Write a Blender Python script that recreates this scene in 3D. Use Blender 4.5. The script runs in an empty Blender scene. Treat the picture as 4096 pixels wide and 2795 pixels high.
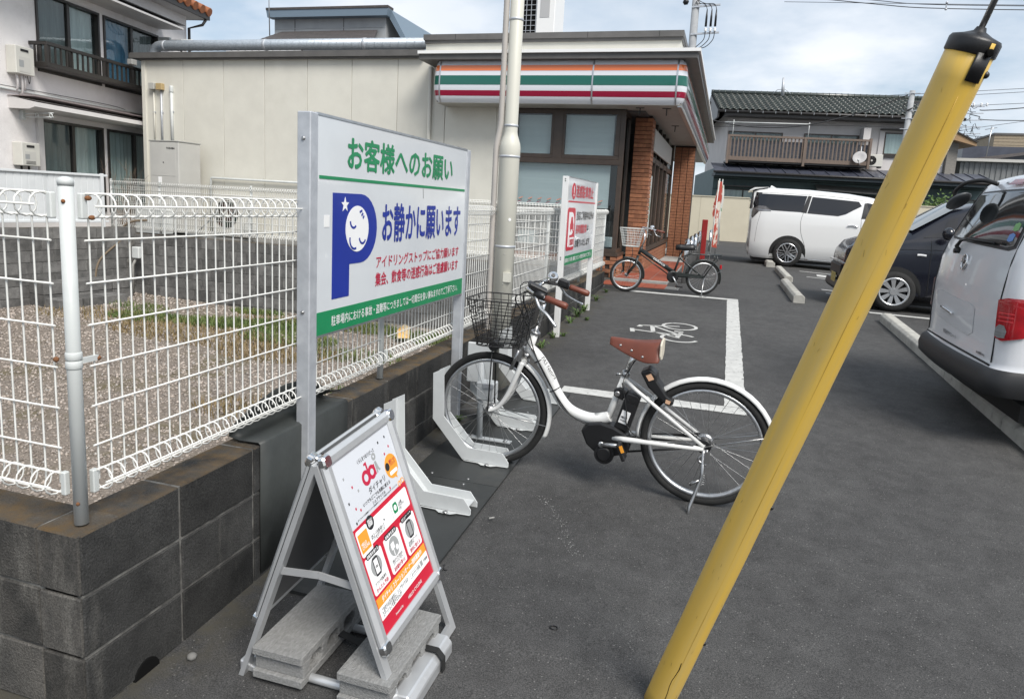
import bpy, bmesh, math, random
import numpy as np
from mathutils import Vector, Matrix

random.seed(7)
RNG = np.random.default_rng(11)
SC = bpy.context.scene
COL = SC.collection
R_ = math.radians
PI = math.pi

# ------------------------------------------------------------------ camera, sky, sun, exposure
cam_data = bpy.data.cameras.new('camera')
cam = bpy.data.objects.new('camera', cam_data)
COL.objects.link(cam)
SC.camera = cam
cam_data.sensor_fit = 'HORIZONTAL'
cam_data.sensor_width = 36.0
cam_data.lens = 2790.0 / 4096.0 * 36.0
cam_data.shift_y = -138.5 / 4096.0
cam_data.clip_start = 0.05
cam_data.clip_end = 2000.0
_fwd = Vector((-0.281, 0.947, -0.159)).normalized()
_right = Vector((0.955, 0.292, 0.053))
_right = (_right - _fwd * _right.dot(_fwd)).normalized()
_up = _right.cross(_fwd)
cam.matrix_world = Matrix(((_right.x, _up.x, -_fwd.x, 0), (_right.y, _up.y, -_fwd.y, 0),
                           (_right.z, _up.z, -_fwd.z, 1.55), (0, 0, 0, 1)))

SUN_EL, SUN_AZ = R_(48), R_(132)       # azimuth clockwise from +Y
world = bpy.data.worlds.new('World')
SC.world = world
world.use_nodes = True
nt = world.node_tree
nt.nodes.clear()
def wn(t, **kw):
    n = nt.nodes.new(t)
    for k, v in kw.items(): setattr(n, k, v)
    return n
w_out = wn('ShaderNodeOutputWorld'); w_bg = wn('ShaderNodeBackground')
w_sky = wn('ShaderNodeTexSky', sky_type='NISHITA', sun_disc=False)
w_sky.sun_elevation = SUN_EL; w_sky.sun_rotation = SUN_AZ
w_sky.air_density = 1.0; w_sky.dust_density = 1.6; w_sky.ozone_density = 1.0
w_tc = wn('ShaderNodeTexCoord'); w_sep = wn('ShaderNodeSeparateXYZ')
nt.links.new(w_tc.outputs['Generated'], w_sep.inputs[0])
w_mx = wn('ShaderNodeMath', operation='MAXIMUM'); w_mx.inputs[1].default_value = 0.0
nt.links.new(w_sep.outputs['Z'], w_mx.inputs[0])
w_ad = wn('ShaderNodeMath', operation='ADD'); w_ad.inputs[1].default_value = 0.22
nt.links.new(w_mx.outputs[0], w_ad.inputs[0])
w_dx = wn('ShaderNodeMath', operation='DIVIDE'); w_dy = wn('ShaderNodeMath', operation='DIVIDE')
nt.links.new(w_sep.outputs['X'], w_dx.inputs[0]); nt.links.new(w_ad.outputs[0], w_dx.inputs[1])
nt.links.new(w_sep.outputs['Y'], w_dy.inputs[0]); nt.links.new(w_ad.outputs[0], w_dy.inputs[1])
w_cb = wn('ShaderNodeCombineXYZ')
nt.links.new(w_dx.outputs[0], w_cb.inputs[0]); nt.links.new(w_dy.outputs[0], w_cb.inputs[1])
w_n1 = wn('ShaderNodeTexNoise'); w_n1.inputs['Scale'].default_value = 1.25
w_n1.inputs['Detail'].default_value = 7.0; w_n1.inputs['Roughness'].default_value = 0.55
w_n2 = wn('ShaderNodeTexNoise'); w_n2.inputs['Scale'].default_value = 0.55
w_n2.inputs['Detail'].default_value = 4.0
nt.links.new(w_cb.outputs[0], w_n1.inputs['Vector']); nt.links.new(w_cb.outputs[0], w_n2.inputs['Vector'])
w_r1 = wn('ShaderNodeValToRGB')
w_r1.color_ramp.elements[0].position = 0.38; w_r1.color_ramp.elements[0].color = (0.08, 0.08, 0.08, 1)
w_r1.color_ramp.elements[1].position = 0.60; w_r1.color_ramp.elements[1].color = (0.95, 0.95, 0.95, 1)
nt.links.new(w_n1.outputs['Fac'], w_r1.inputs['Fac'])
w_r2 = wn('ShaderNodeValToRGB')          # cloud tone: grey-blue undersides to soft white
w_r2.color_ramp.elements[0].position = 0.38; w_r2.color_ramp.elements[0].color = (5.7, 6.35, 7.15, 1)
w_r2.color_ramp.elements[1].position = 0.62; w_r2.color_ramp.elements[1].color = (8.5, 8.7, 9.1, 1)
nt.links.new(w_n2.outputs['Fac'], w_r2.inputs['Fac'])
w_mix = wn('ShaderNodeMixRGB')
nt.links.new(w_r1.outputs['Color'], w_mix.inputs['Fac'])
w_base = wn('ShaderNodeMixRGB'); w_base.inputs['Fac'].default_value = 0.55   # thin high veil over the blue
w_base.inputs[2].default_value = (4.7, 5.8, 6.9, 1)
nt.links.new(w_sky.outputs[0], w_base.inputs[1])
nt.links.new(w_base.outputs[0], w_mix.inputs[1]); nt.links.new(w_r2.outputs['Color'], w_mix.inputs[2])
nt.links.new(w_mix.outputs[0], w_bg.inputs['Color'])
w_bg.inputs['Strength'].default_value = 0.080
nt.links.new(w_bg.outputs[0], w_out.inputs['Surface'])

sun_data = bpy.data.lights.new('sun', 'SUN')
sun_data.energy = 2.6; sun_data.angle = R_(26); sun_data.color = (1.0, 0.96, 0.90)
sun = bpy.data.objects.new('sun', sun_data)
COL.objects.link(sun)
_sd = Vector((math.sin(SUN_AZ) * math.cos(SUN_EL), math.cos(SUN_AZ) * math.cos(SUN_EL), math.sin(SUN_EL)))
sun.rotation_euler = (-_sd).to_track_quat('-Z', 'Y').to_euler()

SC.view_settings.view_transform = 'Standard'
SC.view_settings.look = 'None'
SC.view_settings.exposure = 0.70
SC.view_settings.gamma = 1.0
SC.view_settings.use_curve_mapping = False
SC.render.engine = 'CYCLES'
SC.cycles.max_bounces = 8
SC.cycles.transparent_max_bounces = 12
SC.cycles.use_denoising = True

# ------------------------------------------------------------------ materials
MATS = {}
def M(name, col, col2=None, sc=6.0, rough=0.6, metal=0.0, bump=0.0, bsc=60.0, rnd=0.0, coat=0.0,
      dirt=None, dsc=3.0, dlo=0.55, dhi=0.75, stretch=None, spec=0.5, lo=0.35, hi=0.65, world_co=False):
    m = bpy.data.materials.new(name); m.use_nodes = True
    n = m.node_tree; L = n.links
    b = n.nodes['Principled BSDF']
    b.inputs['Roughness'].default_value = rough
    b.inputs['Metallic'].default_value = metal
    b.inputs['Coat Weight'].default_value = coat
    b.inputs['Coat Roughness'].default_value = 0.05
    b.inputs['Specular IOR Level'].default_value = spec
    c = (*col, 1)
    out = None
    tc = n.nodes.new('ShaderNodeTexCoord')
    src = tc.outputs['Object']
    if world_co:
        g = n.nodes.new('ShaderNodeNewGeometry'); src = g.outputs['Position']
    oi = n.nodes.new('ShaderNodeObjectInfo')
    ad = n.nodes.new('ShaderNodeVectorMath'); ad.operation = 'ADD'
    mu = n.nodes.new('ShaderNodeMath'); mu.operation = 'MULTIPLY'; mu.inputs[1].default_value = 37.0
    L.new(oi.outputs['Random'], mu.inputs[0]); L.new(src, ad.inputs[0])
    if not world_co: L.new(mu.outputs[0], ad.inputs[1])
    vec = ad.outputs[0]
    if stretch:
        mp = n.nodes.new('ShaderNodeVectorMath'); mp.operation = 'MULTIPLY'; mp.inputs[1].default_value = stretch
        L.new(vec, mp.inputs[0]); vec = mp.outputs[0]
    def noise(s, d=4.0, r=0.6):
        t = n.nodes.new('ShaderNodeTexNoise'); t.inputs['Scale'].default_value = s
        t.inputs['Detail'].default_value = d; t.inputs['Roughness'].default_value = r
        L.new(vec, t.inputs['Vector']); return t.outputs['Fac']
    def rng(f, a, z):
        t = n.nodes.new('ShaderNodeMapRange'); t.inputs['From Min'].default_value = a; t.inputs['From Max'].default_value = z
        L.new(f, t.inputs['Value']); return t.outputs['Result']
    def mix(f, a, z, mode='MIX'):
        t = n.nodes.new('ShaderNodeMixRGB'); t.blend_type = mode
        for k, v in ((0, f), (1, a), (2, z)):
            if isinstance(v, tuple): t.inputs[k].default_value = v
            elif isinstance(v, float): t.inputs[k].default_value = v
            else: L.new(v, t.inputs[k])
        return t.outputs[0]
    if col2 is not None:
        out = mix(rng(noise(sc), lo, hi), c, (*col2, 1))
    if dirt is not None:
        out = mix(rng(noise(dsc, 6.0, 0.65), dlo, dhi), out if out is not None else c, (*dirt, 1))
    if rnd > 0:
        v = rng(oi.outputs['Random'], 0.0, 1.0)
        t = n.nodes.new('ShaderNodeMapRange'); t.inputs['To Min'].default_value = 1 - rnd; t.inputs['To Max'].default_value = 1 + rnd
        L.new(oi.outputs['Random'], t.inputs['Value'])
        hs = n.nodes.new('ShaderNodeHueSaturation'); L.new(t.outputs['Result'], hs.inputs['Value'])
        if out is None: hs.inputs['Color'].default_value = c
        else: L.new(out, hs.inputs['Color'])
        out = hs.outputs[0]
    if out is None: b.inputs['Base Color'].default_value = c
    else: L.new(out, b.inputs['Base Color'])
    if bump > 0:
        bp = n.nodes.new('ShaderNodeBump'); bp.inputs['Strength'].default_value = bump; bp.inputs['Distance'].default_value = 0.01
        L.new(noise(bsc, 5.0, 0.6), bp.inputs['Height']); L.new(bp.outputs[0], b.inputs['Normal'])
    MATS[name] = m
    return m

def glass(name, tint=(0.6, 0.65, 0.65), rough=0.0, base=0.06):
    m = bpy.data.materials.new(name); m.use_nodes = True
    n = m.node_tree; L = n.links; n.nodes.clear()
    o = n.nodes.new('ShaderNodeOutputMaterial'); mx = n.nodes.new('ShaderNodeMixShader')
    tr = n.nodes.new('ShaderNodeBsdfTransparent'); gl = n.nodes.new('ShaderNodeBsdfGlossy')
    tr.inputs[0].default_value = (*tint, 1); gl.inputs['Roughness'].default_value = rough
    lw = n.nodes.new('ShaderNodeLayerWeight'); pw = n.nodes.new('ShaderNodeMath'); pw.operation = 'POWER'; pw.inputs[1].default_value = 4.0; L.new(lw.outputs['Facing'], pw.inputs[0])
    ma = n.nodes.new('ShaderNodeMath'); ma.operation = 'MULTIPLY_ADD'; ma.inputs[1].default_value = 0.8; ma.inputs[2].default_value = base
    L.new(pw.outputs[0], ma.inputs[0]); L.new(ma.outputs[0], mx.inputs[0])
    L.new(tr.outputs[0], mx.inputs[1]); L.new(gl.outputs[0], mx.inputs[2]); L.new(mx.outputs[0], o.inputs[0])
    MATS[name] = m
    return m

# ------------------------------------------------------------------ mesh helper
def v3(a): return Vector(a)
class MB:
    def __init__(s): s.v = []; s.f = []; s.sm = []
    def add(s, vs, fs, smooth=False):
        o = len(s.v); s.v += [tuple(p) for p in vs]
        s.f += [tuple(i + o for i in f) for f in fs]; s.sm += [smooth] * len(fs); return s
    def box(s, x0, x1, y0, y1, z0, z1, R=None, c=None):
        vs = [(x, y, z) for x in (x0, x1) for y in (y0, y1) for z in (z0, z1)]
        if R is not None: vs = [R @ Vector(p) + Vector(c or (0, 0, 0)) for p in vs]
        elif c is not None: vs = [Vector(p) + Vector(c) for p in vs]
        return s.add(vs, [(0, 1, 3, 2), (4, 6, 7, 5), (0, 4, 5, 1), (2, 3, 7, 6), (0, 2, 6, 4), (1, 5, 7, 3)])
    def bar(s, p0, p1, w, h, up=(0, 0, 1)):
        """rectangular bar from p0 to p1, w across, h along up"""
        p0, p1 = v3(p0), v3(p1); d = (p1 - p0).normalized(); u = v3(up); u = (u - d * u.dot(d)).normalized(); q = d.cross(u)
        vs = [p + q * a * w / 2 + u * b * h / 2 for p in (p0, p1) for a, b in ((-1, -1), (1, -1), (1, 1), (-1, 1))]
        return s.add(vs, [(3, 2, 1, 0), (4, 5, 6, 7), (0, 1, 5, 4), (1, 2, 6, 5), (2, 3, 7, 6), (3, 0, 4, 7)])
    def tube(s, pts, r, n=8, closed=False, cap=True, smooth=True, flat=1.0):
        pts = [v3(p) for p in pts]; k = len(pts)
        rs = r if isinstance(r, (list, tuple)) else [r] * k
        tg = []
        for i in range(k):
            a = pts[(i - 1) % k] if (closed or i > 0) else pts[i]
            b = pts[(i + 1) % k] if (closed or i < k - 1) else pts[i]
            t = (b - a); tg.append(t.normalized() if t.length > 1e-9 else Vector((0, 0, 1)))
        ref = Vector((0, 0, 1)) if abs(tg[0].z) < 0.9 else Vector((1, 0, 0))
        u = (ref - tg[0] * ref.dot(tg[0])).normalized()
        vs = []
        for i in range(k):
            if i > 0:
                u = (u - tg[i] * u.dot(tg[i]))
                u = u.normalized() if u.length > 1e-6 else tg[i].orthogonal().normalized()
            w = tg[i].cross(u)
            for j in range(n):
                a = 2 * PI * j / n
                vs.append(pts[i] + u * math.cos(a) * rs[i] + w * math.sin(a) * rs[i] * flat)
        fs = []
        for i in range(k if closed else k - 1):
            i2 = (i + 1) % k
            for j in range(n):
                j2 = (j + 1) % n
                fs.append((i * n + j, i * n + j2, i2 * n + j2, i2 * n + j))
        s.add(vs, fs, smooth)
        if cap and not closed:
            o = len(s.v) - len(vs)
            s.f.append(tuple(o + j for j in reversed(range(n)))); s.sm.append(False)
            s.f.append(tuple(o + (k - 1) * n + j for j in range(n))); s.sm.append(False)
        return s
    def cyl(s, p0, p1, r0, r1=None, n=12, smooth=True, cap=True):
        return s.tube([p0, p1], [r0, r0 if r1 is None else r1], n=n, smooth=smooth, cap=cap)
    def lathe(s, prof, n=16, o=(0, 0, 0), ax=(0, 0, 1), smooth=True, closed=False):
        """prof: list of (r, h) along axis"""
        a = v3(ax).normalized(); u = a.orthogonal().normalized(); w = a.cross(u); o = v3(o)
        k = len(prof)
        vs = [o + a * h + (u * math.cos(2 * PI * j / n) + w * math.sin(2 * PI * j / n)) * r for r, h in prof for j in range(n)]
        fs = [(i * n + j, i * n + (j + 1) % n, ((i + 1) % k) * n + (j + 1) % n, ((i + 1) % k) * n + j)
              for i in range(k if closed else k - 1) for j in range(n)]
        s.add(vs, fs, smooth)
        if not closed:
            b = len(s.v) - len(vs)
            s.f.append(tuple(b + j for j in reversed(range(n)))); s.sm.append(False)
            s.f.append(tuple(b + (k - 1) * n + j for j in range(n))); s.sm.append(False)
        return s
    def prism(s, poly, fr, h0, h1, smooth=False):
        """poly in 2-D; fr(u, v, w) -> point; extruded from w=h0 to h1"""
        k = len(poly)
        vs = [fr(u, v, h0) for u, v in poly] + [fr(u, v, h1) for u, v in poly]
        fs = [tuple(reversed(range(k))), tuple(range(k, 2 * k))] + [(i, (i + 1) % k, k + (i + 1) % k, k + i) for i in range(k)]
        return s.add(vs, fs, smooth)
    def ring(s, outer, inner, fr, h0, h1):
        """flat frame between two outlines of the same number of points"""
        k = len(outer)
        vs = [fr(u, v, h) for h in (h0, h1) for p in (outer, inner) for u, v in p]
        fs = []
        for i in range(k):
            j = (i + 1) % k
            fs += [(i, k + i, k + j, j), (2 * k + i, 2 * k + j, 3 * k + j, 3 * k + i), (i, j, 2 * k + j, 2 * k + i), (k + i, 3 * k + i, 3 * k + j, k + j)]
        return s.add(vs, fs)
    def ball(s, c, r, n=10, m=6, sx=1, sy=1, sz=1):
        prof = [(max(1e-4, math.sin(PI * i / m)) * r, -math.cos(PI * i / m) * r) for i in range(m + 1)]
        o = len(s.v); s.lathe(prof, n)
        for i in range(o, len(s.v)):
            p = s.v[i]; s.v[i] = (p[0] * sx + c[0], p[1] * sy + c[1], p[2] * sz + c[2])
        return s
    def mesh(s, name, mat, org=(0, 0, 0), bevel=0.0, seg=1, fixn=True):
        me = bpy.data.meshes.new(name)
        me.from_pydata([(p[0] - org[0], p[1] - org[1], p[2] - org[2]) for p in s.v], [], s.f)
        me.polygons.foreach_set('use_smooth', s.sm)
        if fixn or bevel:
            bm = bmesh.new(); bm.from_mesh(me)
            if fixn: bmesh.ops.recalc_face_normals(bm, faces=bm.faces[:])
            if bevel:
                bmesh.ops.remove_doubles(bm, verts=bm.verts[:], dist=1e-5)
                es = [e for e in bm.edges if len(e.link_faces) == 2 and e.calc_face_angle(0) > 0.5]
                bmesh.ops.bevel(bm, geom=es, offset=bevel, segments=seg, affect='EDGES', profile=0.5)
            bm.to_mesh(me); bm.free()
        me.materials.append(mat)
        return me
    def build(s, name, mat, parent=None, bevel=0.0, seg=1, fixn=True):
        org = ORG.get(parent.name, (0, 0, 0)) if parent else (0, 0, 0)
        o = bpy.data.objects.new(name, s.mesh(name, mat, org, bevel, seg, fixn))
        COL.objects.link(o)
        if parent: o.parent = parent; ORG[o.name] = org
        return o
ORG = {}

def tag(o, label=None, cat=None, group=None, kind=None):
    if label: o['label'] = label
    if cat: o['category'] = cat
    if group: o['group'] = group
    if kind: o['kind'] = kind
    return o
def thing(name, label, cat, loc=(0, 0, 0), rotz=None, group=None, local=False):
    """an Empty at the base of a thing; parts are written in world coordinates, or in its own when local"""
    o = bpy.data.objects.new(name, None); COL.objects.link(o)
    o.empty_display_size = 0.2
    o.location = loc
    if rotz is not None: o.rotation_euler = rotz if isinstance(rotz, tuple) else (0, 0, rotz)
    ORG[o.name] = (0, 0, 0) if local else tuple(loc)
    return tag(o, label, cat, group)
def put(me, name, parent, loc, rot=None, scale=None):
    """one more piece that shares the mesh me; loc in the coordinates the parent's parts are written in"""
    o = bpy.data.objects.new(name, me); COL.objects.link(o)
    org = ORG.get(parent.name, (0, 0, 0)) if parent else (0, 0, 0)
    if parent: o.parent = parent
    o.location = (loc[0] - org[0], loc[1] - org[1], loc[2] - org[2])
    if rot is not None: o.rotation_euler = rot
    if scale is not None: o.scale = scale
    return o
def stuff(o): o['kind'] = 'stuff'; return o

def text(body, mat, parent, o, xd, yd, w, h, name='lettering', bold=0.0, lift=0.0015, shear=0.0, center=False):
    """lettering fitted into a w x h box whose lower left corner is o; xd, yd unit directions"""
    cu = bpy.data.curves.new('txt', 'FONT'); cu.body = body; cu.resolution_u = 2
    cu.shear = shear; cu.space_line = 0.85
    if center: cu.align_x = 'CENTER'
    to = bpy.data.objects.new('txt', cu); COL.objects.link(to)
    dg = bpy.context.evaluated_depsgraph_get()
    me = bpy.data.meshes.new_from_object(to.evaluated_get(dg))
    bpy.data.objects.remove(to); bpy.data.curves.remove(cu)
    n = len(me.vertices)
    if n == 0: return None
    co = np.empty(n * 3); me.vertices.foreach_get('co', co); co = co.reshape(-1, 3)
    lo, hi = co.min(0), co.max(0)
    xd, yd, o = np.array(xd, float), np.array(yd, float), np.array(o, float)
    nd = np.cross(xd, yd); nd /= np.linalg.norm(nd)
    org = np.array(ORG.get(parent.name, (0, 0, 0)) if parent else (0, 0, 0))
    faces = [tuple(f.vertices) for f in me.polygons]
    bpy.data.meshes.remove(me)
    b = bold * 1.1                       # heavier weight: the same glyphs laid over each other, a hair apart
    P, F = [], []
    for k, (sx, sy) in enumerate(((0, 0),) if b <= 0 else ((-b, 0), (b, 0), (0, -b), (0, b), (-b * .7, b * .7), (b * .7, -b * .7))):
        u = (co[:, 0] + sx - lo[0] + b) / max(1e-6, hi[0] - lo[0] + 2 * b) * w
        v = (co[:, 1] + sy - lo[1] + b) / max(1e-6, hi[1] - lo[1] + 2 * b) * h
        P.append(o + u[:, None] * xd + v[:, None] * yd + nd * (lift + k * 0.00003) - org)
        F += [tuple(i + k * n for i in f) for f in faces]
    me = bpy.data.meshes.new(name); me.from_pydata(np.concatenate(P).tolist(), [], F); me.update()
    me.materials.append(mat)
    ob = bpy.data.objects.new(name, me); COL.objects.link(ob)
    if parent: ob.parent = parent
    return ob

def arc(c, r, a0, a1, n): return [(c[0] + r * math.cos(a0 + (a1 - a0) * i / n), c[1] + r * math.sin(a0 + (a1 - a0) * i / n)) for i in range(n + 1)]
def rrect(x0, x1, y0, y1, r, n=4):
    return (arc((x1 - r, y0 + r), r, -PI / 2, 0, n) + arc((x1 - r, y1 - r), r, 0, PI / 2, n)
            + arc((x0 + r, y1 - r), r, PI / 2, PI, n) + arc((x0 + r, y0 + r), r, PI, 1.5 * PI, n))
def smooth_path(pts, k=6):
    """Catmull-Rom through pts"""
    P = [v3(p) for p in pts]; out = []
    for i in range(len(P) - 1):
        p0, p1, p2, p3 = P[max(0, i - 1)], P[i], P[i + 1], P[min(len(P) - 1, i + 2)]
        for j in range(k):
            t = j / k
            out.append(0.5 * ((2 * p1) + (p2 - p0) * t + (2 * p0 - 5 * p1 + 4 * p2 - p3) * t * t + (3 * p1 - p0 - 3 * p2 + p3) * t ** 3))
    out.append(P[-1]); return out

def sst(a, b, x):
    t = min(1.0, max(0.0, (x - a) / (b - a))); return t * t * (3 - 2 * t)
def gz(x, y):
    z = 0.036 * (min(max(y, 1.6), 10.8) - 1.6)
    return z - 0.035 * min(4.0, max(0.0, x - 1.3)) * sst(8.5, 12.5, y)
def wallx(y): return -1.636 - 0.0108 * (y - 1.4)

# ------------------------------------------------------------------ the materials of the place
def asphalt():
    m = bpy.data.materials.new('asphalt'); m.use_nodes = True
    n = m.node_tree; L = n.links; b = n.nodes['Principled BSDF']
    g = n.nodes.new('ShaderNodeNewGeometry')
    def noise(s, d, r=0.6):
        t = n.nodes.new('ShaderNodeTexNoise'); t.inputs['Scale'].default_value = s; t.inputs['Detail'].default_value = d
        t.inputs['Roughness'].default_value = r; L.new(g.outputs['Position'], t.inputs['Vector']); return t.outputs['Fac']
    def ramp(f, stops):
        t = n.nodes.new('ShaderNodeValToRGB'); e = t.color_ramp.elements
        while len(e) < len(stops): e.new(0.5)
        for i, (p, c) in enumerate(stops): e[i].position = p; e[i].color = (c[0], c[1], c[2], 1)
        L.new(f, t.inputs['Fac']); return t.outputs['Color']
    def mix(mode, f, a, z):
        t = n.nodes.new('ShaderNodeMixRGB'); t.blend_type = mode
        if isinstance(f, float): t.inputs[0].default_value = f
        else: L.new(f, t.inputs[0])
        L.new(a, t.inputs[1]); L.new(z, t.inputs[2]); return t.outputs[0]
    big = ramp(noise(0.7, 5), [(0.28, (0.044, 0.0435, 0.0435)), (0.5, (0.058, 0.0575, 0.057)), (0.72, (0.071, 0.0705, 0.069))])
    med = ramp(noise(9.0, 6, 0.7), [(0.3, (0.72, 0.72, 0.72)), (0.7, (1.2, 1.2, 1.2))])
    base = mix('MULTIPLY', 1.0, big, med)
    fine = ramp(noise(230.0, 3, 0.7), [(0.36, (0.45, 0.45, 0.45)), (0.5, (1.0, 1.0, 1.0)), (0.64, (1.75, 1.72, 1.7))])
    base = mix('MULTIPLY', 1.0, base, fine)
    vo = n.nodes.new('ShaderNodeTexVoronoi'); vo.inputs['Scale'].default_value = 95.0
    L.new(g.outputs['Position'], vo.inputs['Vector'])
    chip = ramp(vo.outputs['Distance'], [(0.0, (1, 1, 1)), (0.22, (1, 1, 1)), (0.27, (0, 0, 0))])
    pick = ramp(vo.outputs['Color'], [(0.78, (0, 0, 0)), (0.81, (1, 1, 1))])
    cm = mix('MULTIPLY', 1.0, chip, pick)
    cc = n.nodes.new('ShaderNodeRGB'); cc.outputs[0].default_value = (0.17, 0.167, 0.16, 1)
    base = mix('MIX', cm, base, cc.outputs[0])
    # dirt and moss gathered along the foot of the block wall
    sx = n.nodes.new('ShaderNodeSeparateXYZ'); L.new(g.outputs['Position'], sx.inputs[0])
    mr = n.nodes.new('ShaderNodeMapRange'); mr.inputs['From Min'].default_value = -1.38; mr.inputs['From Max'].default_value = -1.62
    L.new(sx.outputs['X'], mr.inputs['Value'])
    dm = mix('MULTIPLY', 1.0, ramp(mr.outputs['Result'], [(0.0, (0, 0, 0)), (1.0, (1, 1, 1))]), ramp(noise(6.0, 6, 0.7), [(0.42, (0, 0, 0)), (0.62, (1, 1, 1))]))
    dc_ = n.nodes.new('ShaderNodeRGB'); dc_.outputs[0].default_value = (0.062, 0.057, 0.044, 1)
    base = mix('MIX', dm, base, dc_.outputs[0])
    # darker oil-stained patches of their own shape
    st = ramp(noise(0.9, 3, 0.5), [(0.60, (1, 1, 1)), (0.72, (0.74, 0.74, 0.74))]); base = mix('MULTIPLY', 1.0, base, st)
    L.new(base, b.inputs['Base Color'])
    b.inputs['Roughness'].default_value = 0.82; b.inputs['Specular IOR Level'].default_value = 0.35
    bp = n.nodes.new('ShaderNodeBump'); bp.inputs['Strength'].default_value = 0.7; bp.inputs['Distance'].default_value = 0.004
    L.new(noise(190.0, 4, 0.7), bp.inputs['Height']); L.new(bp.outputs[0], b.inputs['Normal'])
    return m

def block_mat(name, c1, c2, moss=True, light=(0.22, 0.21, 0.19), lk=0.35):
    """weathered concrete block: dark staining, pale streaks, moss where a face looks up"""
    m = M(name, c1, c2, sc=7, rough=0.92, bump=0.6, bsc=150, rnd=0.27, lo=0.3, hi=0.7, spec=0.2)
    n = m.node_tree; L = n.links; b = n.nodes['Principled BSDF']
    cur = b.inputs['Base Color'].links[0].from_socket
    g = n.nodes.new('ShaderNodeNewGeometry')
    def noise(s, d=5.0, st=None):
        t = n.nodes.new('ShaderNodeTexNoise'); t.inputs['Scale'].default_value = s; t.inputs['Detail'].default_value = d
        t.inputs['Roughness'].default_value = 0.65
        if st:
            q = n.nodes.new('ShaderNodeVectorMath'); q.operation = 'MULTIPLY'; q.inputs[1].default_value = st
            L.new(g.outputs['Position'], q.inputs[0]); L.new(q.outputs[0], t.inputs['Vector'])
        else: L.new(g.outputs['Position'], t.inputs['Vector'])
        return t.outputs['Fac']
    def rng(f, a, z, o=1.0):
        t = n.nodes.new('ShaderNodeMapRange'); t.inputs['From Min'].default_value = a; t.inputs['From Max'].default_value = z
        t.inputs['To Max'].default_value = o; L.new(f, t.inputs['Value']); return t.outputs['Result']
    def mixc(f, a, c):
        t = n.nodes.new('ShaderNodeMixRGB'); L.new(f, t.inputs[0]); L.new(a, t.inputs[1])
        if isinstance(c, tuple): t.inputs[2].default_value = (*c, 1)
        else: L.new(c, t.inputs[2])
        return t.outputs[0]
    cur = mixc(rng(noise(3.2, 6, (3, 3, 0.7)), 0.56, 0.78, lk), cur, light)
    fine = n.nodes.new('ShaderNodeMixRGB'); fine.blend_type = 'MULTIPLY'; fine.inputs[0].default_value = 1.0
    rr = n.nodes.new('ShaderNodeMapRange'); rr.inputs['From Min'].default_value = 0.3; rr.inputs['From Max'].default_value = 0.7
    rr.inputs['To Min'].default_value = 0.55; rr.inputs['To Max'].default_value = 1.5
    L.new(noise(210.0, 3), rr.inputs['Value']); L.new(cur, fine.inputs[1]); L.new(rr.outputs['Result'], fine.inputs[2]); cur = fine.outputs[0]
    if moss:
        sp = n.nodes.new('ShaderNodeSeparateXYZ'); L.new(g.outputs['Normal'], sp.inputs[0])
        mm = n.nodes.new('ShaderNodeMath'); mm.operation = 'MULTIPLY'
        
        sq = n.nodes.new('ShaderNodeSeparateXYZ'); L.new(g.outputs['Position'], sq.inputs[0])
        m0 = n.nodes.new('ShaderNodeMath'); m0.operation = 'MULTIPLY'
        L.new(rng(sp.outputs['Z'], 0.3, 0.8), m0.inputs[0]); L.new(rng(sq.outputs['Z'], 0.545, 0.560), m0.inputs[1]); L.new(m0.outputs[0], mm.inputs[0]); L.new(rng(noise(4.5), 0.36, 0.56), mm.inputs[1])
        rm = n.nodes.new('ShaderNodeValToRGB'); e = rm.color_ramp.elements
        e[0].position = 0.35; e[0].color = (0.075, 0.065, 0.053, 1); e[1].position = 0.72; e[1].color = (0.125, 0.078, 0.032, 1)
        L.new(noise(14.0), rm.inputs['Fac'])
        cur = mixc(mm.outputs[0], cur, rm.outputs['Color'])
    L.new(cur, b.inputs['Base Color'])
    return m

ASPH = asphalt()
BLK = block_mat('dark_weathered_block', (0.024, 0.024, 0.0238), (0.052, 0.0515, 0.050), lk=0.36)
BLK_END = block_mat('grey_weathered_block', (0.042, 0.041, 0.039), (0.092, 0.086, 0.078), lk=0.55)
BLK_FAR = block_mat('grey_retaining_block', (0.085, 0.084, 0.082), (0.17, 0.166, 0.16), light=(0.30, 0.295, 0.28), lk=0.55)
MORTAR = M('mortar', (0.20, 0.195, 0.18), (0.05, 0.048, 0.046), sc=14, rough=0.95, bump=0.4, bsc=120, world_co=True)
CINDER = M('raw_cinder_block', (0.33, 0.33, 0.325), (0.22, 0.22, 0.215), sc=130, rough=0.95, bump=0.9, bsc=260, stretch=(1, 0.35, 1), lo=0.3, hi=0.7)
WHITE_WIRE = M('white_coated_wire', (0.74, 0.74, 0.71), (0.64, 0.64, 0.61), sc=9, rough=0.45, dirt=(0.48, 0.45, 0.39), dsc=6, dlo=0.62, dhi=0.82)
WHITE_POST = M('white_post_paint', (0.58, 0.60, 0.59), (0.50, 0.52, 0.51), sc=4, rough=0.4, dirt=(0.33, 0.30, 0.25), dsc=14, dlo=0.68, dhi=0.80)
RUST = M('rust', (0.25, 0.10, 0.035), (0.12, 0.06, 0.03), sc=60, rough=0.9, bump=0.4, bsc=200)
GALV = M('galvanised_steel', (0.54, 0.56, 0.59), (0.44, 0.46, 0.49), sc=14, rough=0.45, metal=0.4, bump=0.05, bsc=30)
ALU = M('brushed_aluminium', (0.58, 0.59, 0.60), (0.50, 0.51, 0.52), sc=30, rough=0.35, metal=0.9, stretch=(1, 1, 0.1))
CHROME = M('chrome', (0.75, 0.75, 0.75), rough=0.08, metal=1.0)
STEEL = M('plain_steel', (0.42, 0.42, 0.42), rough=0.3, metal=0.95)
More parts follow.
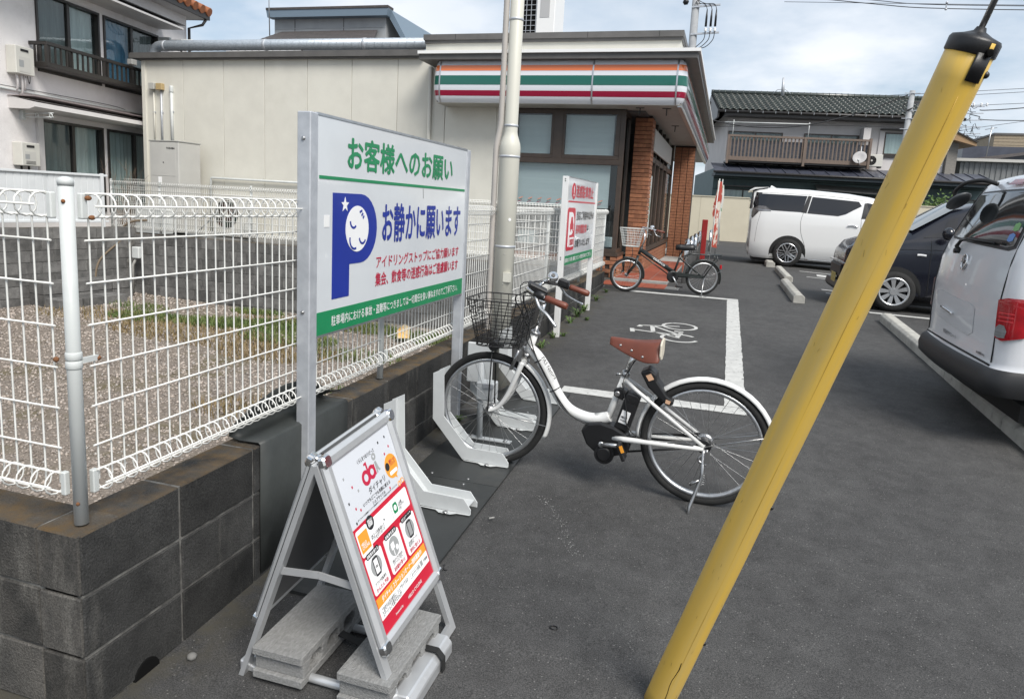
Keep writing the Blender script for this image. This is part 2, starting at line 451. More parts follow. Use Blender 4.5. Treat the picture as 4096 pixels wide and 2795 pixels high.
BLACK_P = M('black_plastic', (0.010, 0.010, 0.011), rough=0.42, bump=0.05, bsc=300)
BLACK_MATTE = M('matte_black', (0.012, 0.012, 0.012), rough=0.75)
DARK = M('dark_void', (0.006, 0.006, 0.006), rough=0.95, spec=0.1)
RUBBER = M('tyre_rubber', (0.010, 0.010, 0.010), (0.017, 0.017, 0.0165), sc=20, rough=0.85, bump=0.3, bsc=160)
WHITE_GLOSS = M('white_gloss_paint', (0.74, 0.74, 0.73), (0.69, 0.69, 0.68), sc=5, rough=0.22, coat=0.4, dirt=(0.42, 0.40, 0.36), dsc=9, dlo=0.70, dhi=0.86)
RACK_WHITE = M('white_powder_coat', (0.55, 0.57, 0.575), (0.49, 0.51, 0.515), sc=6, rough=0.38, dirt=(0.42, 0.42, 0.40), dsc=12, dlo=0.66, dhi=0.82)
ROAD_WHITE = M('road_paint', (0.52, 0.52, 0.50), (0.42, 0.42, 0.405), sc=14, rough=0.8, bump=0.3, bsc=150, dirt=(0.10, 0.10, 0.10), dsc=26, dlo=0.60, dhi=0.70, world_co=True)
ROAD_WORN = M('worn_road_paint', (0.34, 0.34, 0.33), (0.22, 0.22, 0.215), sc=24, rough=0.85, dirt=(0.09, 0.09, 0.09), dsc=60, dlo=0.48, dhi=0.56, world_co=True)
RED_INK = M('red_print', (0.50, 0.012, 0.035), rough=0.35)
CRIMSON = M('crimson_print', (0.46, 0.014, 0.05), rough=0.35)
GREEN_INK = M('green_print', (0.008, 0.20, 0.075), (0.012, 0.23, 0.09), sc=5, rough=0.35)
BLUE_INK = M('blue_print', (0.012, 0.03, 0.26), (0.015, 0.035, 0.29), sc=5, rough=0.3)
BLACK_INK = M('black_print', (0.016, 0.016, 0.018), rough=0.4)
ORANGE_INK = M('orange_print', (0.72, 0.30, 0.03), rough=0.4)
GREY_INK = M('grey_print', (0.30, 0.31, 0.31), rough=0.4)
WHITE_INK = M('white_print', (0.80, 0.80, 0.80), rough=0.4)
SIGN_WHITE = M('white_sign_sheet', (0.62, 0.645, 0.665), (0.585, 0.61, 0.635), sc=3, rough=0.12, coat=0.3, dirt=(0.5, 0.5, 0.5), dsc=8, dlo=0.7, dhi=0.9)
LEAF = M('weed_leaf', (0.045, 0.10, 0.018), (0.085, 0.13, 0.03), sc=14, rough=0.6, rnd=0.25)
GRASSM = M('lot_grass', (0.055, 0.105, 0.02), (0.13, 0.15, 0.04), sc=4, rough=0.7, world_co=True)
DRYG = M('dry_weeds', (0.16, 0.125, 0.05), (0.24, 0.17, 0.09), sc=6, rough=0.8, world_co=True)

# ------------------------------------------------------------------ ground, lot, terrace
def sheet(name, xs, ys, zf, mat, skip=None):
    vs = [(x, y, zf(x, y)) for x in xs for y in ys]; ny = len(ys); fs = []
    for i in range(len(xs) - 1):
        for j in range(ny - 1):
            if skip and skip((xs[i] + xs[i + 1]) / 2, (ys[j] + ys[j + 1]) / 2): continue
            fs.append((i * ny + j, (i + 1) * ny + j, (i + 1) * ny + j + 1, i * ny + j + 1))
    mb = MB(); mb.add(vs, fs); o = mb.build(name, mat, fixn=False); return tag(o, kind='structure')
XS = [-400, -120, -60, -30, -16, -10, -5, -1.74, -1.2, -0.6, 0, 0.6, 1.3, 1.8, 2.3, 2.8, 3.3, 4, 4.6, 5.3, 7, 10, 16, 30, 60, 120, 400]
YS = [-300, -60, -20, -5, 0, 1.47, 1.6, 3, 5, 7, 8.5, 9, 9.5, 10, 10.4, 10.8, 10.88, 11.2, 11.6, 12, 12.5, 14, 18, 24, 33, 50, 120, 400, 900]
sheet('parking_ground', XS, YS, gz, ASPH, lambda x, y: -16 < x < -1.74 and 1.47 < y < 10.88)

GRAVM = M('gravel_bed', (0.25, 0.21, 0.175), (0.12, 0.10, 0.082), sc=55, rough=0.95, bump=0.9, bsc=70, world_co=True, dirt=(0.12, 0.10, 0.055), dsc=1.1, dlo=0.52, dhi=0.66)
def lotz(x, y): return -0.62 + 0.02 * math.sin(x * 1.3) * math.cos(y * 0.9) + 0.03 * math.sin(0.5 * x + 0.7 * y)
gx = [-16 + i * (14.26 / 40) for i in range(41)]; gy = [1.47 + j * (9.41 / 30) for j in range(31)]
sheet('gravel_lot', gx, gy, lotz, GRAVM)
STONE = M('gravel_stone', (0.43, 0.37, 0.32), (0.20, 0.17, 0.148), sc=11, rough=0.9, world_co=True, lo=0.38, hi=0.62, dirt=(0.40, 0.39, 0.37), dsc=17, dlo=0.58, dhi=0.66)
def gravel():
    n = 46000
    # denser towards the camera's side of the lot, where single stones can be told apart
    y = 1.62 + 9.1 * RNG.random(n) ** 1.25; x = -1.85 - (RNG.random(n) * (2.2 + 1.05 * y))
    ok = x > -13.8; x, y = x[ok], y[ok]; n = len(x)
    s = (0.006 + 0.013 * RNG.random(n) ** 2) * (1 + 0.12 * np.maximum(0, y - 4))
    z = np.array([lotz(a, b) for a, b in zip(x, y)]) + s * 0.25
    base = np.array([(1, 0, 0), (-1, 0, 0), (0, 1, 0), (0, -1, 0), (0, 0, 1), (0, 0, -1)], float)
    tri = np.array([(0, 2, 4), (2, 1, 4), (1, 3, 4), (3, 0, 4), (2, 0, 5), (1, 2, 5), (3, 1, 5), (0, 3, 5)])
    a = RNG.random(n) * 6.28; ca, sa = np.cos(a), np.sin(a)
    sc3 = np.stack([s * (0.8 + 0.9 * RNG.random(n)), s * (0.7 + 0.6 * RNG.random(n)), s * (0.45 + 0.4 * RNG.random(n))], 1)
    p = base[None] * sc3[:, None, :] + RNG.normal(0, 0.18, (n, 6, 3)) * s[:, None, None]
    px = p[..., 0] * ca[:, None] - p[..., 1] * sa[:, None]; py = p[..., 0] * sa[:, None] + p[..., 1] * ca[:, None]
    P = np.stack([px + x[:, None], py + y[:, None], p[..., 2] + z[:, None]], 2).reshape(-1, 3)
    F = (tri[None] + (np.arange(n) * 6)[:, None, None]).reshape(-1, 3)
    me = bpy.data.meshes.new('gravel_stones')
    me.vertices.add(len(P)); me.vertices.foreach_set('co', P.ravel())
    me.loops.add(F.size); me.loops.foreach_set('vertex_index', F.ravel())
    me.polygons.add(len(F)); me.polygons.foreach_set('loop_start', np.arange(0, F.size, 3)); me.polygons.foreach_set('loop_total', np.full(len(F), 3))
    me.update(); me.validate(); me.materials.append(STONE)
    o = bpy.data.objects.new('gravel_stones', me); COL.objects.link(o)
    tag(o, 'loose grey and pinkish gravel covering the vacant lot', 'gravel', kind='stuff')
gravel()

def blades(name, label, spots, mat, hmin, hmax, wd=0.006):
    vs, fs = [], []
    for cx, cy, rx, ry, n, zf in spots:
        for _ in range(int(n * 1.8)):
            a, r = random.random() * 2 * PI, math.sqrt(random.random())
            x, y = cx + rx * r * math.cos(a), cy + ry * r * math.sin(a); z = zf(x, y)
            h = random.uniform(hmin, hmax); t = random.random() * 2 * PI; b = random.uniform(0.1, 0.8) * h
            dx, dy = math.cos(t), math.sin(t); o = len(vs); w = wd * random.uniform(0.6, 1.5)
            vs += [(x - dy * w, y + dx * w, z), (x + dy * w, y - dx * w, z), (x + dx * b * .4 + dy * w * .7, y + dy * b * .4 - dx * w * .7, z + h * .6),
                   (x + dx * b * .4 - dy * w * .7, y + dy * b * .4 + dx * w * .7, z + h * .6), (x + dx * b, y + dy * b, z + h)]
            fs += [(o, o + 1, o + 2, o + 3), (o + 3, o + 2, o + 4)]
    mb = MB(); mb.add(vs, fs); o = mb.build(name, mat, fixn=False); return tag(o, label, 'grass', kind='stuff')
blades('lot_grass', 'fresh green grass patches on the gravel of the vacant lot', [
    (-8.7, 8.9, 0.8, 0.40, 900, lotz), (-7.6, 9.15, 0.6, 0.45, 1300, lotz), (-6.7, 9.5, 0.6, 0.5, 1300, lotz), (-6.0, 8.7, 0.8, 0.45, 1000, lotz), (-7.8, 10.4, 0.55, 0.2, 700, lotz), (-5.6, 10.1, 0.9, 0.4, 1500, lotz), (-4.2, 10.0, 0.8, 0.5, 900, lotz), (-3.2, 9.6, 0.7, 0.7, 800, lotz), (-2.6, 7.6, 0.4, 1.5, 380, lotz), (-4.6, 8.2, 0.7, 0.4, 260, lotz), (-9.6, 9.6, .6, .3, 200, lotz), (-3.6, 6.4, .4, .3, 100, lotz)], GRASSM, 0.025, 0.10)
blades('dry_weeds', 'dry brownish weeds in the gravel along the fence', [
    (-2.9, 7.2, 0.9, 1.4, 1900, lotz), (-7.2, 8.2, 1.5, 0.6, 1300, lotz), (-5.6, 7.9, 0.9, 0.6, 900, lotz), (-9.4, 8.7, 1.4, 0.5, 500, lotz), (-4.2, 5.6, 0.7, 0.4, 300, lotz), (-2.5, 4.9, 0.4, 1.0, 500, lotz), (-6.5, 9.9, 1.5, 0.3, 500, lotz)], DRYG, 0.02, 0.09)

TERR = M('terrace_concrete', (0.20, 0.195, 0.185), (0.14, 0.137, 0.13), sc=2, rough=0.9, bump=0.2, bsc=40)
sheet('terrace_ground', [-60, -16, -14, -11.5, -8, -5, -2.1], [10.9, 11.5, 12.4, 14, 24, 40], lambda x, y: 0.555, TERR)
tag(MB().add([(x, y, .50) for x, y in ((-11.02, 10.9), (-11.30, 8.4), (-11.78, 5.2), (-12.3, 1.5), (-60, 1.5), (-60, 10.9))], [tuple(range(6))]).build('house_ground', TERR, fixn=False), kind='structure')

# ------------------------------------------------------------------ block walls
def block_mesh(L, H, T, mat, j=0.0045):
    mb = MB(); mb.box(-L / 2 + j, L / 2 - j, -T / 2, T / 2, -H / 2 + j, H / 2 - j)
    return mb.mesh('block', mat, bevel=0.004)
wall = thing('block_wall', 'dark mossy concrete block wall carrying the white mesh fence along the parking lot', 'wall', (-1.7, 1.4, 0.0))
BP, BH = 0.3825, 0.1905
core = MB()
core.add([(wallx(y) - o, y, z) for y in (1.408, 10.79) for o in (0.0055, 0.144) for z in (-0.3, 0.565)],
         [(0, 1, 3, 2), (4, 6, 7, 5), (0, 4, 5, 1), (2, 3, 7, 6), (0, 2, 6, 4), (1, 5, 7, 3)])
core.box(-3.95, -1.66, 1.408, 1.545, -0.3, 0.565)
core.build('mortar_core', MORTAR, wall)
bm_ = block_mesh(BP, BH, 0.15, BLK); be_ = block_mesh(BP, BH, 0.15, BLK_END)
ang = math.atan2(1, -0.0108)
for r in range(4):
    zc = 0.572 - BH / 2 - r * BH
    for i in range(25):
        if i > 24 or (r == 3 and i > 1): continue
        y = 1.555 + BP * (i + 0.5) - (0.0 if i else 0.0) - 0.155
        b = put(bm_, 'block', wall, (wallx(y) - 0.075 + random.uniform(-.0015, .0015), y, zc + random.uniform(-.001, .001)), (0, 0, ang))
        if i == 24: b.scale = (0.6, 1, 1); b.location.y -= 0.08
    # the end face that looks at the street: the corner unit, then whole blocks
    for i in range(6):
        x0, x1 = (-1.640, -1.792) if i == 0 else (-1.792 - 0.39 * (i - 1), -1.792 - 0.39 * i)
        q = put(be_, 'block', wall, ((x0 + x1) / 2, 1.4765 - (0.0035 if i == 0 else 0), zc))
        q.scale = (abs(x1 - x0) / BP, 1, 1)
wall_hole = MB(); wall_hole.lathe([(0.05, 0), (0.05, 0.02)], 16, (wallx(1.62) - 0.0145, 1.62, 0.0), (1, 0, 0))
wall_hole.build('drain_hole', DARK, wall)

fw = thing('retaining_wall', 'grey stained block retaining wall across the back of the gravel lot', 'wall', (-8, 10.87, -0.6))
fc = MB(); fc.box(-16.0, -1.90, 10.808, 10.94, -0.75, 0.575); fc.build('mortar_core', MORTAR, fw)
bf_ = block_mesh(0.39, 0.197, 0.15, BLK_FAR)
for r in range(6):
    for i in range(31):
        put(bf_, 'block', fw, (-2.10 - 0.39 * i - (0.195 if r % 2 else 0), 10.875 + random.uniform(-.003, .003), 0.58 - 0.0985 - 0.197 * r))
lwl = thing('retaining_wall', 'stained block retaining wall below the white ribbed panel fence', 'wall', (-11.2, 9, -.6))
WD = Vector((.4, 2.45, 0)).normalized(); WN = Vector((WD.y, -WD.x, 0)); WA = math.atan2(WD.y, WD.x)
mb = MB(); a_, b_2 = Vector((-10.93, 10.85, 0)), Vector((-10.93, 10.85, 0)) - WD * 9.5
mb.add([p + WN * o + Vector((0, 0, z)) for p in (a_, b_2) for o in (-.065, .066) for z in (-.75, .70)], [(0, 1, 3, 2), (4, 6, 7, 5), (0, 4, 5, 1), (2, 3, 7, 6), (0, 2, 6, 4), (1, 5, 7, 3)]); mb.build('mortar_core', MORTAR, lwl)
for r in range(7):
    for i in range(24):
        p = a_ - WD * (.2 + .39 * i + (.195 if r % 2 else 0)); put(bf_, 'block', lwl, (p.x, p.y, .70 - .0985 - .197 * r), (0, 0, WA))
# concrete step blocks at the foot of that wall
bs_ = block_mesh(0.40, 0.20, 0.40, BLK_FAR)
st = thing('block_steps', 'low stack of grey concrete blocks forming a step against the retaining wall', 'step', (-10.4, 10.3, -0.6))
for k in range(4):
    p = a_ - WD * (.6 + .405 * k) + WN * .29
    put(bs_, 'block', st, (p.x, p.y, -.5), (0, 0, WA)); put(bs_, 'block', st, (p.x, p.y, -.298), (0, 0, WA))
    q = p + WN * .41
    if k: put(bs_, 'block', st, (q.x, q.y, -.54), (0, 0, WA))

# ------------------------------------------------------------------ white mesh fences
WR = 0.0029
def vwire(z0, z1, r=WR): return MB().cyl((0, 0, z0), (0, 0, z1), r, n=5, cap=False).mesh('vertical_wire', WHITE_WIRE)
def ringm(R=0.033, r=WR): return MB().tube([(R * math.cos(2 * PI * k / 12), 0, R * math.sin(2 * PI * k / 12)) for k in range(12)], r, n=4, closed=True).mesh('ring', WHITE_WIRE)
VW, RG = vwire(0.69, 1.452), ringm()
HZ = (1.384, 1.266, 1.149, 1.032, 0.915, 0.798)
def mesh_post(parent, x, y, z0, z1, r=0.028, cap=True, name='post'):
    mb = MB(); mb.cyl((x, y, z0), (x, y, z1), r, n=20)
    p = mb.build(name, WHITE_POST, parent)
    c = MB(); c.lathe([(r * 1.06, -0.004), (r * 1.08, 0.008), (r * 0.9, 0.016), (r * 0.3, 0.02)], 20, (x, y, z1)); c.build('post_cap', WHITE_POST, p)
    return p
nf = thing('mesh_fence', 'long white mesh fence with curled wire edges on the dark block wall', 'fence', (-1.69, 1.459, 0.572))
FX = lambda y: wallx(y) - 0.043
PY_ = [1.459, 3.321, 5.19, 7.06, 8.93, 10.79]
for k, y in enumerate(PY_):
    p = mesh_post(nf, wallx(y) - 0.055, y, 0.574, 1.535 if k == 0 else 1.50, 0.0188 if k == 0 else 0.0170)
    mb = MB(); mb.lathe([(0.0195, 0), (0.0215, 0.003), (0.0215, 0.02), (0.0195, 0.023)], 18, (wallx(y) - 0.055, y, 1.03)); 
    mb.lathe([(0.0195, 0), (0.0215, 0.003), (0.0215, 0.02), (0.0195, 0.023)], 18, (wallx(y) - 0.055, y, 1.055))
    mb.box(wallx(y) - 0.045, wallx(y) - 0.035, y + 0.012, y + 0.062, 1.045, 1.06)
    mb.build('clamp_band', WHITE_POST, p)
    bo = MB()
    if k == 0:
        for bx, by_, bz, br_ in ((-.046, -.0172, 1.49, .0055), (-.046, -.0172, .64, .0055), (-.038, .064, 1.05, .0075), (-.098, -.018, 1.055, .008)):
            MB().ball((wallx(y) + bx, y + by_, bz), br_).build('rusty_bolt', RUST, p)
y = 1.514; ii = 0
while y < 10.76:
    if min(abs(y - q) for q in PY_) > 0.02:
        put(VW, 'vertical_wire', nf, (FX(y), y, 0)); put(RG, 'top_ring', nf, (FX(y) + 0.014, y + 0.003, 1.479)); put(RG, 'bottom_ring', nf, (FX(y) + 0.014, y + 0.003, 0.694))
    y += 0.0463
for k in range(5):
    a, b = PY_[k] + 0.035, PY_[k + 1] - 0.03
    for z in HZ:
        mb = MB(); mb.cyl((FX(a) + 0.006, a, z), (FX(b) + 0.006, b, z), WR, n=6); mb.build('horizontal_wire', WHITE_WIRE, nf)
    for dx, z in ((0.014, 1.512), (0.047, 1.479), (0.002, 1.448), (0.014, 0.727), (0.046, 0.694), (0.004, 0.664)):
        mb = MB(); mb.cyl((FX(a) + dx, a, z), (FX(b) + dx, b, z), WR * 1.1, n=6); mb.build('edge_rod', WHITE_WIRE, nf)
    for e, s_ in ((a, 1), (b, -1)):
        for z in (1.479, 0.694):
            mb = MB(); mb.box(FX(e) - 0.006, FX(e) + 0.012, e - 0.010, e + 0.010, z - 0.036, z + 0.034); mb.build('end_bracket', WHITE_POST, nf, bevel=0.003)
for x, y, z in ((-1.665, 1.512, 1.447), (-1.662, 1.50, 1.50)): MB().ball((x, y, z), .010, 8, 5, .8, 1, .7).build('rust_patch', RUST, nf)
cf = thing('mesh_fence', 'short run of white mesh fence turning off at the corner post over paler blocks', 'fence', (-2.2, 1.46, 0.572))
x = -1.752; 
VW2 = VW
while x > -3.9:
    put(VW2, 'vertical_wire', cf, (x, 1.45, 0)); put(RG, 'top_ring', cf, (x - 0.003, 1.436, 1.479), (0, 0, PI / 2)); put(RG, 'bottom_ring', cf, (x - 0.003, 1.436, 0.694), (0, 0, PI / 2))
    x -= 0.0535
for z in HZ: MB().cyl((-3.9, 1.444, z), (-1.735, 1.444, z), WR, n=6).build('horizontal_wire', WHITE_WIRE, cf)
for dy, z in ((-0.014, 1.512), (-0.047, 1.479), (-0.002, 1.448), (-0.014, 0.727), (-0.046, 0.694), (-0.004, 0.664)):
    MB().cyl((-3.9, 1.45 + dy, z), (-1.735, 1.45 + dy, z), WR * 1.1, n=6).build('edge_rod', WHITE_WIRE, cf)
for z in (1.479, 0.694): MB().box(-1.740, -1.722, 1.438, 1.456, z - 0.036, z + 0.034).build('end_bracket', WHITE_POST, cf, bevel=0.003)

ff = thing('mesh_fence', 'low white mesh fence on the grey retaining wall in front of the store machinery', 'fence', (-6.5, 10.87, 0.58))
fp = [-11.46, -10.30, -8.27, -6.24, -4.21, -2.2]
for x in fp: mesh_post(ff, x, 10.87, 0.585, 1.57, 0.022)
mb = MB(); x = -11.42
while x < -2.22:
    mb.tube([(x, 10.85, 0.66), (x, 10.85, 1.50)], 0.0055, n=4, cap=False)
    for zc in (1.525, 0.69):
        mb.tube([(x, 10.842 + 0.03 * math.cos(a * PI / 4), zc + 0.03 * math.sin(a * PI / 4)) for a in range(8)], 0.0050, n=3, closed=True)
    x += 0.05
stuff(mb.build('wire_mesh', WHITE_WIRE, ff))
for z in (1.555, 1.525, 1.497, 1.40, 1.28, 1.16, 1.04, 0.92, 0.80, 0.72, 0.69, 0.66):
    MB().cyl((-11.44, 10.842 - (0.03 if z in (1.525, 0.69) else 0), z), (-2.2, 10.842 - (0.03 if z in (1.525, 0.69) else 0), z), 0.0055, n=5).build('horizontal_wire', WHITE_WIRE, ff)
bf = thing('mesh_fence', 'white mesh fence running back into the gap between house and store', 'fence', (-11.6, 13, 0.56))
mb = MB()
for k in range(60):
    x = -14.4 + 0.05 * k; mb.tube([(x, 12.35, 0.7), (x, 12.35, 1.56)], 0.0032, n=4, cap=False)
    mb.tube([(x, 12.342 + 0.03 * math.cos(a * PI / 4), 1.585 + 0.03 * math.sin(a * PI / 4)) for a in range(8)], 0.0032, n=3, closed=True)
stuff(mb.build('wire_mesh', WHITE_WIRE, bf))
for z in (1.61, 1.56, 1.44, 1.32, 1.2, 1.08, 0.96, 0.84): MB().cyl((-14.4, 12.345, z), (-11.99, 12.345, z), 0.0036, n=5).build('horizontal_wire', WHITE_WIRE, bf)
for x in (-14.4, -12.9): mesh_post(bf, x, 12.37, 0.56, 1.62, 0.025)

# white ribbed panel fence in front of the house
pf = thing('panel_fence', 'white ribbed panel fence on the retaining wall below the house windows', 'fence', (-13, 10.9, 0.6))
PANW = M('white_steel_panel', (0.62, 0.64, 0.65), (0.56, 0.58, 0.59), sc=3, rough=0.5)
mbp = MB(); 
prof = []
for k in range(9):
    u = k * 0.115; prof += [(u, 0), (u + 0.092, 0), (u + 0.098, 0.008), (u + 0.107, 0.008), (u + 0.113, 0)]
prof = [p for p in prof if p[0] <= 1.0]
mbp.prism(prof + [(1.0, 0.012), (0, 0.012)], lambda u, v, w: (u, v, w), 0.0, 0.84)
pm = mbp.mesh('panel', PANW)
def PFW(t, o, z): p = a_ - WD * t - WN * (.0) + WN * o; return Vector((p.x, p.y, z))
for k in range(8):
    p = PFW(.55 + 1.0 * (k + 1), -.01, .80); put(pm, 'panel', pf, (p.x, p.y, p.z), (0, 0, WA))
for z, nm in ((1.635, 'top_rail'), (.80, 'bottom_rail')): MB().bar(PFW(.5, .0, z), PFW(8.6, .0, z), .05, .04).build(nm, PANW, pf, bevel=.004)
for t in (.62, 2.55, 4.48, 6.41): MB().bar(PFW(t, .03, .69), PFW(t, .03, 1.67), .05, .05, up=tuple(WN)).build('post', PANW, pf, bevel=.004)

# ------------------------------------------------------------------ the store
CREAM = M('cream_wall_panel', (0.62, 0.605, 0.54), (0.575, 0.56, 0.50), sc=2.2, rough=0.6, bump=0.12, bsc=25, rnd=0.025, dirt=(0.56, 0.545, 0.48), dsc=1.5, dlo=0.58, dhi=0.8)
COPING = M('brown_grey_coping', (0.115, 0.11, 0.105), (0.09, 0.087, 0.083), sc=4, rough=0.5)
SOFFIT = M('soffit_board', (0.42, 0.405, 0.37), (0.38, 0.37, 0.34), sc=2, rough=0.6)
BROWN_FRAME = M('brown_window_frame', (0.060, 0.043, 0.032), (0.048, 0.034, 0.026), sc=9, rough=0.4)
LIPW = M('white_gutter_lip', (0.78, 0.78, 0.77), rough=0.35)
FASW = M('fascia_white', (0.66, 0.68, 0.72), rough=0.14, coat=0.5)
FORANGE = M('fascia_orange', (0.80, 0.20, 0.06), rough=0.14, coat=0.5)
FGREEN = M('fascia_green', (0.004, 0.105, 0.075), rough=0.14, coat=0.5)
FRED = M('fascia_red', (0.27, 0.006, 0.035), rough=0.14, coat=0.5)
STORE_GLASS = glass('store_glass', (0.82, 0.86, 0.86), 0.02, 0.05)
BLIND = M('white_roller_blind', (0.74, 0.77, 0.78), (0.68, 0.71, 0.73), sc=3, rough=0.8, stretch=(0.2, 1, 8))
BRICK = M('orange_brown_brick', (0.34, 0.145, 0.072), (0.24, 0.095, 0.050), sc=16, rough=0.75, bump=0.4, bsc=60, rnd=0.28, dirt=(0.42, 0.24, 0.15), dsc=9, dlo=0.62, dhi=0.75)
BMORT = M('dark_brick_joint', (0.045, 0.033, 0.027), rough=0.9)
REDTILE = M('red_paving_tile', (0.29, 0.072, 0.036), (0.235, 0.058, 0.032), sc=6, rough=0.6, rnd=0.10, bump=0.15, bsc=90)
PALEC = M('pale_concrete', (0.36, 0.355, 0.335), (0.26, 0.255, 0.24), sc=6, rough=0.9, bump=0.35, bsc=120, dirt=(0.15, 0.145, 0.135), dsc=5, dlo=0.60, dhi=0.8)
INTER = M('store_interior', (0.10, 0.10, 0.10), (0.05, 0.05, 0.052), sc=1.5, rough=0.7)

store = thing('convenience_store', 'cream convenience store with orange green and red striped fascia and brown windows', 'store', (-5.0, 12.3, 0.33))
MB().box(-11.97, -5.14, 12.325, 24.0, 0.5, 4.08).box(-5.14, -3.80, 12.325, 24.0, 0.3, 4.3).build('wall', CREAM, store)
ed = [-11.975, -10.96, -9.97, -9.0, -8.03, -7.06, -6.10, -5.13]
for a, b in zip(ed[:-1], ed[1:]): MB().box(a + 0.004, b - 0.004, 12.265, 12.33, 0.555, 4.08).build('wall_panel', CREAM, store, bevel=0.004)
MB().box(-5.126, -4.13, 12.268, 12.33, 0.555, 3.23).build('wall_panel', CREAM, store, bevel=0.004)
MB().box(-4.126, -3.80, 12.268, 12.33, 0.33, 3.23).build('wall_panel', CREAM, store, bevel=0.004)
MB().box(-11.99, -11.90, 12.235, 12.30, 0.555, 4.085).build('corner_trim', CREAM, store, bevel=0.003)
tr = MB().box(-12.21, -5.56, 12.14, 12.6, 4.085, 4.178).box(-12.21, -5.56, 12.17, 12.6, 4.178, 4.20).build('roof_trim', COPING, store)
MB().box(-12.21, -5.56, 12.185, 12.24, 4.055, 4.085).build('trim_lip', COPING, tr)
MB().box(-12.2, -5.56, 12.6, 24.1, 4.0, 4.17).build('roof', COPING, store)
MB().box(-5.55, -0.99, 12.27, 24.0, 3.6, 4.34).build('parapet', CREAM, store)
c = MB().box(-5.575, -0.955, 12.20, 24.1, 4.365, 4.462).build('coping', COPING, store)
MB().box(-5.56, -0.97, 12.23, 24.07, 4.315, 4.365).build('coping_lip', COPING, c)
for x in (-4.95, -3.75, -2.55, -1.35): MB().box(x - 0.002, x + 0.002, 12.196, 12.2, 4.365, 4.462).build('coping_joint', DARK, c)
# canopy edge round the fascia
gut = MB()
def LB(mb, off, z0, z1, inn=0.0):
    """an L-shaped strip along the front and the side of the canopy"""
    mb.box(-5.33 - off * .3, -0.80 + off, 11.72 - off, 12.3, z0, z1).box(-1.0, -0.80 + off, 12.3, 25.4, z0, z1); return mb
LB(MB(), 0.13, 3.905, 3.995).build('canopy_edge', COPING, store)
LB(MB(), 0.17, 3.995, 4.045).build('canopy_lip', LIPW, store)
# fascia: one bulged section swept round the corner
FZ0, FZ1 = 3.215, 3.905
def fsec(t, off=0.0):
    d = 0.055 * math.sin(PI * min(1, max(0, t)) ** 0.9) + off - 0.03 * max(0, (0.1 - t) / 0.1) ** 2 - 0.02 * max(0, (t - 0.92) / 0.08) ** 2
    return d, FZ0 + (FZ1 - FZ0) * t
def fpath(a, b):
    """plan points (x, y, nx, ny) for a stretch of the fascia"""
    if a == 'left': return [(-5.10, 12.2, -1, 0), (-5.10, 11.85, -1, 0), (-5.095, 11.78, -.8, -.6), (-5.06, 11.735, -.5, -.86), (-5.0, 11.72, 0, -1)]
    if a == 'right':
        return [(-0.955, 11.72, 0, -1)] + [(-0.955 + 0.10 * math.sin(q), 11.82 - 0.10 * math.cos(q), math.sin(q), -math.cos(q)) for q in (.3, .6, .9, 1.2, PI / 2)]
    if a == 'side': return [(-0.855, b[0], 1, 0), (-0.855, b[1], 1, 0)]
    return [(b[0], 11.72, 0, -1), (b[1], 11.72, 0, -1)]
def fstrip(name, path, t0, t1, mat, parent, off=0.0, n=7):
    ts = [t0 + (t1 - t0) * i / n for i in range(n + 1)]; vs = []
    for x, y, nx, ny in path:
        for t in ts:
            d, z = fsec(t, off); vs.append((x + nx * d, y + ny * d, z))
    k = n + 1
    fs = [(i * k + j, (i + 1) * k + j, (i + 1) * k + j + 1, i * k + j + 1) for i in range(len(path) - 1) for j in range(n)]
    mb = MB(); mb.add(vs, fs, True); return mb.build(name, mat, parent, fixn=False)
segs = [('left', None), ('f', (-5.0, -2.32)), ('f', (-2.30, -0.965)), ('right', None)] + [('side', (11.84 + 2.7 * k, 11.84 + 2.7 * (k + 1) - 0.02)) for k in range(5)]
for a, b in segs:
    p = fpath(a, b); f = fstrip('fascia_panel', p, 0, 1, FASW, store, 0.0, 14)
    for (t0, t1, m_) in ((0.752, 0.886, FORANGE), (0.414, 0.638, FGREEN), (0.152, 0.283, FRED)): fstrip('stripe', p, t0, t1, m_, f, 0.0025, 5)
for x in (-5.0, -2.31, -0.96): fstrip('joint_cover', [(x - .012, 11.72, 0, -1), (x + .012, 11.72, 0, -1)], 0, 1, ALU, store, 0.008, 14)
for k in range(5): fstrip('joint_cover', [(-0.855, 11.83 + 2.7 * k, 1, 0), (-0.855, 11.855 + 2.7 * k, 1, 0)], 0, 1, ALU, store, 0.008, 14)
MB().box(-5.08, -0.87, 11.76, 12.3, 3.22, 3.9).box(-5.08, -0.87, 12.3, 25.2, 3.235, 3.9).build('canopy_box', COPING, store)
sx = [-5.09, -4.0, -2.9, -1.8, -0.86]
for a, b in zip(sx[:-1], sx[1:]): MB().box(a + .003, b - .003, 11.75, 12.295, 3.208, 3.22).build('soffit_panel', SOFFIT, store)
for k in range(7): MB().box(-1.8, -0.86, 12.3 + 1.8 * k + .003, 12.3 + 1.8 * (k + 1) - .003, 3.208, 3.232).build('soffit_panel', SOFFIT, store)
MB().box(-0.93, -0.865, 11.78, 25.2, 3.185, 3.208).build('soffit_trim', ALU, store)
for x, y in ((-1.55, 12.05), (-1.12, 12.1), (-1.15, 14.5)):
    mb = MB(); mb.box(x - .008, x + .008, y - .008, y + .008, 3.09, 3.208); mb.box(x - .07, x + .07, y - .02, y + .02, 3.198, 3.207); mb.build('hanger', BLACK_P, store)
MB().cyl((-5.42, 12.22, 0.56), (-5.42, 12.22, 3.9), 0.035, n=12).build('drain_pipe', CREAM, store)
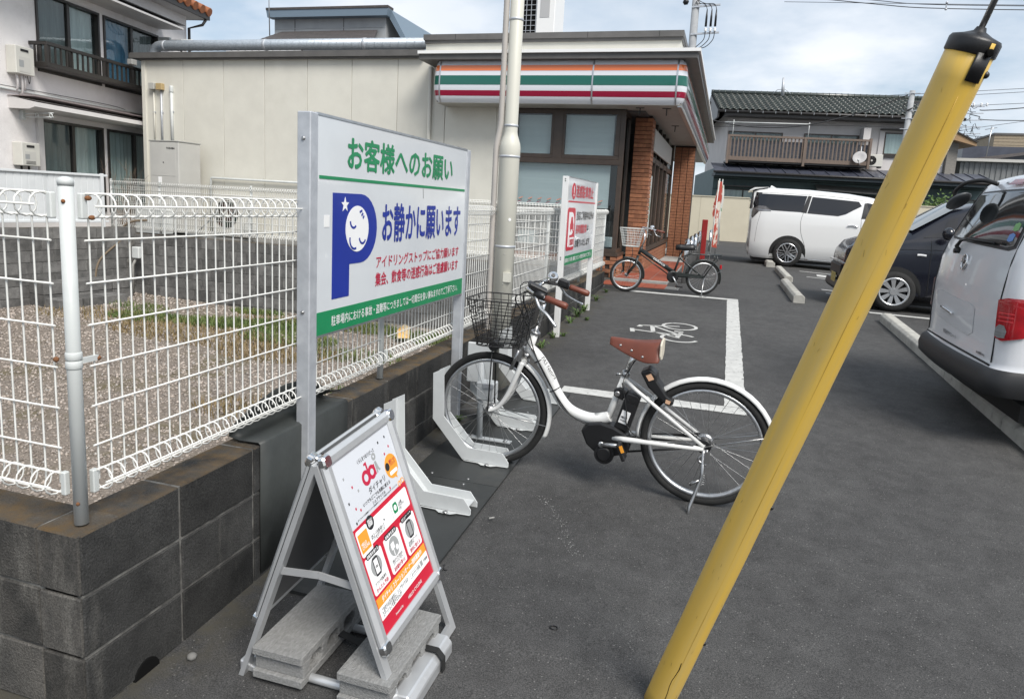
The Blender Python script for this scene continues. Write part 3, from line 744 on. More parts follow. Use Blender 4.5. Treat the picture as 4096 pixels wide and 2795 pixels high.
# corner windows
fr = MB()
for x0, x1 in ((-3.80, -3.72), (-3.055, -2.885), (-1.885, -1.80)):
    fr.box(x0, x1, 12.25, 12.34, 0.76 if x0 != -3.055 else 2.30, 3.20)
fr.box(-3.80, -1.80, 12.252, 12.338, 3.12, 3.20).box(-3.80, -1.80, 12.246, 12.34, 2.27, 2.36).box(-3.80, -1.80, 12.246, 12.36, 0.76, 0.83)
fr.box(-3.72, -3.055, 12.258, 12.33, 2.36, 2.43).box(-2.885, -1.885, 12.258, 12.33, 2.36, 2.43)
fr.box(-3.10, -3.055, 12.256, 12.33, 2.43, 3.12).box(-2.885, -2.85, 12.256, 12.33, 2.43, 3.12).box(-1.96, -1.885, 12.256, 12.33, 2.43, 3.12)
fr.box(-1.88, -1.80, 12.34, 12.95, 3.12, 3.20).box(-1.88, -1.80, 12.34, 12.95, 0.76, 0.83).box(-1.87, -1.805, 12.90, 12.97, 0.83, 3.12)
win = fr.build('window', BROWN_FRAME, store, bevel=0.004)
for x0, x1, z0, z1 in ((-3.72, -3.10, 2.43, 3.12), (-2.85, -1.96, 2.43, 3.12), (-3.72, -1.885, 0.83, 2.27)):
    MB().box(x0, x1, 12.285, 12.291, z0, z1).build('pane', STORE_GLASS, win)
MB().box(-1.838, -1.832, 12.34, 12.90, 0.83, 3.12).build('pane', STORE_GLASS, win)
MB().box(-3.84, -1.76, 12.20, 12.42, 0.705, 0.76).box(-1.84, -1.76, 12.42, 12.98, 0.705, 0.76).build('sill', BROWN_FRAME, store, bevel=0.004)
for x0, x1, z0, z1 in ((-3.72, -3.12, 2.40, 3.10), (-2.86, -2.00, 2.40, 3.105), (-3.72, -2.02, 1.545, 2.29)):
    bl = MB().box(x0, x1, 12.36, 12.366, z0, z1).build('blind', BLIND, store)
    MB().box(x0, x1, 12.352, 12.372, z0 - 0.02, z0).build('blind_rail', LIPW, bl)
for k in range(7):
    x = -3.64 + 0.176 * k if k < 6 else -2.19
    for j, m_ in enumerate((FORANGE, FGREEN, FRED)):
        MB().prism([(0, 0), (.075, .03), (.085, .045), (.01, .016)], lambda u, v, w, x=x, j=j: (x + u - .008 * j, 12.283 - w, 1.622 - .028 * j + v), 0, 0.0015).build('window_mark', m_, win)
# inside: dark back wall, counter, machines
MB().box(-3.79, -1.6, 16.0, 16.1, 0.35, 3.2).build('back_wall', INTER, store)
MB().box(-3.79, -3.76, 12.4, 16.0, 0.35, 3.2).box(-3.79, -1.5, 12.4, 16, 3.18, 3.205).box(-3.79, -1.5, 12.4, 16, 0.33, 0.36).build('inner_lining', INTER, store)
MB().box(-3.3, -2.05, 12.9, 13.4, 0.36, 1.28).build('counter', M('counter_grey', (0.05, 0.05, 0.053), rough=0.4), store, bevel=0.01)
MB().box(-3.72, -3.4, 12.6, 13.0, 0.36, 1.05).box(-2.15, -1.93, 12.55, 12.75, 0.84, 1.02).build('paper_stack', BLIND, store, bevel=0.01)
# brick base, pillar and side
def brick_mesh(L, T=0.03, H=0.066): return MB().box(-L / 2, L / 2, -T / 2, T / 2, -H / 2, H / 2).mesh('brick', BRICK, bevel=0.004)
B1, B2 = brick_mesh(0.222), brick_mesh(0.105)
MB().box(-3.80, -1.79, 12.235, 12.4, 0.2, 0.705).box(-1.9, -1.79, 12.4, 13.02, 0.2, 0.705).box(-1.735, -1.445, 13.02, 13.5, 0.3, 3.2).box(-1.6, -1.475, 13.5, 18.8, 0.3, 0.74).box(-1.44, -0.93, 18.82, 19.3, 0.3, 3.2).build('brick_backing', BMORT, store)
z = 0.331 + 0.04; r = 0
while z < 0.70:
    for k in range(9):
        x = -3.68 + 0.228 * k - (0.114 if r % 2 else 0)
        if x + .111 < -1.785: put(B1, 'brick', store, (x, 12.228, z))
    put(B2, 'brick', store, (-1.84 - (0.0 if r % 2 else 0.0), 12.227, z))
    for k in range(3): put(B1, 'brick', store, (-1.783, 12.35 + 0.228 * k + (0.1 if r % 2 else 0), z), (0, 0, PI / 2))
    z += 0.0745; r += 1
z = 0.331 + 0.04; r = 0
while z < 3.19:
    a, b = ((-1.622, B1), (-1.484, B2)) if r % 2 else ((-1.68, B2), (-1.545, B1))
    put(a[1], 'brick', store, (a[0] - .002, 13.012, z)); put(b[1], 'brick', store, (b[0] + (.018 if r % 2 == 0 else .016), 13.012, z))
    put(B1, 'brick', store, (-1.438, 13.12 + (0.06 if r % 2 else 0), z), (0, 0, PI / 2)); put(B1, 'brick', store, (-1.438, 13.36 + (0.02 if r % 2 else 0), z), (0, 0, PI / 2))
    z += 0.0745; r += 1
mb = MB(); z = 0.371; r = 0
while z < 3.19:
    for k in range(3): mb.box(-1.43 + .17 * k, -1.275 + .17 * k, 18.80, 18.83, z - .033, z + .033)
    if z < 0.72:
        for k in range(22): mb.box(-1.478, -1.462, 13.55 + .236 * k + (.118 if r % 2 else 0), 13.77 + .236 * k + (.118 if r % 2 else 0), z - .033, z + .033)
    z += 0.0745; r += 1
stuff(mb.build('far_bricks', BRICK, store, fixn=False))
sw = MB()
for y0, y1 in ((13.5, 13.62), (14.35, 14.45), (15.2, 15.3), (16.1, 16.2), (17.0, 17.1), (18.7, 18.8)): sw.box(-1.53, -1.46, y0, y1, 0.82, 3.2)
sw.box(-1.53, -1.46, 13.5, 18.8, 2.45, 2.55).box(-1.56, -1.44, 13.5, 18.8, 0.745, 0.82)
sw = sw.build('window', BROWN_FRAME, store)
MB().box(-1.50, -1.495, 13.62, 18.7, 0.82, 3.2).build('pane', STORE_GLASS, sw)
MB().box(-1.485, -1.48, 13.72, 14.2, 1.0, 2.2).build('poster', M('pale_window_poster', (0.55, 0.58, 0.56), (0.12, 0.22, 0.16), sc=7, rough=0.5, lo=0.52, hi=0.6), sw)
MB().box(-1.44, -1.405, 13.4, 17.4, 2.62, 3.02).build('side_sign', M('side_sign_board', (0.42, 0.40, 0.37), rough=0.4), store, bevel=0.005)
MB().box(-3.5, -1.6, 18.4, 18.5, 0.33, 3.2).build('back_wall', INTER, store)
# tiled step
stp = MB().box(-1.76, -0.85, 11.80, 25, 0.30, 0.372).build('store_step', PALEC, None); tag(stp, kind='structure')
tm = MB().box(-.146, .146, -.146, .146, 0, 0.006).mesh('tile', REDTILE, bevel=0.002)
for i in range(3):
    for j in range(16): put(tm, 'tile', stp, (-1.60 + .2995 * i - .0, 12.10 + .2995 * j, 0.373))
tm2 = MB().box(-.083, .083, -.165, .165, 0, 0.006).mesh('tile', REDTILE, bevel=0.002)
for i in range(6): put(tm2, 'tile', stp, (-1.77 + .171 * i, 11.25, 0.333))
for i in range(6): put(tm2, 'tile', stp, (-1.77 + .171 * i, 11.59, 0.333))
dp = MB().box(-0.83, -0.62, 11.09, 11.50, 0.328, 0.338).build('steel_cover', M('grey_cover_plate', (0.16, 0.16, 0.155), rough=0.7, bump=.3, bsc=90)); tag(dp, 'small grey cover plate set in the ground beside the red tiles', 'cover plate')
# guard rails, banner, red box
for k, y in enumerate((12.6, 14.1, 15.9, 18.2, 21.0)):
    path = [(-0.55, y - .25, gz(-.55, y) - .02), (-0.55, y - .25, .93)] + [(-0.55, y - .25 * math.cos(a), .93 + .12 * math.sin(a)) for a in (.4, .8, 1.2, 1.57, 1.95, 2.35, 2.75)] + [(-0.55, y + .25, .93), (-0.55, y + .25, .31)]
    o = MB().tube([(p[0] - .06, p[1], p[2]) for p in path], 0.045, n=12).build('guard_rail', CHROME)
    tag(o, 'shiny steel hoop guarding the store front, ' + ['first behind the dark small-wheeled bicycle', 'second behind the dark small-wheeled bicycle', 'middle one of the row of hoops', 'next to the red box', 'far one by the banner'][k], 'guard rail', 'steel hoops along the store front')
for k, y in enumerate((23.4, 24.6)):
    o = MB().cyl((-0.45, y, .3), (-0.45, y, 1.0), 0.04, n=12).build('guard_post', CHROME)
    tag(o, ['thin steel post near the cream wall, the closer of two', 'thin steel post near the cream wall, the farther of two'][k], 'post', 'steel posts by the cream wall')
bn = thing('banner_flag', 'tall red and white banner flag on a pole beside the store front', 'banner', (-0.3, 17.5, .33))
MB().cyl((-0.32, 17.5, .33), (-0.25, 17.5, 2.36), 0.012, n=8).build('pole', WHITE_POST, bn)
BANR = M('red_banner_cloth', (0.36, 0.05, 0.03), (0.58, 0.52, 0.45), sc=4.5, rough=0.8, lo=.47, hi=.54)
vs = []; 
for i in range(9):
    for j in range(5):
        z = .75 + 1.58 * i / 8; vs.append((-0.31 + .032 * j + .02 * math.sin(i * 1.1) + .018 * math.sin(j * 2.2 + i), 17.5 + .10 * j, z - .01 * j))
m_ = MB(); m_.add(vs, [(i * 5 + j, i * 5 + j + 1, (i + 1) * 5 + j + 1, (i + 1) * 5 + j) for i in range(8) for j in range(4)], True); m_.build('cloth', BANR, bn, fixn=False)
bn2 = thing('banner_flag', 'white banner flag with green print standing behind the red banner', 'banner', (-0.25, 19.5, .33))
MB().cyl((-0.22, 19.5, .33), (-0.20, 19.5, 2.44), 0.012, n=8).build('pole', WHITE_POST, bn2)
vs = [(p[0] + .03, p[1] + 2.0, p[2]) for p in vs]
m_ = MB(); m_.add(vs, [(i * 5 + j, i * 5 + j + 1, (i + 1) * 5 + j + 1, (i + 1) * 5 + j) for i in range(8) for j in range(4)], True)
m_.build('cloth', M('white_banner_cloth', (0.62, 0.63, 0.60), (0.10, 0.28, 0.16), sc=4, rough=0.8, lo=.56, hi=.62), bn2, fixn=False)
rb = MB().box(-0.60, -0.46, 18.9, 19.1, .33, 1.37).build('red_stand', M('red_painted_stand', (0.28, 0.02, 0.02), rough=.4), bevel=.01); tag(rb, 'narrow red ashtray stand between the steel hoops', 'stand')

# ------------------------------------------------------------------ on and beside the store
MB_ = MB()
duct = thing('roof_duct', 'long round galvanised duct lying along the store roof edge', 'duct', (-9, 12.95, 4.2))
DUCT = M('spiral_duct', (0.46, 0.50, 0.54), (0.33, 0.37, 0.41), sc=22, rough=0.45, metal=0.6, stretch=(1, .3, 3))
dpth = [(-12.33, 12.95, 4.1), (-12.33, 12.95, 4.30)] + [(-12.33 + .2 * (1 - math.cos(a)), 12.95, 4.30 + .2 * math.sin(a)) for a in (.4, .8, 1.2, 1.57)] + [(-5.4, 12.95, 4.475)]
MB().tube(dpth, 0.108, n=20).build('duct_tube', DUCT, duct)
sp = MB(); x = -12.0
while x < -5.5:
    sp.tube([(x + .03 * math.sin(a), 12.95 + .1095 * math.cos(a), 4.497 + .1095 * math.sin(a) - .0033 * (x + 12)) for a in [2 * PI * k / 16 for k in range(16)]], .0035, n=3, closed=True); x += 0.17
stuff(sp.build('spiral_seam', DUCT, duct))
for x in (-12.05, -9.5, -7.2): MB().lathe([(.111, 0), (.1155, .005), (.1155, .06), (.111, .065)], 20, (x, 12.95, 4.497 - .0033 * (x + 12)), (1, 0, 0)).build('duct_band', GALV, duct)
for x in (-11.6, -8.6, -6.2): MB().box(x - .01, x + .01, 12.93, 12.97, 4.17, 4.4).build('duct_stand', COPING, duct)
fl = MB().box(-12.12, -11.99, 12.0, 12.14, 3.93, 4.04).build('flood_light', M('flood_body', (.30, .30, .29), rough=.4), bevel=.012); tag(fl, 'small grey floodlight under the end of the store roof trim', 'floodlight')
ru = thing('rooftop_unit', 'tall rooftop air conditioner with a dark wire-guarded coil, behind the white pole', 'air conditioner', (-4.1, 14.5, 4.4))
MB().box(-4.125, -3.74, 14.5, 15.3, 4.3, 6.4).build('casing', LIPW, ru, bevel=.01)
MB().box(-4.44, -4.13, 14.53, 15.25, 4.3, 6.35).build('coil', DARK, ru)
g_ = MB()
for k in range(20): g_.box(-4.445, -4.125, 14.512, 14.52, 4.45 + .1 * k, 4.458 + .1 * k)
for x in (-4.44, -4.34, -4.24, -4.135): g_.box(x - .005, x + .005, 14.506, 14.512, 4.3, 6.4)
g_.build('coil_guard', GALV, ru)
for z0 in (4.5, 5.3, 6.0): MB().box(-4.05, -3.85, 14.494, 14.5, z0, z0 + .5).build('louver', M('unit_louver', (.42, .42, .42), rough=.5), ru)
def conduit(nm, lab, x, z0, z1, r, m_, box=None, bm=None):
    t = thing(nm, lab, 'conduit', (x, 12.25, z0))
    MB().cyl((x, 12.245, z0), (x, 12.245, z1), r, n=10).build('pipe', m_, t)
    MB().box(x - r - .012, x + r + .012, 12.235, 12.262, (z0 + z1) / 2 + .12, (z0 + z1) / 2 + .145).build('clip', GALV, t)
    if box: MB().box(x - box, x + box, 12.17, 12.262, z1, z1 + .13).build('junction_box', bm, t, bevel=.006)
    else: MB().lathe([(r * 1.25, 0), (r * 1.3, .01), (r * 1.3, .1), (r, .13)], 12, (x, 12.245, z1 - .08)).build('vent_cap', m_, t)
conduit('wall_conduit', 'thin beige conduit with a grey junction box on the cream wall', -11.69, 2.3, 3.47, .016, CREAM, .07, M('grey_box', (.42, .42, .39), rough=.5))
conduit('wall_conduit', 'grey conduit with a tan junction box on the cream wall', -11.50, 2.3, 3.46, .022, GALV, .075, M('tan_box', (.42, .31, .15), rough=.5))
conduit('vent_pipe', 'white capped vent pipe on the cream wall above the big cabinet', -11.24, 2.3, 3.5, .032, WHITE_POST)
CAB = M('grey_cabinet', (0.46, 0.455, 0.43), (0.42, 0.415, 0.395), sc=2, rough=0.45)
cb = thing('heater_cabinet', 'tall grey heater cabinet with a nameplate against the cream store wall', 'cabinet', (-10.7, 11.4, .555))
MB().box(-11.03, -10.33, 11.4, 12.0, .60, 2.36).build('body', CAB, cb, bevel=.012)
MB().box(-11.04, -10.32, 11.39, 12.01, 2.36, 2.385).build('lid', M('cabinet_lid', (.33, .33, .31), rough=.5), cb, bevel=.006)
MB().box(-10.985, -10.40, 11.394, 11.4, 1.70, 2.34).build('upper_door', CAB, cb, bevel=.003); MB().box(-10.985, -10.40, 11.394, 11.4, .64, 1.69).build('lower_door', CAB, cb, bevel=.003)
text('TOSHIBA', BLACK_INK, cb, (-10.62, 11.393, 2.215), (1, 0, 0), (0, 0, 1), .21, .04, bold=.03)
MB().cyl((-10.69, 11.394, 1.96), (-10.69, 11.388, 1.96), .012, n=10).build('lock', BLACK_P, cb)
MB().box(-10.82, -10.74, 11.388, 11.394, 1.52, 1.68).build('sticker', WHITE_INK, cb)
wb = MB().box(-11.12, -10.47, 11.1, 11.38, .57, 1.055).build('white_case', M('white_case', (.62, .64, .63), rough=.4), bevel=.012); tag(wb, 'low white equipment box behind the far mesh fence', 'box')
FANG = M('fan_grille', (.09, .16, .14), (.20, .085, .07), sc=6, rough=.5)
def ac_unit(nm, lab, cx, y, z0, w, h, fx, rot=0):
    t = thing(nm, lab, 'air conditioner', (cx, y, z0), rot, local=True)
    MB().box(-w / 2, w / 2, 0, .32, .06, h).build('casing', M('ac_case', (.56, .55, .50), (.52, .51, .47), sc=3, rough=.5) if 'ac_case' not in MATS else MATS['ac_case'], t, bevel=.014)
    R = h * .34
    MB().cyl((fx, .002, h * .53), (fx, -.006, h * .53), R, n=28).build('fan_opening', DARK, t)
    g = MB()
    for k in range(9): g.tube([(fx + R * (k + 1) / 9.5 * math.cos(a), -.014, h * .53 + R * (k + 1) / 9.5 * math.sin(a)) for a in [2 * PI * j / 24 for j in range(24)]], .0045, n=4, closed=True)
    for k in range(8): g.cyl((fx, -.013, h * .53), (fx + R * math.cos(k * PI / 4), -.013, h * .53 + R * math.sin(k * PI / 4)), .005, n=4)
    g.build('fan_guard', FANG, t)
    MB().cyl((fx, -.01, h * .53), (fx, -.022, h * .53), R * .2, n=16).build('fan_hub', MATS['ac_case'], t)
    for sx_ in (-.4, .4): MB().box(sx_ * w - .05, sx_ * w + .05, .0, .32, 0, .06).build('foot', BLACK_P, t)
    return t
ac_unit('outdoor_unit', 'beige outdoor air conditioner with a round fan grille behind the far mesh fence', -9.30, 11.6, .60, .82, .80, -.10)
wp = MB().tube([(-10.25, 12.2, .56), (-10.25, 12.2, 1.70), (-10.23, 12.2, 1.72), (-5.6, 12.2, 1.69)], .022, n=8).build('white_pipe', WHITE_POST); tag(wp, 'thin white pipe running along the cream wall above the machines', 'pipe')
gb = MB(); gb.lathe([(.10, 0), (.13, .05), (.13, .22), (.05, .30), (.03, .5), (.06, .53), (.02, .56)], 16, (-8.62, 11.3, .62)); o = gb.build('grey_meter', M('pale_grey_case', (.50, .50, .47), rough=.5)); tag(o, 'small pale grey bottle-shaped meter by the far fence post', 'meter')
# tap post, plant pot
tp = thing('tap_post', 'grey garden tap post with a box head by the retaining wall', 'tap post', (-10.75, 10.6, -.6))
MB().tube([(-10.74, 10.6, -.62), (-10.72, 10.6, 0), (-10.66, 10.65, .16)], .025, n=8).build('pipe', PALEC, tp); MB().box(-10.73, -10.56, 10.58, 10.7, .12, .34).build('head', WHITE_POST, tp, bevel=.015)
pp = thing('plant_pot', 'brown clay pot standing on the gravel by the retaining wall', 'pot', (-11.05, 10.0, -.6))
MB().lathe([(.09, 0), (.15, .08), (.17, .22), (.14, .34), (.12, .36), (.10, .35)], 16, (-11.05, 10.0, -.62)).build('pot', M('clay', (.16, .075, .04), (.22, .11, .06), sc=12, rough=.8), pp)
vn = MB().tube(smooth_path([(-11.0, 10.0, -.3), (-10.98, 10.1, .1), (-10.93, 10.6, .5), (-11.1, 10.75, .66), (-10.9, 10.8, .8), (-10.6, 10.84, .84)]), .022, n=6).build('bent_stem', M('bark', (.17, .13, .09), rough=.9), pp)

# ------------------------------------------------------------------ grey building behind
gbd = thing('grey_building', 'grey blue-edged building rising behind the store roof', 'building', (-13, 22, .5))
GREYW = M('pale_grey_siding', (.36, .375, .385), (.31, .325, .335), sc=2, rough=.7); BLUEB = M('slate_blue_trim', (.14, .19, .24), rough=.5)
ROOFD = M('dark_slate_roof', (.075, .065, .062), (.05, .045, .044), sc=8, rough=.75)
MB().prism([(-15.72, .5), (-11.42, .5), (-11.42, 7.38), (-15.72, 7.42)], lambda u, v, w: (u, 22 + w, v), 0, 3.4).build('wall', GREYW, gbd)
MB().prism([(-15.8, 7.38), (-11.25, 7.35), (-11.20, 7.58), (-15.85, 7.62)], lambda u, v, w: (u, 21.7 + w, v), 0, .32).build('roof_band', BLUEB, gbd)
MB().prism([(-15.8, 7.60), (-11.22, 7.58), (-10.62, 6.62), (-10.72, 6.5), (-11.35, 7.44), (-15.8, 7.5)], lambda u, v, w: (u, 21.95 + w, v), 0, 3.6).build('roof', BLUEB, gbd)
MB().prism([(-15.85, 7.62), (-11.2, 7.585), (-11.2, 7.66), (-15.85, 7.69)], lambda u, v, w: (u, 21.68 + w, v), 0, .4).build('roof_cap', ROOFD, gbd)
lr = MB()
for k in range(7):
    lr.add([(-15.4, 20.4 + .22 * k, 6.30 + .095 * k + .0), (-11.0 - .10 * k, 20.4 + .22 * k, 6.30 + .095 * k), (-11.1 - .10 * k, 20.64 + .22 * k, 6.395 + .095 * k), (-15.4, 20.64 + .22 * k, 6.395 + .095 * k),
            (-15.4, 20.4 + .22 * k, 6.26 + .095 * k), (-11.0 - .1 * k, 20.4 + .22 * k, 6.26 + .095 * k)], [(0, 1, 2, 3), (0, 4, 5, 1)])
lr.build('lower_roof', ROOFD, gbd)
MB().box(-15.4, -11.1, 20.6, 22.0, .5, 6.3).build('lower_wall', GREYW, gbd)
for z, c_ in ((7.05, 0),): MB().box(-15.7, -11.44, 21.985, 21.998, z, z + .02).build('ledge', GREYW, gbd)
for x in (-13.0, -14.9): MB().box(x - .008, x + .008, 21.99, 21.999, 6.9, 7.4).build('joint', ROOFD, gbd)
MB().cyl((-15.55, 21.5, 6.3), (-15.62, 21.5, 9.2), .02, n=6).build('antenna_mast', STEEL, gbd)
fs_ = thing('slatted_screen', 'pale slatted rooftop screen seen under the duct', 'screen', (-13.2, 17, 4.3))
for k in range(22): MB().box(-13.6 + .10 * k, -13.54 + .10 * k, 17, 17.05, 4.3, 5.35).build('slat', LIPW, fs_)
MB().box(-13.7, -11.3, 16.98, 17.06, 5.2, 5.26).build('rail', LIPW, fs_)

# ------------------------------------------------------------------ the white house beside the lot
STUCCO = M('white_stucco', (0.78, 0.75, 0.74), (0.72, 0.695, 0.685), sc=1.6, rough=0.9, bump=0.7, bsc=55, dirt=(0.57, 0.54, 0.53), dsc=0.9, dlo=0.55, dhi=0.8)
DARKF = M('dark_bronze_frame', (0.028, 0.025, 0.023), rough=0.4)
HGLASS = glass('house_glass', (0.86, 0.90, 0.90), 0.01, 0.04)
CURT = M('pale_curtain', (0.62, 0.67, 0.66), (0.46, 0.51, 0.51), sc=2, rough=0.9, stretch=(6, 1, .3))
CURTB = M('blue_curtain', (0.14, 0.30, 0.44), (0.09, 0.21, 0.34), sc=2, rough=0.9, stretch=(6, 1, .3))
CURTD = M('dim_curtain', (0.20, 0.225, 0.225), (0.14, 0.155, 0.155), sc=2, rough=0.9, stretch=(6, 1, .3))
EAVEW = M('painted_eave', (0.56, 0.54, 0.53), (0.52, 0.50, 0.49), sc=3, rough=0.6)
OTILE = M('orange_roof_tile', (0.36, 0.13, 0.05), (0.26, 0.09, 0.04), sc=8, rough=0.7, rnd=0.15)
wh = thing('white_house', 'white stucco two storey house with dark framed windows and a dark balcony rail', 'house', (-12.204, 9.716, 0.5), math.atan2(0.988, -0.155), local=True)
def Z(z): return z - 0.5
def wallbox(x0, x1, z0, z1): return MB().box(x0, x1, 0, 0.14, Z(z0), Z(z1))
mb = MB()
for x0, x1, z0, z1 in ((-5, 5.02, 0.5, 0.9), (-5, 0.42, 0.9, 5.6), (0.42, 5.02, 2.61, 3.45), (0.42, 5.02, 4.86, 5.6), (3.9, 5.02, 0.9, 2.61), (3.9, 5.02, 3.45, 4.86), (2.02, 2.14, 0.9, 2.61), (2.02, 2.14, 3.45, 4.86)):
    mb.box(x0, x1, 0, 0.14, Z(z0), Z(z1))
mb.box(-5, 5.02, 1.2, 7, 0, 5.1).box(-5, -4.9, .14, 1.2, 0, 5.1).box(4.92, 5.02, .14, 1.2, 0, 5.1)
mb.build('wall', STUCCO, wh)
MB().box(.30, 4.0, .75, .8, Z(0.85), Z(4.95)).build('room_back', DARK, wh)
def curtain(x0, x1, z0, z1, m_, par, y=.105):
    n = 26; vs = []
    for i in range(n + 1):
        x = x0 + (x1 - x0) * i / n; yy = y + .02 * math.sin(i * 1.9) + .012 * math.sin(i * .7 + 1)
        vs += [(x, yy, Z(z0)), (x, yy, Z(z1))]
    q = MB(); q.add(vs, [(2 * i, 2 * i + 2, 2 * i + 3, 2 * i + 1) for i in range(n)], True); q.build('curtain', m_, par, fixn=False)
for (x0, x1, z0, z1, cs) in ((.42, 2.02, 3.45, 4.86, (CURTD, CURT)), (2.14, 3.9, 3.45, 4.86, (CURTB, CURTD)), (.42, 2.02, .9, 2.61, (CURTD, CURT)), (2.14, 3.9, .9, 2.61, (CURT, CURT))):
    f = MB(); w = .045; xm = (x0 + x1) / 2
    f.box(x0, x0 + w, -.03, .1, Z(z0), Z(z1)).box(x1 - w, x1, -.03, .1, Z(z0), Z(z1)).box(x0, x1, -.032, .1, Z(z1) - w, Z(z1)).box(x0, x1, -.032, .1, Z(z0), Z(z0) + w).box(xm - .035, xm + .035, .0, .07, Z(z0), Z(z1))
    fr_ = f.build('window', DARKF, wh)
    MB().box(x0 + w, xm - .035, .03, .034, Z(z0) + w, Z(z1) - w).build('pane', HGLASS, fr_); MB().box(xm + .035, x1 - w, .05, .054, Z(z0) + w, Z(z1) - w).build('pane', HGLASS, fr_)
    curtain(x0 + .05, xm + .1, z0 + .03, z1 - .03, cs[0], fr_); curtain(xm + .1, x1 - .05, z0 + .03, z1 - .03, cs[1], fr_, .13)
# balcony rail
by = -.35
bal = MB().box(.24, 4.6, by, -.001, Z(3.50), Z(3.59)).build('balcony', DARKF, wh, bevel=.006)
MB().box(.23, 4.6, by - .02, by + .04, Z(3.88), Z(3.94)).box(.23, .29, by + .04, -.001, Z(3.88), Z(3.94)).build('top_rail', DARKF, bal, bevel=.005)
bm2 = MB().box(-.014, .014, -.014, .014, 0, .30).mesh('baluster', DARKF)
for k in range(31): put(bm2, 'baluster', bal, (.32 + .135 * k, by + .01, Z(3.585)))
for k in range(2): put(bm2, 'baluster', bal, (.26, by + .13 + .12 * k, Z(3.585)))
MB().box(.235, .285, by - .01, by + .04, Z(3.52), Z(3.94)).build('corner_post', DARKF, bal)
MB().prism([(0, 0), (-.62, -.05), (-.62, -.09), (0, -.09)], lambda u, v, w: (w, u, Z(5.10) + v), -1.2, 3.95).build('upper_canopy', EAVEW, wh)
MB().box(-1.2, 3.97, -.64, .0, Z(5.10), Z(5.115)).build('canopy_sheet', DARKF, wh)
MB().prism([(0, .12), (-.5, .03), (-.52, -.05), (-.40, -.09), (0, -.09)], lambda u, v, w: (w, u, Z(2.80) + v), -.27, 4.3).build('lower_awning', EAVEW, wh)
MB().box(-.29, 4.3, -.53, -.01, Z(2.922), Z(2.930)).build('awning_sheet', M('reddish_flashing', (.30, .25, .25), rough=.5), wh)
MB().box(.30, .42, -.06, 0, Z(.9), Z(2.72)).build('shutter_box', EAVEW, wh)
MB().cyl((-5, -.03, Z(3.0)), (4.9, -.03, Z(3.06)), .022, n=8).build('wall_pipe', WHITE_POST, wh)
cb_ = MB().tube(smooth_path([(-5, -.02, Z(3.08)), (-1, -.02, Z(3.07)), (2.2, -.03, Z(3.10)), (3.0, -.04, Z(3.02)), (4.2, -.03, Z(3.09))]), .006, n=5).build('cable', BLACK_P, wh)
# roof
MB().prism([(-.36, 5.56), (-.36, 5.66), (7.6, 5.66), (7.6, 5.56)], lambda u, v, w: (w, u, Z(v)), -5.3, 5.32).build('soffit', EAVEW, wh)
MB().box(-5.3, 5.37, -.41, -.35, Z(5.56), Z(5.70)).box(5.31, 5.37, -.35, 7.6, Z(5.56), Z(5.70)).build('gutter', DARKF, wh)
rt = MB()
for k in range(38):
    rt.tube([(5.28 - .29 * k, -.46, Z(5.73)), (5.28 - .29 * k, 2.6, Z(6.9))], .105, n=8)
stuff(rt.build('roof_tiles', OTILE, wh))
MB().add([(-5.3, -.42, Z(5.71)), (5.33, -.42, Z(5.71)), (5.33, 2.7, Z(6.9)), (-5.3, 2.7, Z(6.9)), (5.33, 7.6, Z(5.71)), (-5.3, 7.6, Z(5.71))], [(0, 1, 2, 3), (3, 2, 4, 5), (1, 4, 2)]).build('roof', OTILE, wh)
MB().tube([(5.25, -.38, Z(5.56)), (5.22, -.30, Z(5.42)), (5.05, -.05, Z(5.3)), (5.03, -.05, 0)], .035, n=8).build('downpipe', DARKF, wh)
def airer(u, z, y=-.05):
    q = MB(); q.box(u - .03, u + .03, y - .02, .0, z - .08, z + .08)
    for dz in (-.035, .035): q.tube([(u, y, z + dz * .6), (u + .05, y - .22, z + dz + .01), (u + .12, y - .50, z + dz + .03)], .009, n=6)
    for t in (.25, .5): q.tube([(u + .12 * t / .5 * .5 + .0 + .034 * math.cos(a) * .2, y - t + .034 * math.cos(a), z + .012 + .034 * math.sin(a)) for a in [2 * PI * k / 10 for k in range(10)]], .009, n=5, closed=True)
    q.build('laundry_arm', WHITE_POST, wh)
airer(-.02, Z(2.62)); airer(3.9, Z(4.75), -.3)
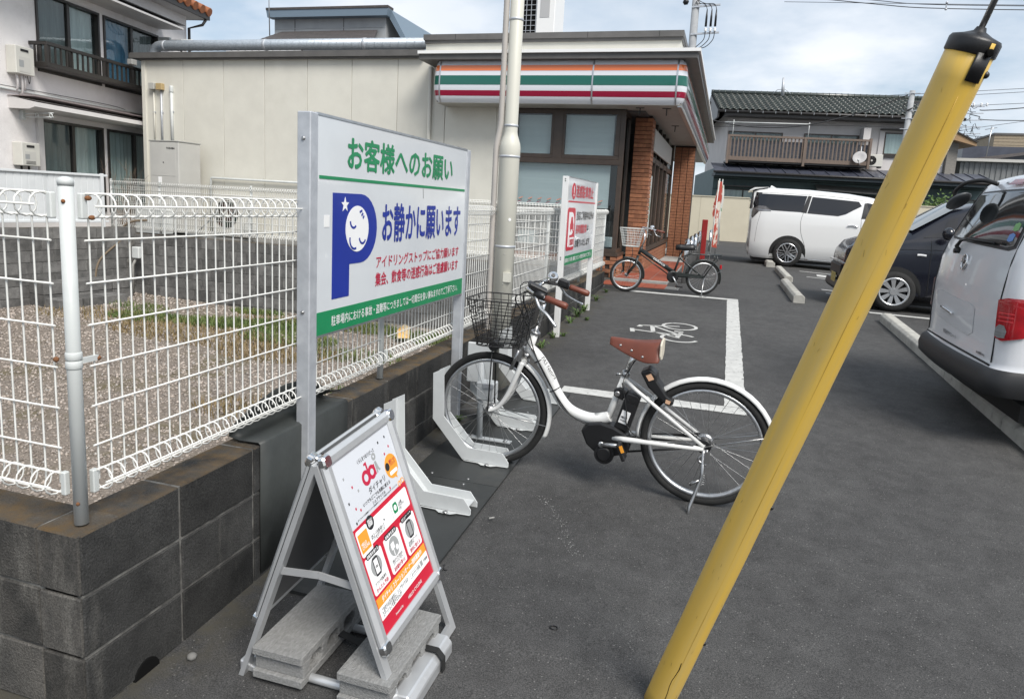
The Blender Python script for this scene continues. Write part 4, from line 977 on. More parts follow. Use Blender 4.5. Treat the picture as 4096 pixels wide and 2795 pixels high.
def boiler(lab, u, z0, h, grill):
    w = thing('gas_water_heater', lab, 'water heater', (-12.204, 9.716, 0.5), math.atan2(0.988, -0.155), local=True)
    MB().box(u, u + .40, -.20, -.002, z0, z0 + h).build('case', MATS.get('ac_case'), w, bevel=.012)
    MB().box(u + .10, u + .27, -.212, -.199, z0 + h - .085, z0 + h - .045).build('exhaust', BLACK_P, w, bevel=.006)
    MB().box(u + .06, u + .30, -.204, -.2, z0 + .04, z0 + h * .62).build('cover', M('heater_cover' + str(u), (.50, .49, .455), rough=.5), w)
    MB().box(u + .06, u + .16, -.2055, -.204, z0 + .12, z0 + h * .5).build('label', GREY_INK, w)
    if grill:
        g = MB()
        for i in range(8):
            for j in range(3): g.box(u + .08 + .026 * i, u + .098 + .026 * i, -.2055, -.204, z0 + .035 + .02 * j, z0 + .047 + .02 * j)
        g.build('vent', BLACK_P, w)
        for k in (.1, .26): MB().cyl((u + k, -.08, z0 + .01), (u + k, -.08, z0 - .25), .018, n=8).build('pipe', BLACK_P, w)
    else:
        for k, e in ((.10, .24), (.20, .30), (.26, .22)): MB().tube(smooth_path([(u + k, -.10, z0 + .01), (u + k, -.12, z0 - e * .5), (u + k + .03, -.08, z0 - e), (u + k + .05, -.02, z0 - e - .03)]), .018, n=8).build('pipe', EAVEW, w)
        MB().tube(smooth_path([(u + .33, -.1, z0 + .02), (u + .42, -.06, z0 - .12), (u + .46, -.05, z0 + .15), (u + .40, -.05, z0 + .24), (u + .37, -.05, z0 + .05), (u + .3, -.05, z0 - .25)]), .006, n=5).build('cable', BLACK_P, w)
        MB().box(u + .37, u + .43, -.12, -.002, z0 + .33, z0 + .37).build('bracket_lamp', EAVEW, w)
ac_case0 = MATS.get('ac_case')
boiler('beige gas water heater with pipes below, high on the stucco wall beside the balcony', -.27, Z(3.30), .47, False)
boiler('beige gas water heater with a dotted vent, low on the wall by the lower window', -.25, Z(1.73), .41, True)
# bare shrubs before the lower windows
TWIG = M('bare_twig', (.16, .11, .075), (.22, .16, .11), sc=10, rough=.9)
def twig_bush(lab, x, y, z, h, n, seed):
    rnd = random.Random(seed); q = MB()
    for _ in range(n):
        a = rnd.random() * 6.28; p = Vector((x + rnd.uniform(-.25, .25), y + rnd.uniform(-.1, .1), z)); d = Vector((math.cos(a) * .25, math.sin(a) * .15, 1)); L_ = h * rnd.uniform(.5, 1); pts = [p.copy()]
        for k in range(6): d = (d + Vector((rnd.uniform(-.22, .22), rnd.uniform(-.12, .12), 0))).normalized(); p = p + d * L_ / 6; pts.append(p.copy())
        q.tube(pts, [.007 * (1 - k / 8) for k in range(7)], n=4)
        for _ in range(4):
            i = rnd.randint(2, 5); q.tube([pts[i], pts[i] + Vector((rnd.uniform(-.2, .2), rnd.uniform(-.1, .1), rnd.uniform(.08, .28)))], [.004, .002], n=3)
    o = q.build('bare_shrub', TWIG); tag(o, lab, 'shrub')
twig_bush('thin bare shrub sticking up before the dark lower window pane', -12.9, 11.2, .56, 1.9, 7, 3)
twig_bush('bushy bare shrub between the white house and the store corner', -12.1, 11.8, .56, 1.5, 22, 5)

# ------------------------------------------------------------------ houses beyond the parking lot
ZH = lambda z: 1.55 + (z - 1.55) * 1.25 - .33
TILEG = M('green_glazed_tile', (0.020, 0.026, 0.022), (0.031, 0.038, 0.032), sc=5, rough=0.30, rnd=0.25, coat=0.35)
PALEP = M('pale_grey_plaster', (0.58, 0.555, 0.545), (0.52, 0.50, 0.49), sc=1.2, rough=0.9, dirt=(.44, .42, .41), dsc=.8, dlo=.55, dhi=.8)
TEAL = M('dark_teal_siding', (0.085, 0.135, 0.14), (0.07, 0.11, 0.118), sc=3, rough=0.6)
NAVY = M('navy_sheet_roof', (0.062, 0.068, 0.092), (0.048, 0.052, 0.072), sc=3, rough=0.4, coat=.2)
BROWNB = M('brown_balcony_metal', (0.16, 0.118, 0.092), (0.135, 0.10, 0.08), sc=4, rough=0.5)
th = thing('tiled_house', 'grey two storey house with a green glazed tile roof and a long brown balcony', 'house', (-.375, 35, .33), R_(9), local=True)
MB().box(.0, 9.6, 0, 7, ZH(3.2), ZH(5.3)).build('upper_wall', PALEP, th)
MB().box(-.5, 11.5, -.6, 7, 0, ZH(3.2)).build('lower_wall', TEAL, th)
for z in (2.05, 2.45, 2.83): MB().box(-.5, 11.5, -.612, -.6, ZH(z), ZH(z) + .02).build('siding_joint', DARK, th)
# upper roof
ey, ez, ry, rz = -.75, ZH(5.30), 2.4, ZH(5.30) + 1.16
MB().add([(-.55, ey, ez - .02), (9.9, ey, ez - .02), (9.9, ry, rz - .03), (-.55, ry, rz - .03), (9.9, 5.6, ez), (-.55, 5.6, ez), (-.55, ey, ez - .10), (9.9, ey, ez - .10)],
         [(0, 1, 2, 3), (3, 2, 4, 5), (0, 3, 5), (1, 4, 2), (0, 6, 7, 1)]).build('roof_deck', DARKF, th)
tv, tf = [], []
for i in range(7):
    u = i / 6; h = .028 * math.sin(u * 2 * PI) + .01
    tv += [(-.15 + .30 * u, 0, h + .030), (-.15 + .30 * u, .42, h - .006), (-.15 + .30 * u, 0, h - .004)]
tf = [(3 * i, 3 * i + 3, 3 * i + 4, 3 * i + 1) for i in range(6)] + [(3 * i, 3 * i + 2, 3 * i + 5, 3 * i + 3) for i in range(6)]
tmb = MB(); tmb.add(tv, tf, True); tme = tmb.mesh('roof_tile', TILEG, fixn=False)
sl = math.atan2(rz - ez, ry - ey); cnt = 0
for i in range(33):
    for j in range(9):
        t = j / 9; put(tme, 'roof_tile', th, (-.42 + .278 * i, ey - .04 + (ry - ey) * t, ez + (rz - ez) * t + .012), (sl, 0, 0), (.278 / .30, .94, 1.25))
MB().cyl((-.60, ry, rz + .08), (9.9, ry, rz + .08), .12, n=10).box(-.58, 9.9, ry - .09, ry + .09, rz - .06, rz + .12).build('ridge', TILEG, th)
rc = MB()
for k in range(35): rc.lathe([(.125, 0), (.135, .01), (.135, .03), (.125, .04)], 10, (-.55 + .29 * k, ry, rz + .08), (1, 0, 0))
stuff(rc.build('ridge_cap', TILEG, th))
MB().box(-.62, -.55, ey, 5.6, ez - .35, ez - .02).prism([(-.8, ez - .08), (2.4, rz - .06), (5.6, ez - .08), (5.6, ez - .34), (2.4, rz - .34), (-.8, ez - .34)], lambda u, v, w: (-.6 + w, u, v), 0, .05).build('barge_board', DARKF, th)
MB().cyl((-.6, ey - .08, ez - .08), (9.9, ey - .08, ez - .08), .06, n=8).build('gutter', DARKF, th)
gbk = MB()
for k in range(18): gbk.box(-.3 + .55 * k - .012, -.3 + .55 * k + .012, ey - .15, ey, ez - .13, ez - .03)
gbk.build('gutter_bracket', STEEL, th)
MB().box(-.3, 9.8, ey, .0, ez - .26, ez - .12).build('eave_board', DARKF, th)
# upper windows
def hwin(x0, x1, z0, z1, y, m_=CURTD, fm=BROWN_FRAME, par=None):
    f = MB(); f.ring([(x0, z0), (x1, z0), (x1, z1), (x0, z1)], [(x0 + .05, z0 + .05), (x1 - .05, z0 + .05), (x1 - .05, z1 - .05), (x0 + .05, z1 - .05)], lambda u, v, w: (u, y + w, v), -.05, 0)
    f.box((x0 + x1) / 2 - .03, (x0 + x1) / 2 + .03, y - .04, y - .004, z0, z1)
    f_ = f.build('window', fm, par or th); MB().box(x0 + .05, x1 - .05, y - .022, y - .018, z0 + .05, z1 - .05).build('pane', HGLASS, f_); MB().box(x0 + .05, x1 - .05, y - .012, y - .006, z0 + .05, z1 - .05).build('curtain', m_, f_)
hwin(.05, 2.5, ZH(3.65), ZH(4.61), 0); hwin(3.45, 5.85, ZH(3.65), ZH(4.62), 0)
hwin(6.95, 8.6, ZH(3.98), ZH(4.76), 0, CURT)
MB().box(6.72, 8.8, -.35, 0, ZH(4.84), ZH(4.88)).build('window_hood', DARKF, th); MB().box(6.72, 6.94, -.05, 0, ZH(3.95), ZH(4.82)).build('shutter_case', EAVEW, th); MB().box(6.7, 8.7, -.08, 0, ZH(3.88), ZH(3.97)).build('window_sill', DARKF, th)
bb = MB().box(-.05, 6.05, -1.05, -.98, ZH(3.50), ZH(3.64)).box(-.05, 6.05, -1.07, -.96, ZH(4.33), ZH(4.40)).build('balcony', BROWNB, th)
sl_ = MB().box(-.028, .028, -.02, .02, 0, ZH(4.34) - ZH(3.63)).mesh('slat', BROWNB)
for k in range(37): put(sl_, 'slat', bb, (.05 + .165 * k, -1.015, ZH(3.63)))
for x, z1 in ((-.05, 4.40), (3.28, 4.40), (6.05, 4.44)): MB().box(x - .05, x + .05, -1.08, -.96, ZH(3.38), ZH(z1)).build('balcony_post', BROWNB, bb)
MB().box(-.05, 6.05, -1.0, 0, ZH(3.44), ZH(3.50)).build('balcony_floor', DARKF, bb)
MB().box(0.02, 6.0, -.93, -.92, ZH(3.62), ZH(4.22)).build('balcony_screen', M('mottled_screen', (.20, .20, .21), (.13, .14, .17), sc=3, rough=.8, stretch=(1, 1, 6), lo=.42, hi=.58), bb)
mp = MB(); mp.cyl((-.3, -1.0, ZH(4.83)), (3.45, -1.0, ZH(4.86)), .022, n=6)
for x in (.1, 3.38): mp.cyl((x, -1.0, ZH(4.36)), (x, -1.0, ZH(4.92)), .018, n=6)
mp.build('laundry_pole', WHITE_POST, th)
MB().box(5.88, 6.18, -.5, -.03, ZH(4.43), ZH(4.86)).build('white_box', EAVEW, th)
# lower roof in sheets
for k in range(19):
    x0 = -.62 + .62 * k
    p = MB(); p.add([(x0, -1.75, ZH(3.05)), (x0 + .60, -1.75, ZH(3.05)), (x0 + .60, -.02, ZH(3.42)), (x0, -.02, ZH(3.42)), (x0, -1.75, ZH(3.02)), (x0 + .60, -1.75, ZH(3.02))], [(0, 1, 2, 3), (0, 4, 5, 1)])
    p.bar((x0 + .605, -1.76, ZH(3.05) + .015), (x0 + .605, -.02, ZH(3.42) + .015), .03, .04)
    p.build('roof_sheet', NAVY, th)
MB().cyl((-.7, -1.80, ZH(3.03)), (11.3, -1.80, ZH(3.03)), .05, n=8).build('lower_gutter', DARKF, th)
MB().box(-.6, 11.2, -1.74, -.6, ZH(2.9), ZH(3.0)).build('lower_soffit', M('teal_soffit', (.035, .05, .06), rough=.6), th)
hwin(-.15, 1.9, ZH(1.85), ZH(2.48), -.602, CURT, DARKF); MB().box(-.3, 2.1, -1.0, -.6, ZH(2.55), ZH(2.6)).build('hood', DARKF, th)
MB().add([(4.0, -.6, ZH(2.78)), (6.8, -.6, ZH(2.72)), (6.95, -1.25, ZH(2.53)), (3.95, -1.25, ZH(2.60)), (3.95, -1.25, ZH(2.56)), (6.95, -1.25, ZH(2.49))], [(0, 1, 2, 3), (3, 2, 5, 4)]).build('awning', M('grey_awning', (.20, .19, .175), rough=.6), th)
MB().box(4.1, 6.7, -.62, -.6, ZH(2.0), ZH(2.45)).build('dark_window', DARKF, th)
hwin(9.4, 10.9, ZH(1.8), ZH(2.5), -.602, CURTD, DARKF)
# wing on the far end
MB().box(9.62, 10.05, -.2, 6, ZH(3.2), ZH(4.5)).build('wing_wall', M('ribbed_grey_siding', (.24, .225, .20), (.17, .16, .145), sc=6, rough=.8, stretch=(1, 1, 8)), th)
MB().prism([(9.3, 4.95), (10.60, 4.47), (10.60, 4.36), (9.3, 4.62)], lambda u, v, w: (u, w, ZH(v)), -.6, 6).build('wing_roof', M('tan_barge', (.30, .19, .10), rough=.6), th)
MB().prism([(9.3, 4.99), (10.66, 4.51), (10.60, 4.47), (9.3, 4.95)], lambda u, v, w: (u, w, ZH(v)), -.65, 6).build('wing_roof_edge', DARKF, th)
FANG2 = FANG
_k = MATS['fan_grille']; FANG = M('dark_fan_grille', (.05, .05, .05), rough=.5)
au = ac_unit('outdoor_unit', 'white outdoor air conditioner beside the satellite dish above the navy sheet roof', 0, 0, 0, .74, .60, -.1)
au.matrix_world = th.matrix_basis @ Matrix.Translation((6.42, -.62, ZH(3.46)))
FANG = FANG2
sd = thing('satellite_dish', 'pale round satellite dish on the end of the brown balcony', 'dish', (0, 0, 0), local=True)
MB().lathe([(.02, .0), (.15, .012), (.27, .05), (.29, .07), (.28, .075), (.15, .03), (.02, .02)], 20, (0, 0, 0), (-.45, -.8, .35)).build('dish', EAVEW, sd)
MB().tube([(.05, .1, -.3), (0, -.1, -.3), (-.18, -.42, -.16)], .02, n=6).build('arm', EAVEW, sd); MB().ball((-.19, -.44, -.13), .05).build('feed', WHITE_POST, sd); MB().cyl((.05, .1, -.3), (.05, .1, .5), .02).build('mount', GALV, sd)
sd.matrix_world = th.matrix_basis @ Matrix.Translation((5.62, -1.2, ZH(3.75)))
am = MB(); am.tube([(2.0, 37.2, 7.3), (1.96, 37.2, 8.15)], [.09, .05], n=8); am.tube([(1.55, 37.2, 7.4), (1.75, 37.2, 7.6), (2.1, 37.2, 7.62), (2.35, 37.2, 7.4)], .02, n=5)
tag(am.build('roof_mast', GALV), 'short grey mast standing on the ridge of the green tiled roof', 'mast')

cw = thing('cream_wall', 'cream painted boundary wall behind the white minivan', 'wall', (3, 33, .33))
CRW = M('cream_paint', (0.60, 0.55, 0.43), (0.55, 0.50, 0.39), sc=1.2, rough=.85, bump=.1, bsc=30, dirt=(.42, .39, .31), dsc=1.0, dlo=.6, dhi=.8)
MB().box(-3.0, 18.0, 33, 33.18, .1, 2.27).build('wall', CRW, cw); MB().box(-3.05, 18.05, 32.97, 33.21, 2.27, 2.31).build('wall_cap', CRW, cw)
for x in (-1.2, 1.5, 4.2, 6.9): MB().box(x - .006, x + .006, 32.995, 33.0, .33, 2.27).build('wall_joint', M('cream_joint%g' % x, (.38, .35, .27), rough=.9), cw)
# side buildings at the far end
tb = thing('tan_building', 'tan tiled flat roofed building far behind the white van', 'building', (15, 44, .33))
MB().box(13.2, 22, 44, 52, .33, 6.45).build('wall', M('tan_tile_wall', (.34, .28, .20), (.27, .22, .155), sc=5, rough=.8, stretch=(2, 1, 9)), tb); MB().box(13.15, 22, 43.95, 52, 6.45, 6.55).build('coping', COPING, tb)
for k in range(9): MB().box(13.2, 22, 43.99, 44, 4.9 + .17 * k, 4.912 + .17 * k).build('tile_joint', M('tan_joint%d' % k, (.16, .13, .10), rough=.9), tb)
db = thing('dark_building', 'dark sloped roof building behind the ribbed metal shed', 'building', (12, 41, .33))
MB().box(11.0, 14, 41, 46, .33, 5.55).build('wall', NAVY, db); MB().add([(11.2, 40.6, 4.7), (14.2, 40.6, 5.25), (14.2, 41, 5.4), (11.2, 41, 4.9)], [(0, 1, 2, 3)]).build('roof', ROOFD, db)
MB().cyl((11.93, 40.5, 5.0), (11.97, 40.5, 6.45), .025).cyl((11.7, 40.5, 6.3), (12.2, 40.5, 6.4), .015).build('antenna', STEEL, db)
sh = thing('metal_shed', 'ribbed grey metal shed with a pale roof edge behind the parked vans', 'shed', (13, 38, .33))
MB().box(10.2, 20, 38.05, 44, .33, 4.6).build('wall', M('shed_core', (.16, .165, .165), rough=.7), sh)
SHM = M('ribbed_shed_metal', (.235, .24, .24), (.19, .195, .195), sc=2, rough=.5, metal=.2)
rm = MB().prism([(0, 0), (.06, 0), (.08, .03), (.14, .03), (.16, 0), (.22, 0), (.22, .04), (0, .04)], lambda u, v, w: (u, v, w), 0, 4.2).mesh('panel', SHM)
for k in range(40): put(rm, 'panel', sh, (10.2 + .221 * k, 38.0, .35))
MB().box(9.95, 20.2, 37.75, 38.1, 4.55, 4.68).build('roof_edge', M('pale_roof_edge', (.5, .49, .46), rough=.6), sh); MB().box(9.9, 20, 37.8, 44, 4.6, 4.66).build('roof', SHM, sh)
ls = MB()
for k in range(9): ls.box(-.95, .2, 41, 41.1, 2.0 + .42 * k, 2.4 + .42 * k)
o = ls.box(-1.2, .2, 41.1, 44, .3, 5.8).build('pale_building', M('pale_blue_siding', (.42, .47, .52), rough=.7)); tag(o, 'pale lapped siding of a building glimpsed past the store eave', 'building')
bu = MB(); rr = random.Random(4)
for _ in range(420):
    p = Vector((8.55 + rr.gauss(0, .42), 33.8 + rr.gauss(0, .2), 2.15 + abs(rr.gauss(0, .28)))); a = Vector((rr.uniform(-1, 1), rr.uniform(-1, 1), rr.uniform(-1, 1))).normalized() * .07; b = a.orthogonal().normalized() * .05
    bu.add([p - a, p + b, p + a, p - b], [(0, 1, 2, 3)])
tag(bu.build('garden_shrub', LEAF, fixn=False), 'leafy garden shrub showing over the cream wall', 'shrub')

# ------------------------------------------------------------------ poles and wires
CONC = M('pole_concrete', (.36, .37, .38), (.29, .30, .31), sc=5, rough=.8)
WIRE = M('black_cable', (.02, .02, .022), rough=.6)
u1 = thing('utility_pole', 'concrete utility pole with insulators rising behind the store', 'utility pole', (-2.2, 33, .3))
MB().tube([(-2.17, 33, .3), (-2.2, 33, 13.5)], [.20, .15], n=16).build('pole', CONC, u1)
MB().bar((-2.35, 32.85, 10.33), (-1.15, 32.85, 10.40), .07, .07).build('crossarm', GALV, u1); MB().bar((-2.3, 32.85, 9.20), (-1.1, 32.85, 9.26), .07, .07).build('crossarm', GALV, u1)
for x in (-1.68, -1.48, -1.29):
    MB().tube([(x, 32.8, 10.2), (x, 32.8, 9.9), (x, 32.8, 9.5)], [.02, .045, .05], n=8).build('fuse', BLACK_P, u1)
    MB().lathe([(.03, 0), (.07, .05), (.03, .08), (.07, .13), (.03, .16)], 10, (x, 32.8, 9.28)).build('insulator', WHITE_INK, u1)
    MB().tube(smooth_path([(x, 32.8, 9.3), (x - .05, 32.8, 8.95), (x - .35, 32.8, 8.65), (-2.05, 32.8, 8.6)]), .018, n=5).build('jumper_cable', WIRE, u1); MB().tube(smooth_path([(x, 32.8, 10.2), (x - .12, 32.8, 10.42), (x - .5, 32.8, 10.45), (-2.1, 32.8, 10.6)]), .016, n=5).build('jumper_cable', WIRE, u1)
MB().lathe([(.02, 0), (.12, .06), (.12, .2), (.02, .26)], 12, (-2.75, 32.9, 10.55), (1, 0, .1)).build('transformer_bushing', BLACK_P, u1)
MB().lathe([(.165, 0), (.165, .06)], 16, (-2.19, 33, 9.2)).build('pole_band', GALV, u1); MB().lathe([(.165, 0), (.165, .06)], 16, (-2.19, 33, 10.3)).build('pole_band', GALV, u1)
u2 = thing('utility_pole', 'slim concrete pole in front of the green tiled roof', 'utility pole', (6.4, 31.5, .3))
MB().tube([(6.33, 31.5, .3), (6.44, 31.5, 6.66)], [.13, .10], n=14).build('pole', CONC, u2)
for z in (6.55, 5.9, 5.6, 5.2): MB().box(6.15, 6.7, 31.38, 31.42, z - .012, z + .012).build('pole_arm', GALV, u2)
MB().tube(smooth_path([(6.3, 31.36, 6.2), (6.15, 31.36, 6.05), (6.25, 31.36, 5.9), (6.5, 31.36, 6.0), (6.2, 31.36, 5.8)]), .02, n=5).build('cable_loop', WIRE, u2)
def wire(lab, pts, r=.016, sm=True):
    o = MB().tube(smooth_path(pts, 5) if sm else pts, r, n=5).build('overhead_cable', WIRE); tag(o, lab, 'cable')
wire('thick sagging cable running across the green tiled house to the slim pole', [(-6, 31.6, 6.3), (-2.5, 31.5, 5.75), (-.39, 31.5, 5.29), (.98, 31.5, 5.16), (2.47, 31.5, 5.24), (3.89, 31.5, 5.56), (5.08, 31.5, 5.95), (6.3, 31.5, 6.5)], .024)
wire('thin straight cable under the thick sagging one across the tiled house', [(-5, 31.7, 5.0), (2.65, 31.6, 5.29), (6.35, 31.5, 5.26)], .013)
wire('upper cable of the pair crossing the sky above the yellow guy cover', [(2, 45, 14.3), (6.68, 45, 13.68), (10.27, 45, 13.34), (22, 45, 12.9)], .02)
wire('lower cable of the pair crossing the sky above the yellow guy cover', [(2, 45, 14.1), (6.71, 45, 13.48), (10.47, 45, 13.14), (22, 45, 12.7)], .024)
wire('topmost thin cable in the corner of the sky above the vans', [(2, 46, 14.5), (9.19, 45, 13.66), (22, 45, 13.3)], .012)
wire('thin middle cable between the pair crossing the sky', [(2, 46, 14.0), (8.6, 45, 13.45), (22, 45, 12.9)], .014)
o = MB().tube([(10.26, 44.98, 13.5), (10.25, 44.98, 13.1)], .03, n=6).ball((10.26, 44.98, 13.45), .07).ball((10.25, 44.98, 13.12), .07).build('cable_spacer', GALV); tag(o, 'small spacer clamping the cables together in the sky', 'cable spacer')
for lab, pts, r in (('high faint cable above the tan building', [(10, 60, 10.9), (16.04, 60, 11.26), (30, 60, 12.2)], .018), ('second faint cable above the tan building', [(10, 60, 10.6), (15.99, 60, 11.0), (30, 60, 12.0)], .018),
                    ('third faint cable above the tan building', [(10, 60, 9.9), (15.86, 60, 10.24), (30, 60, 11.1)], .018), ('thick dark cable leaving the cable cluster above the tan building', [(14.0, 50, 8.55), (14.45, 50, 8.55), (16.28, 50, 8.71), (24, 50, 9.6)], .03),
                    ('dark drooping cable below the thick one by the cluster', [(13.5, 50, 8.3), (14.04, 50, 8.17), (15.0, 50, 7.97), (24, 50, 8.1)], .026), ('low cable passing behind the tan building top', [(12, 50, 7.4), (13.86, 50, 7.01), (24, 50, 6.9)], .018),
                    ('cable slanting down from the cluster to the dark roof', [(13.5, 50, 7.1), (14.21, 50, 6.46), (16, 50, 5.2)], .016), ('cable rising from the dark roof past the cluster', [(12.5, 50, 7.1), (14.5, 50, 7.6), (24, 50, 9.2)], .014)): wire(lab, pts, r)
cl = thing('cable_cluster', 'tangle of pole top fittings and cables beside the yellow guy cover', 'pole fittings', (13.1, 50, .3))
MB().tube([(12.7, 50, .3), (12.6, 50, 9.3)], [.2, .15], n=14).build('pole', CONC, cl)
q = MB(); rr = random.Random(9)
for z in (8.7, 8.3, 7.9, 7.5, 7.1): MB().bar((12.3, 49.9, z), (14.2, 49.9, z + .05), .05, .05).build('crossarm', GALV, cl)
q = MB()
for _ in range(26):
    a = Vector((rr.uniform(12.6, 14.3), 49.8, rr.uniform(6.9, 8.8))); b = a + Vector((rr.uniform(-.7, .7), 0, rr.uniform(-.5, .5))); q.tube(smooth_path([a, (a + b) / 2 + Vector((0, 0, -.15)), b], 4), .016, n=4)
q.build('jumper_cable', WIRE, cl)
for x in (13.2, 13.6, 14.0, 14.3): MB().lathe([(.02, 0), (.08, .05), (.03, .1), (.08, .16), (.02, .2)], 8, (x, 49.85, 8.75)).build('insulator', WHITE_INK, cl)

# ------------------------------------------------------------------ markings on the asphalt
def decal(name, polys, mat, label=None, cat=None, parent=None, h=0.004):
    """flat painted shapes lying on the slope, each polygon cut up so that it follows the ground"""
    vs, fs = [], []
    for p in polys:
        o = len(vs); vs += [(x, y, gz(x, y) + h) for x, y in p]; fs.append(tuple(range(o, o + len(p))))
    mb = MB(); mb.add(vs, fs); o = mb.build(name, mat, parent, fixn=True)
    return o
def line(x0, x1, y0, y1, along, n, r=.004):
    out = []
    for i in range(n):
        a, b = i / n, (i + 1) / n; j0, j1, j2, j3 = (random.uniform(-r, r) for _ in range(4))
        if along == 'y': out.append([(x0 + j0, y0 + (y1 - y0) * a), (x1 + j1, y0 + (y1 - y0) * a), (x1 + j2, y0 + (y1 - y0) * b), (x0 + j3, y0 + (y1 - y0) * b)])
        else: out.append([(x0 + (x1 - x0) * a, y0 + j0), (x0 + (x1 - x0) * b, y0 + j1), (x0 + (x1 - x0) * b, y1 + j2), (x0 + (x1 - x0) * a, y1 + j3)])
    return out
mk = tag(decal('bay_marking', line(.117, .270, 5.30, 10.62, 'y', 46) + line(-1.105, .272, 5.135, 5.292, 'x', 12), ROAD_WHITE), kind='structure')
tag(decal('bay_marking', line(-1.36, .262, 10.48, 10.61, 'x', 14, .003), ROAD_WHITE, h=.006), kind='structure')
def annulus(cx, cy, r0, r1, a0=0, a1=2 * PI, n=30, sx=1.0):
    return [[(cx + r * math.cos(a), cy + r * math.sin(a)) for r, a in ((r0, a0 + (a1 - a0) * i / n), (r1, a0 + (a1 - a0) * i / n), (r1, a0 + (a1 - a0) * (i + 1) / n), (r0, a0 + (a1 - a0) * (i + 1) / n))] for i in range(n)]
def seg2(a, b, w):
    d = Vector((b[0] - a[0], b[1] - a[1])).normalized(); q = Vector((-d.y, d.x)) * w / 2
    return [(a[0] + q.x, a[1] + q.y), (a[0] - q.x, a[1] - q.y), (b[0] - q.x, b[1] - q.y), (b[0] + q.x, b[1] + q.y)]
sym = annulus(-.40, 8.16, .165, .205) + annulus(-.36, 7.52, .165, .205, .75, 2 * PI - .3)
for a, b, w in (((-.40, 8.16), (-.82, 8.02), .038), ((-.70, 8.05), (-.66, 7.74), .05), ((-.38, 7.66), (-.88, 7.74), .042), ((-.40, 7.72), (-.70, 8.06), .04), ((-.36, 7.52), (-.66, 7.72), .03),
                ((-.82, 8.04), (-.84, 7.93), .055), ((-.90, 7.80), (-.87, 7.62), .05), ((-.36, 7.80), (-.39, 7.55), .05), ((-.34, 7.86), (-.44, 7.86), .05)): sym.append(seg2(a, b, w))
tag(decal('bicycle_symbol', sym, ROAD_WORN if False else ROAD_WHITE, h=.005), 'white bicycle symbol painted inside the marked bay', 'road marking')
tag(decal('bay_marking', line(1.74, 5.2, 17.50, 17.62, 'x', 6) + line(1.74, 5.2, 15.95, 16.07, 'x', 6) + line(1.72, 5.4, 13.28, 13.40, 'x', 6) + line(1.72, 5.4, 12.70, 12.82, 'x', 6) + line(2.0, 6, 10.50, 10.62, 'x', 6)
    + [[(2.05, 17.05), (2.42, 16.95), (2.38, 16.35), (2.0, 16.45)]], ROAD_WHITE), kind='structure')
sc = []
p = Vector((-.80, 3.33)); 
for k in range(46):
    t = k / 45; x = -.80 + .35 * t + .03 * math.sin(t * 5); y = 3.33 - .52 * t
    for _ in range(7):
        if random.random() < .45: continue
        a = random.random() * 6.28; s_ = random.uniform(.001, .0035); px, py = x + random.gauss(0, .016), y + random.gauss(0, .02)
        sc.append([(px + s_ * math.cos(a + q), py + s_ * 1.3 * math.sin(a + q)) for q in (0, 1.6, 3.1, 4.6)])
tag(decal('chalk_scuff', sc, ROAD_WORN, h=.003), 'faint pale scuff mark curving over the asphalt below the white bicycle', 'scuff mark')
for k, (x, y, l) in enumerate(((-.94, 2.965, 'cigarette-like stick lying on the black rack plate edge'), (.05, 4.4, 'tiny dark fleck lying on the asphalt by the bay line'))):
    o = MB().cyl((x, y, gz(x, y) + .02), (x + .02, y + .02, gz(x, y) + .02), .004, n=6).build('litter', PALEC if k == 0 else BLACK_P); tag(o, l, 'litter')
ring_o = MB().tube([(-.46 + .014 * math.cos(a), 2.30 + .011 * math.sin(a), gz(-.46, 2.3) + .004) for a in [k * PI / 6 for k in range(12)]], .0025, n=5, closed=True).build('wire_ring', BLACK_P); tag(ring_o, 'small dark wire ring lying on the asphalt near the board sign', 'litter')
st_ = MB(); st_.ball((-1.55, 1.72, .015), .017, n=7, m=5, sz=.7); tag(st_.build('pebble', TERR), 'single pebble lying by the foot of the dark wall', 'stone')
# wheel stops
STOPM = M('wheel_stop_concrete', (.44, .43, .39), (.34, .33, .30), sc=7, rough=.95, bump=.5, bsc=110, dirt=(.17, .165, .155), dsc=5, dlo=.58, dhi=.78, rnd=.06)
def stop(x0, y0, y1, label, w=.16, h=.13):
    z = gz(x0, (y0 + y1) / 2); sl = (gz(x0, y1) - gz(x0, y0))
    mb = MB(); mb.prism([(0, 0), (w, 0), (w, h * .75), (w - .035, h), (.035, h), (0, h * .75)], lambda u, v, t: (x0 + u, y0 + (y1 - y0) * t, v - .01 + gz(x0, y0) + sl * t), 0, 1)
    o = mb.build('wheel_stop', STOPM, bevel=.007); tag(o, label, 'wheel stop', 'concrete wheel stops'); return o
stop(1.03, 10.80, 13.45, 'concrete wheel stop, nearer of the two in line before the white minivan')
stop(1.15, 14.20, 16.90, 'concrete wheel stop, farther of the two in line before the white minivan')
stop(1.02, 18.0, 18.9, 'short concrete wheel stop touching the rear tyre of the white minivan', .2, .14)
for k, (a, b) in enumerate(((9.86, 8.45), (8.44, 7.0), (6.99, 6.27), (6.26, 5.60), (5.59, 4.3))):
    stop(2.0, b, a, 'long concrete kerb stop ' + ('at the far end of the row beside the dark car', 'under the far rear corner of the white van', 'below the middle of the white van bumper', 'below the near half of the white van bumper', 'running out of view below the white van')[k], .16, .125)

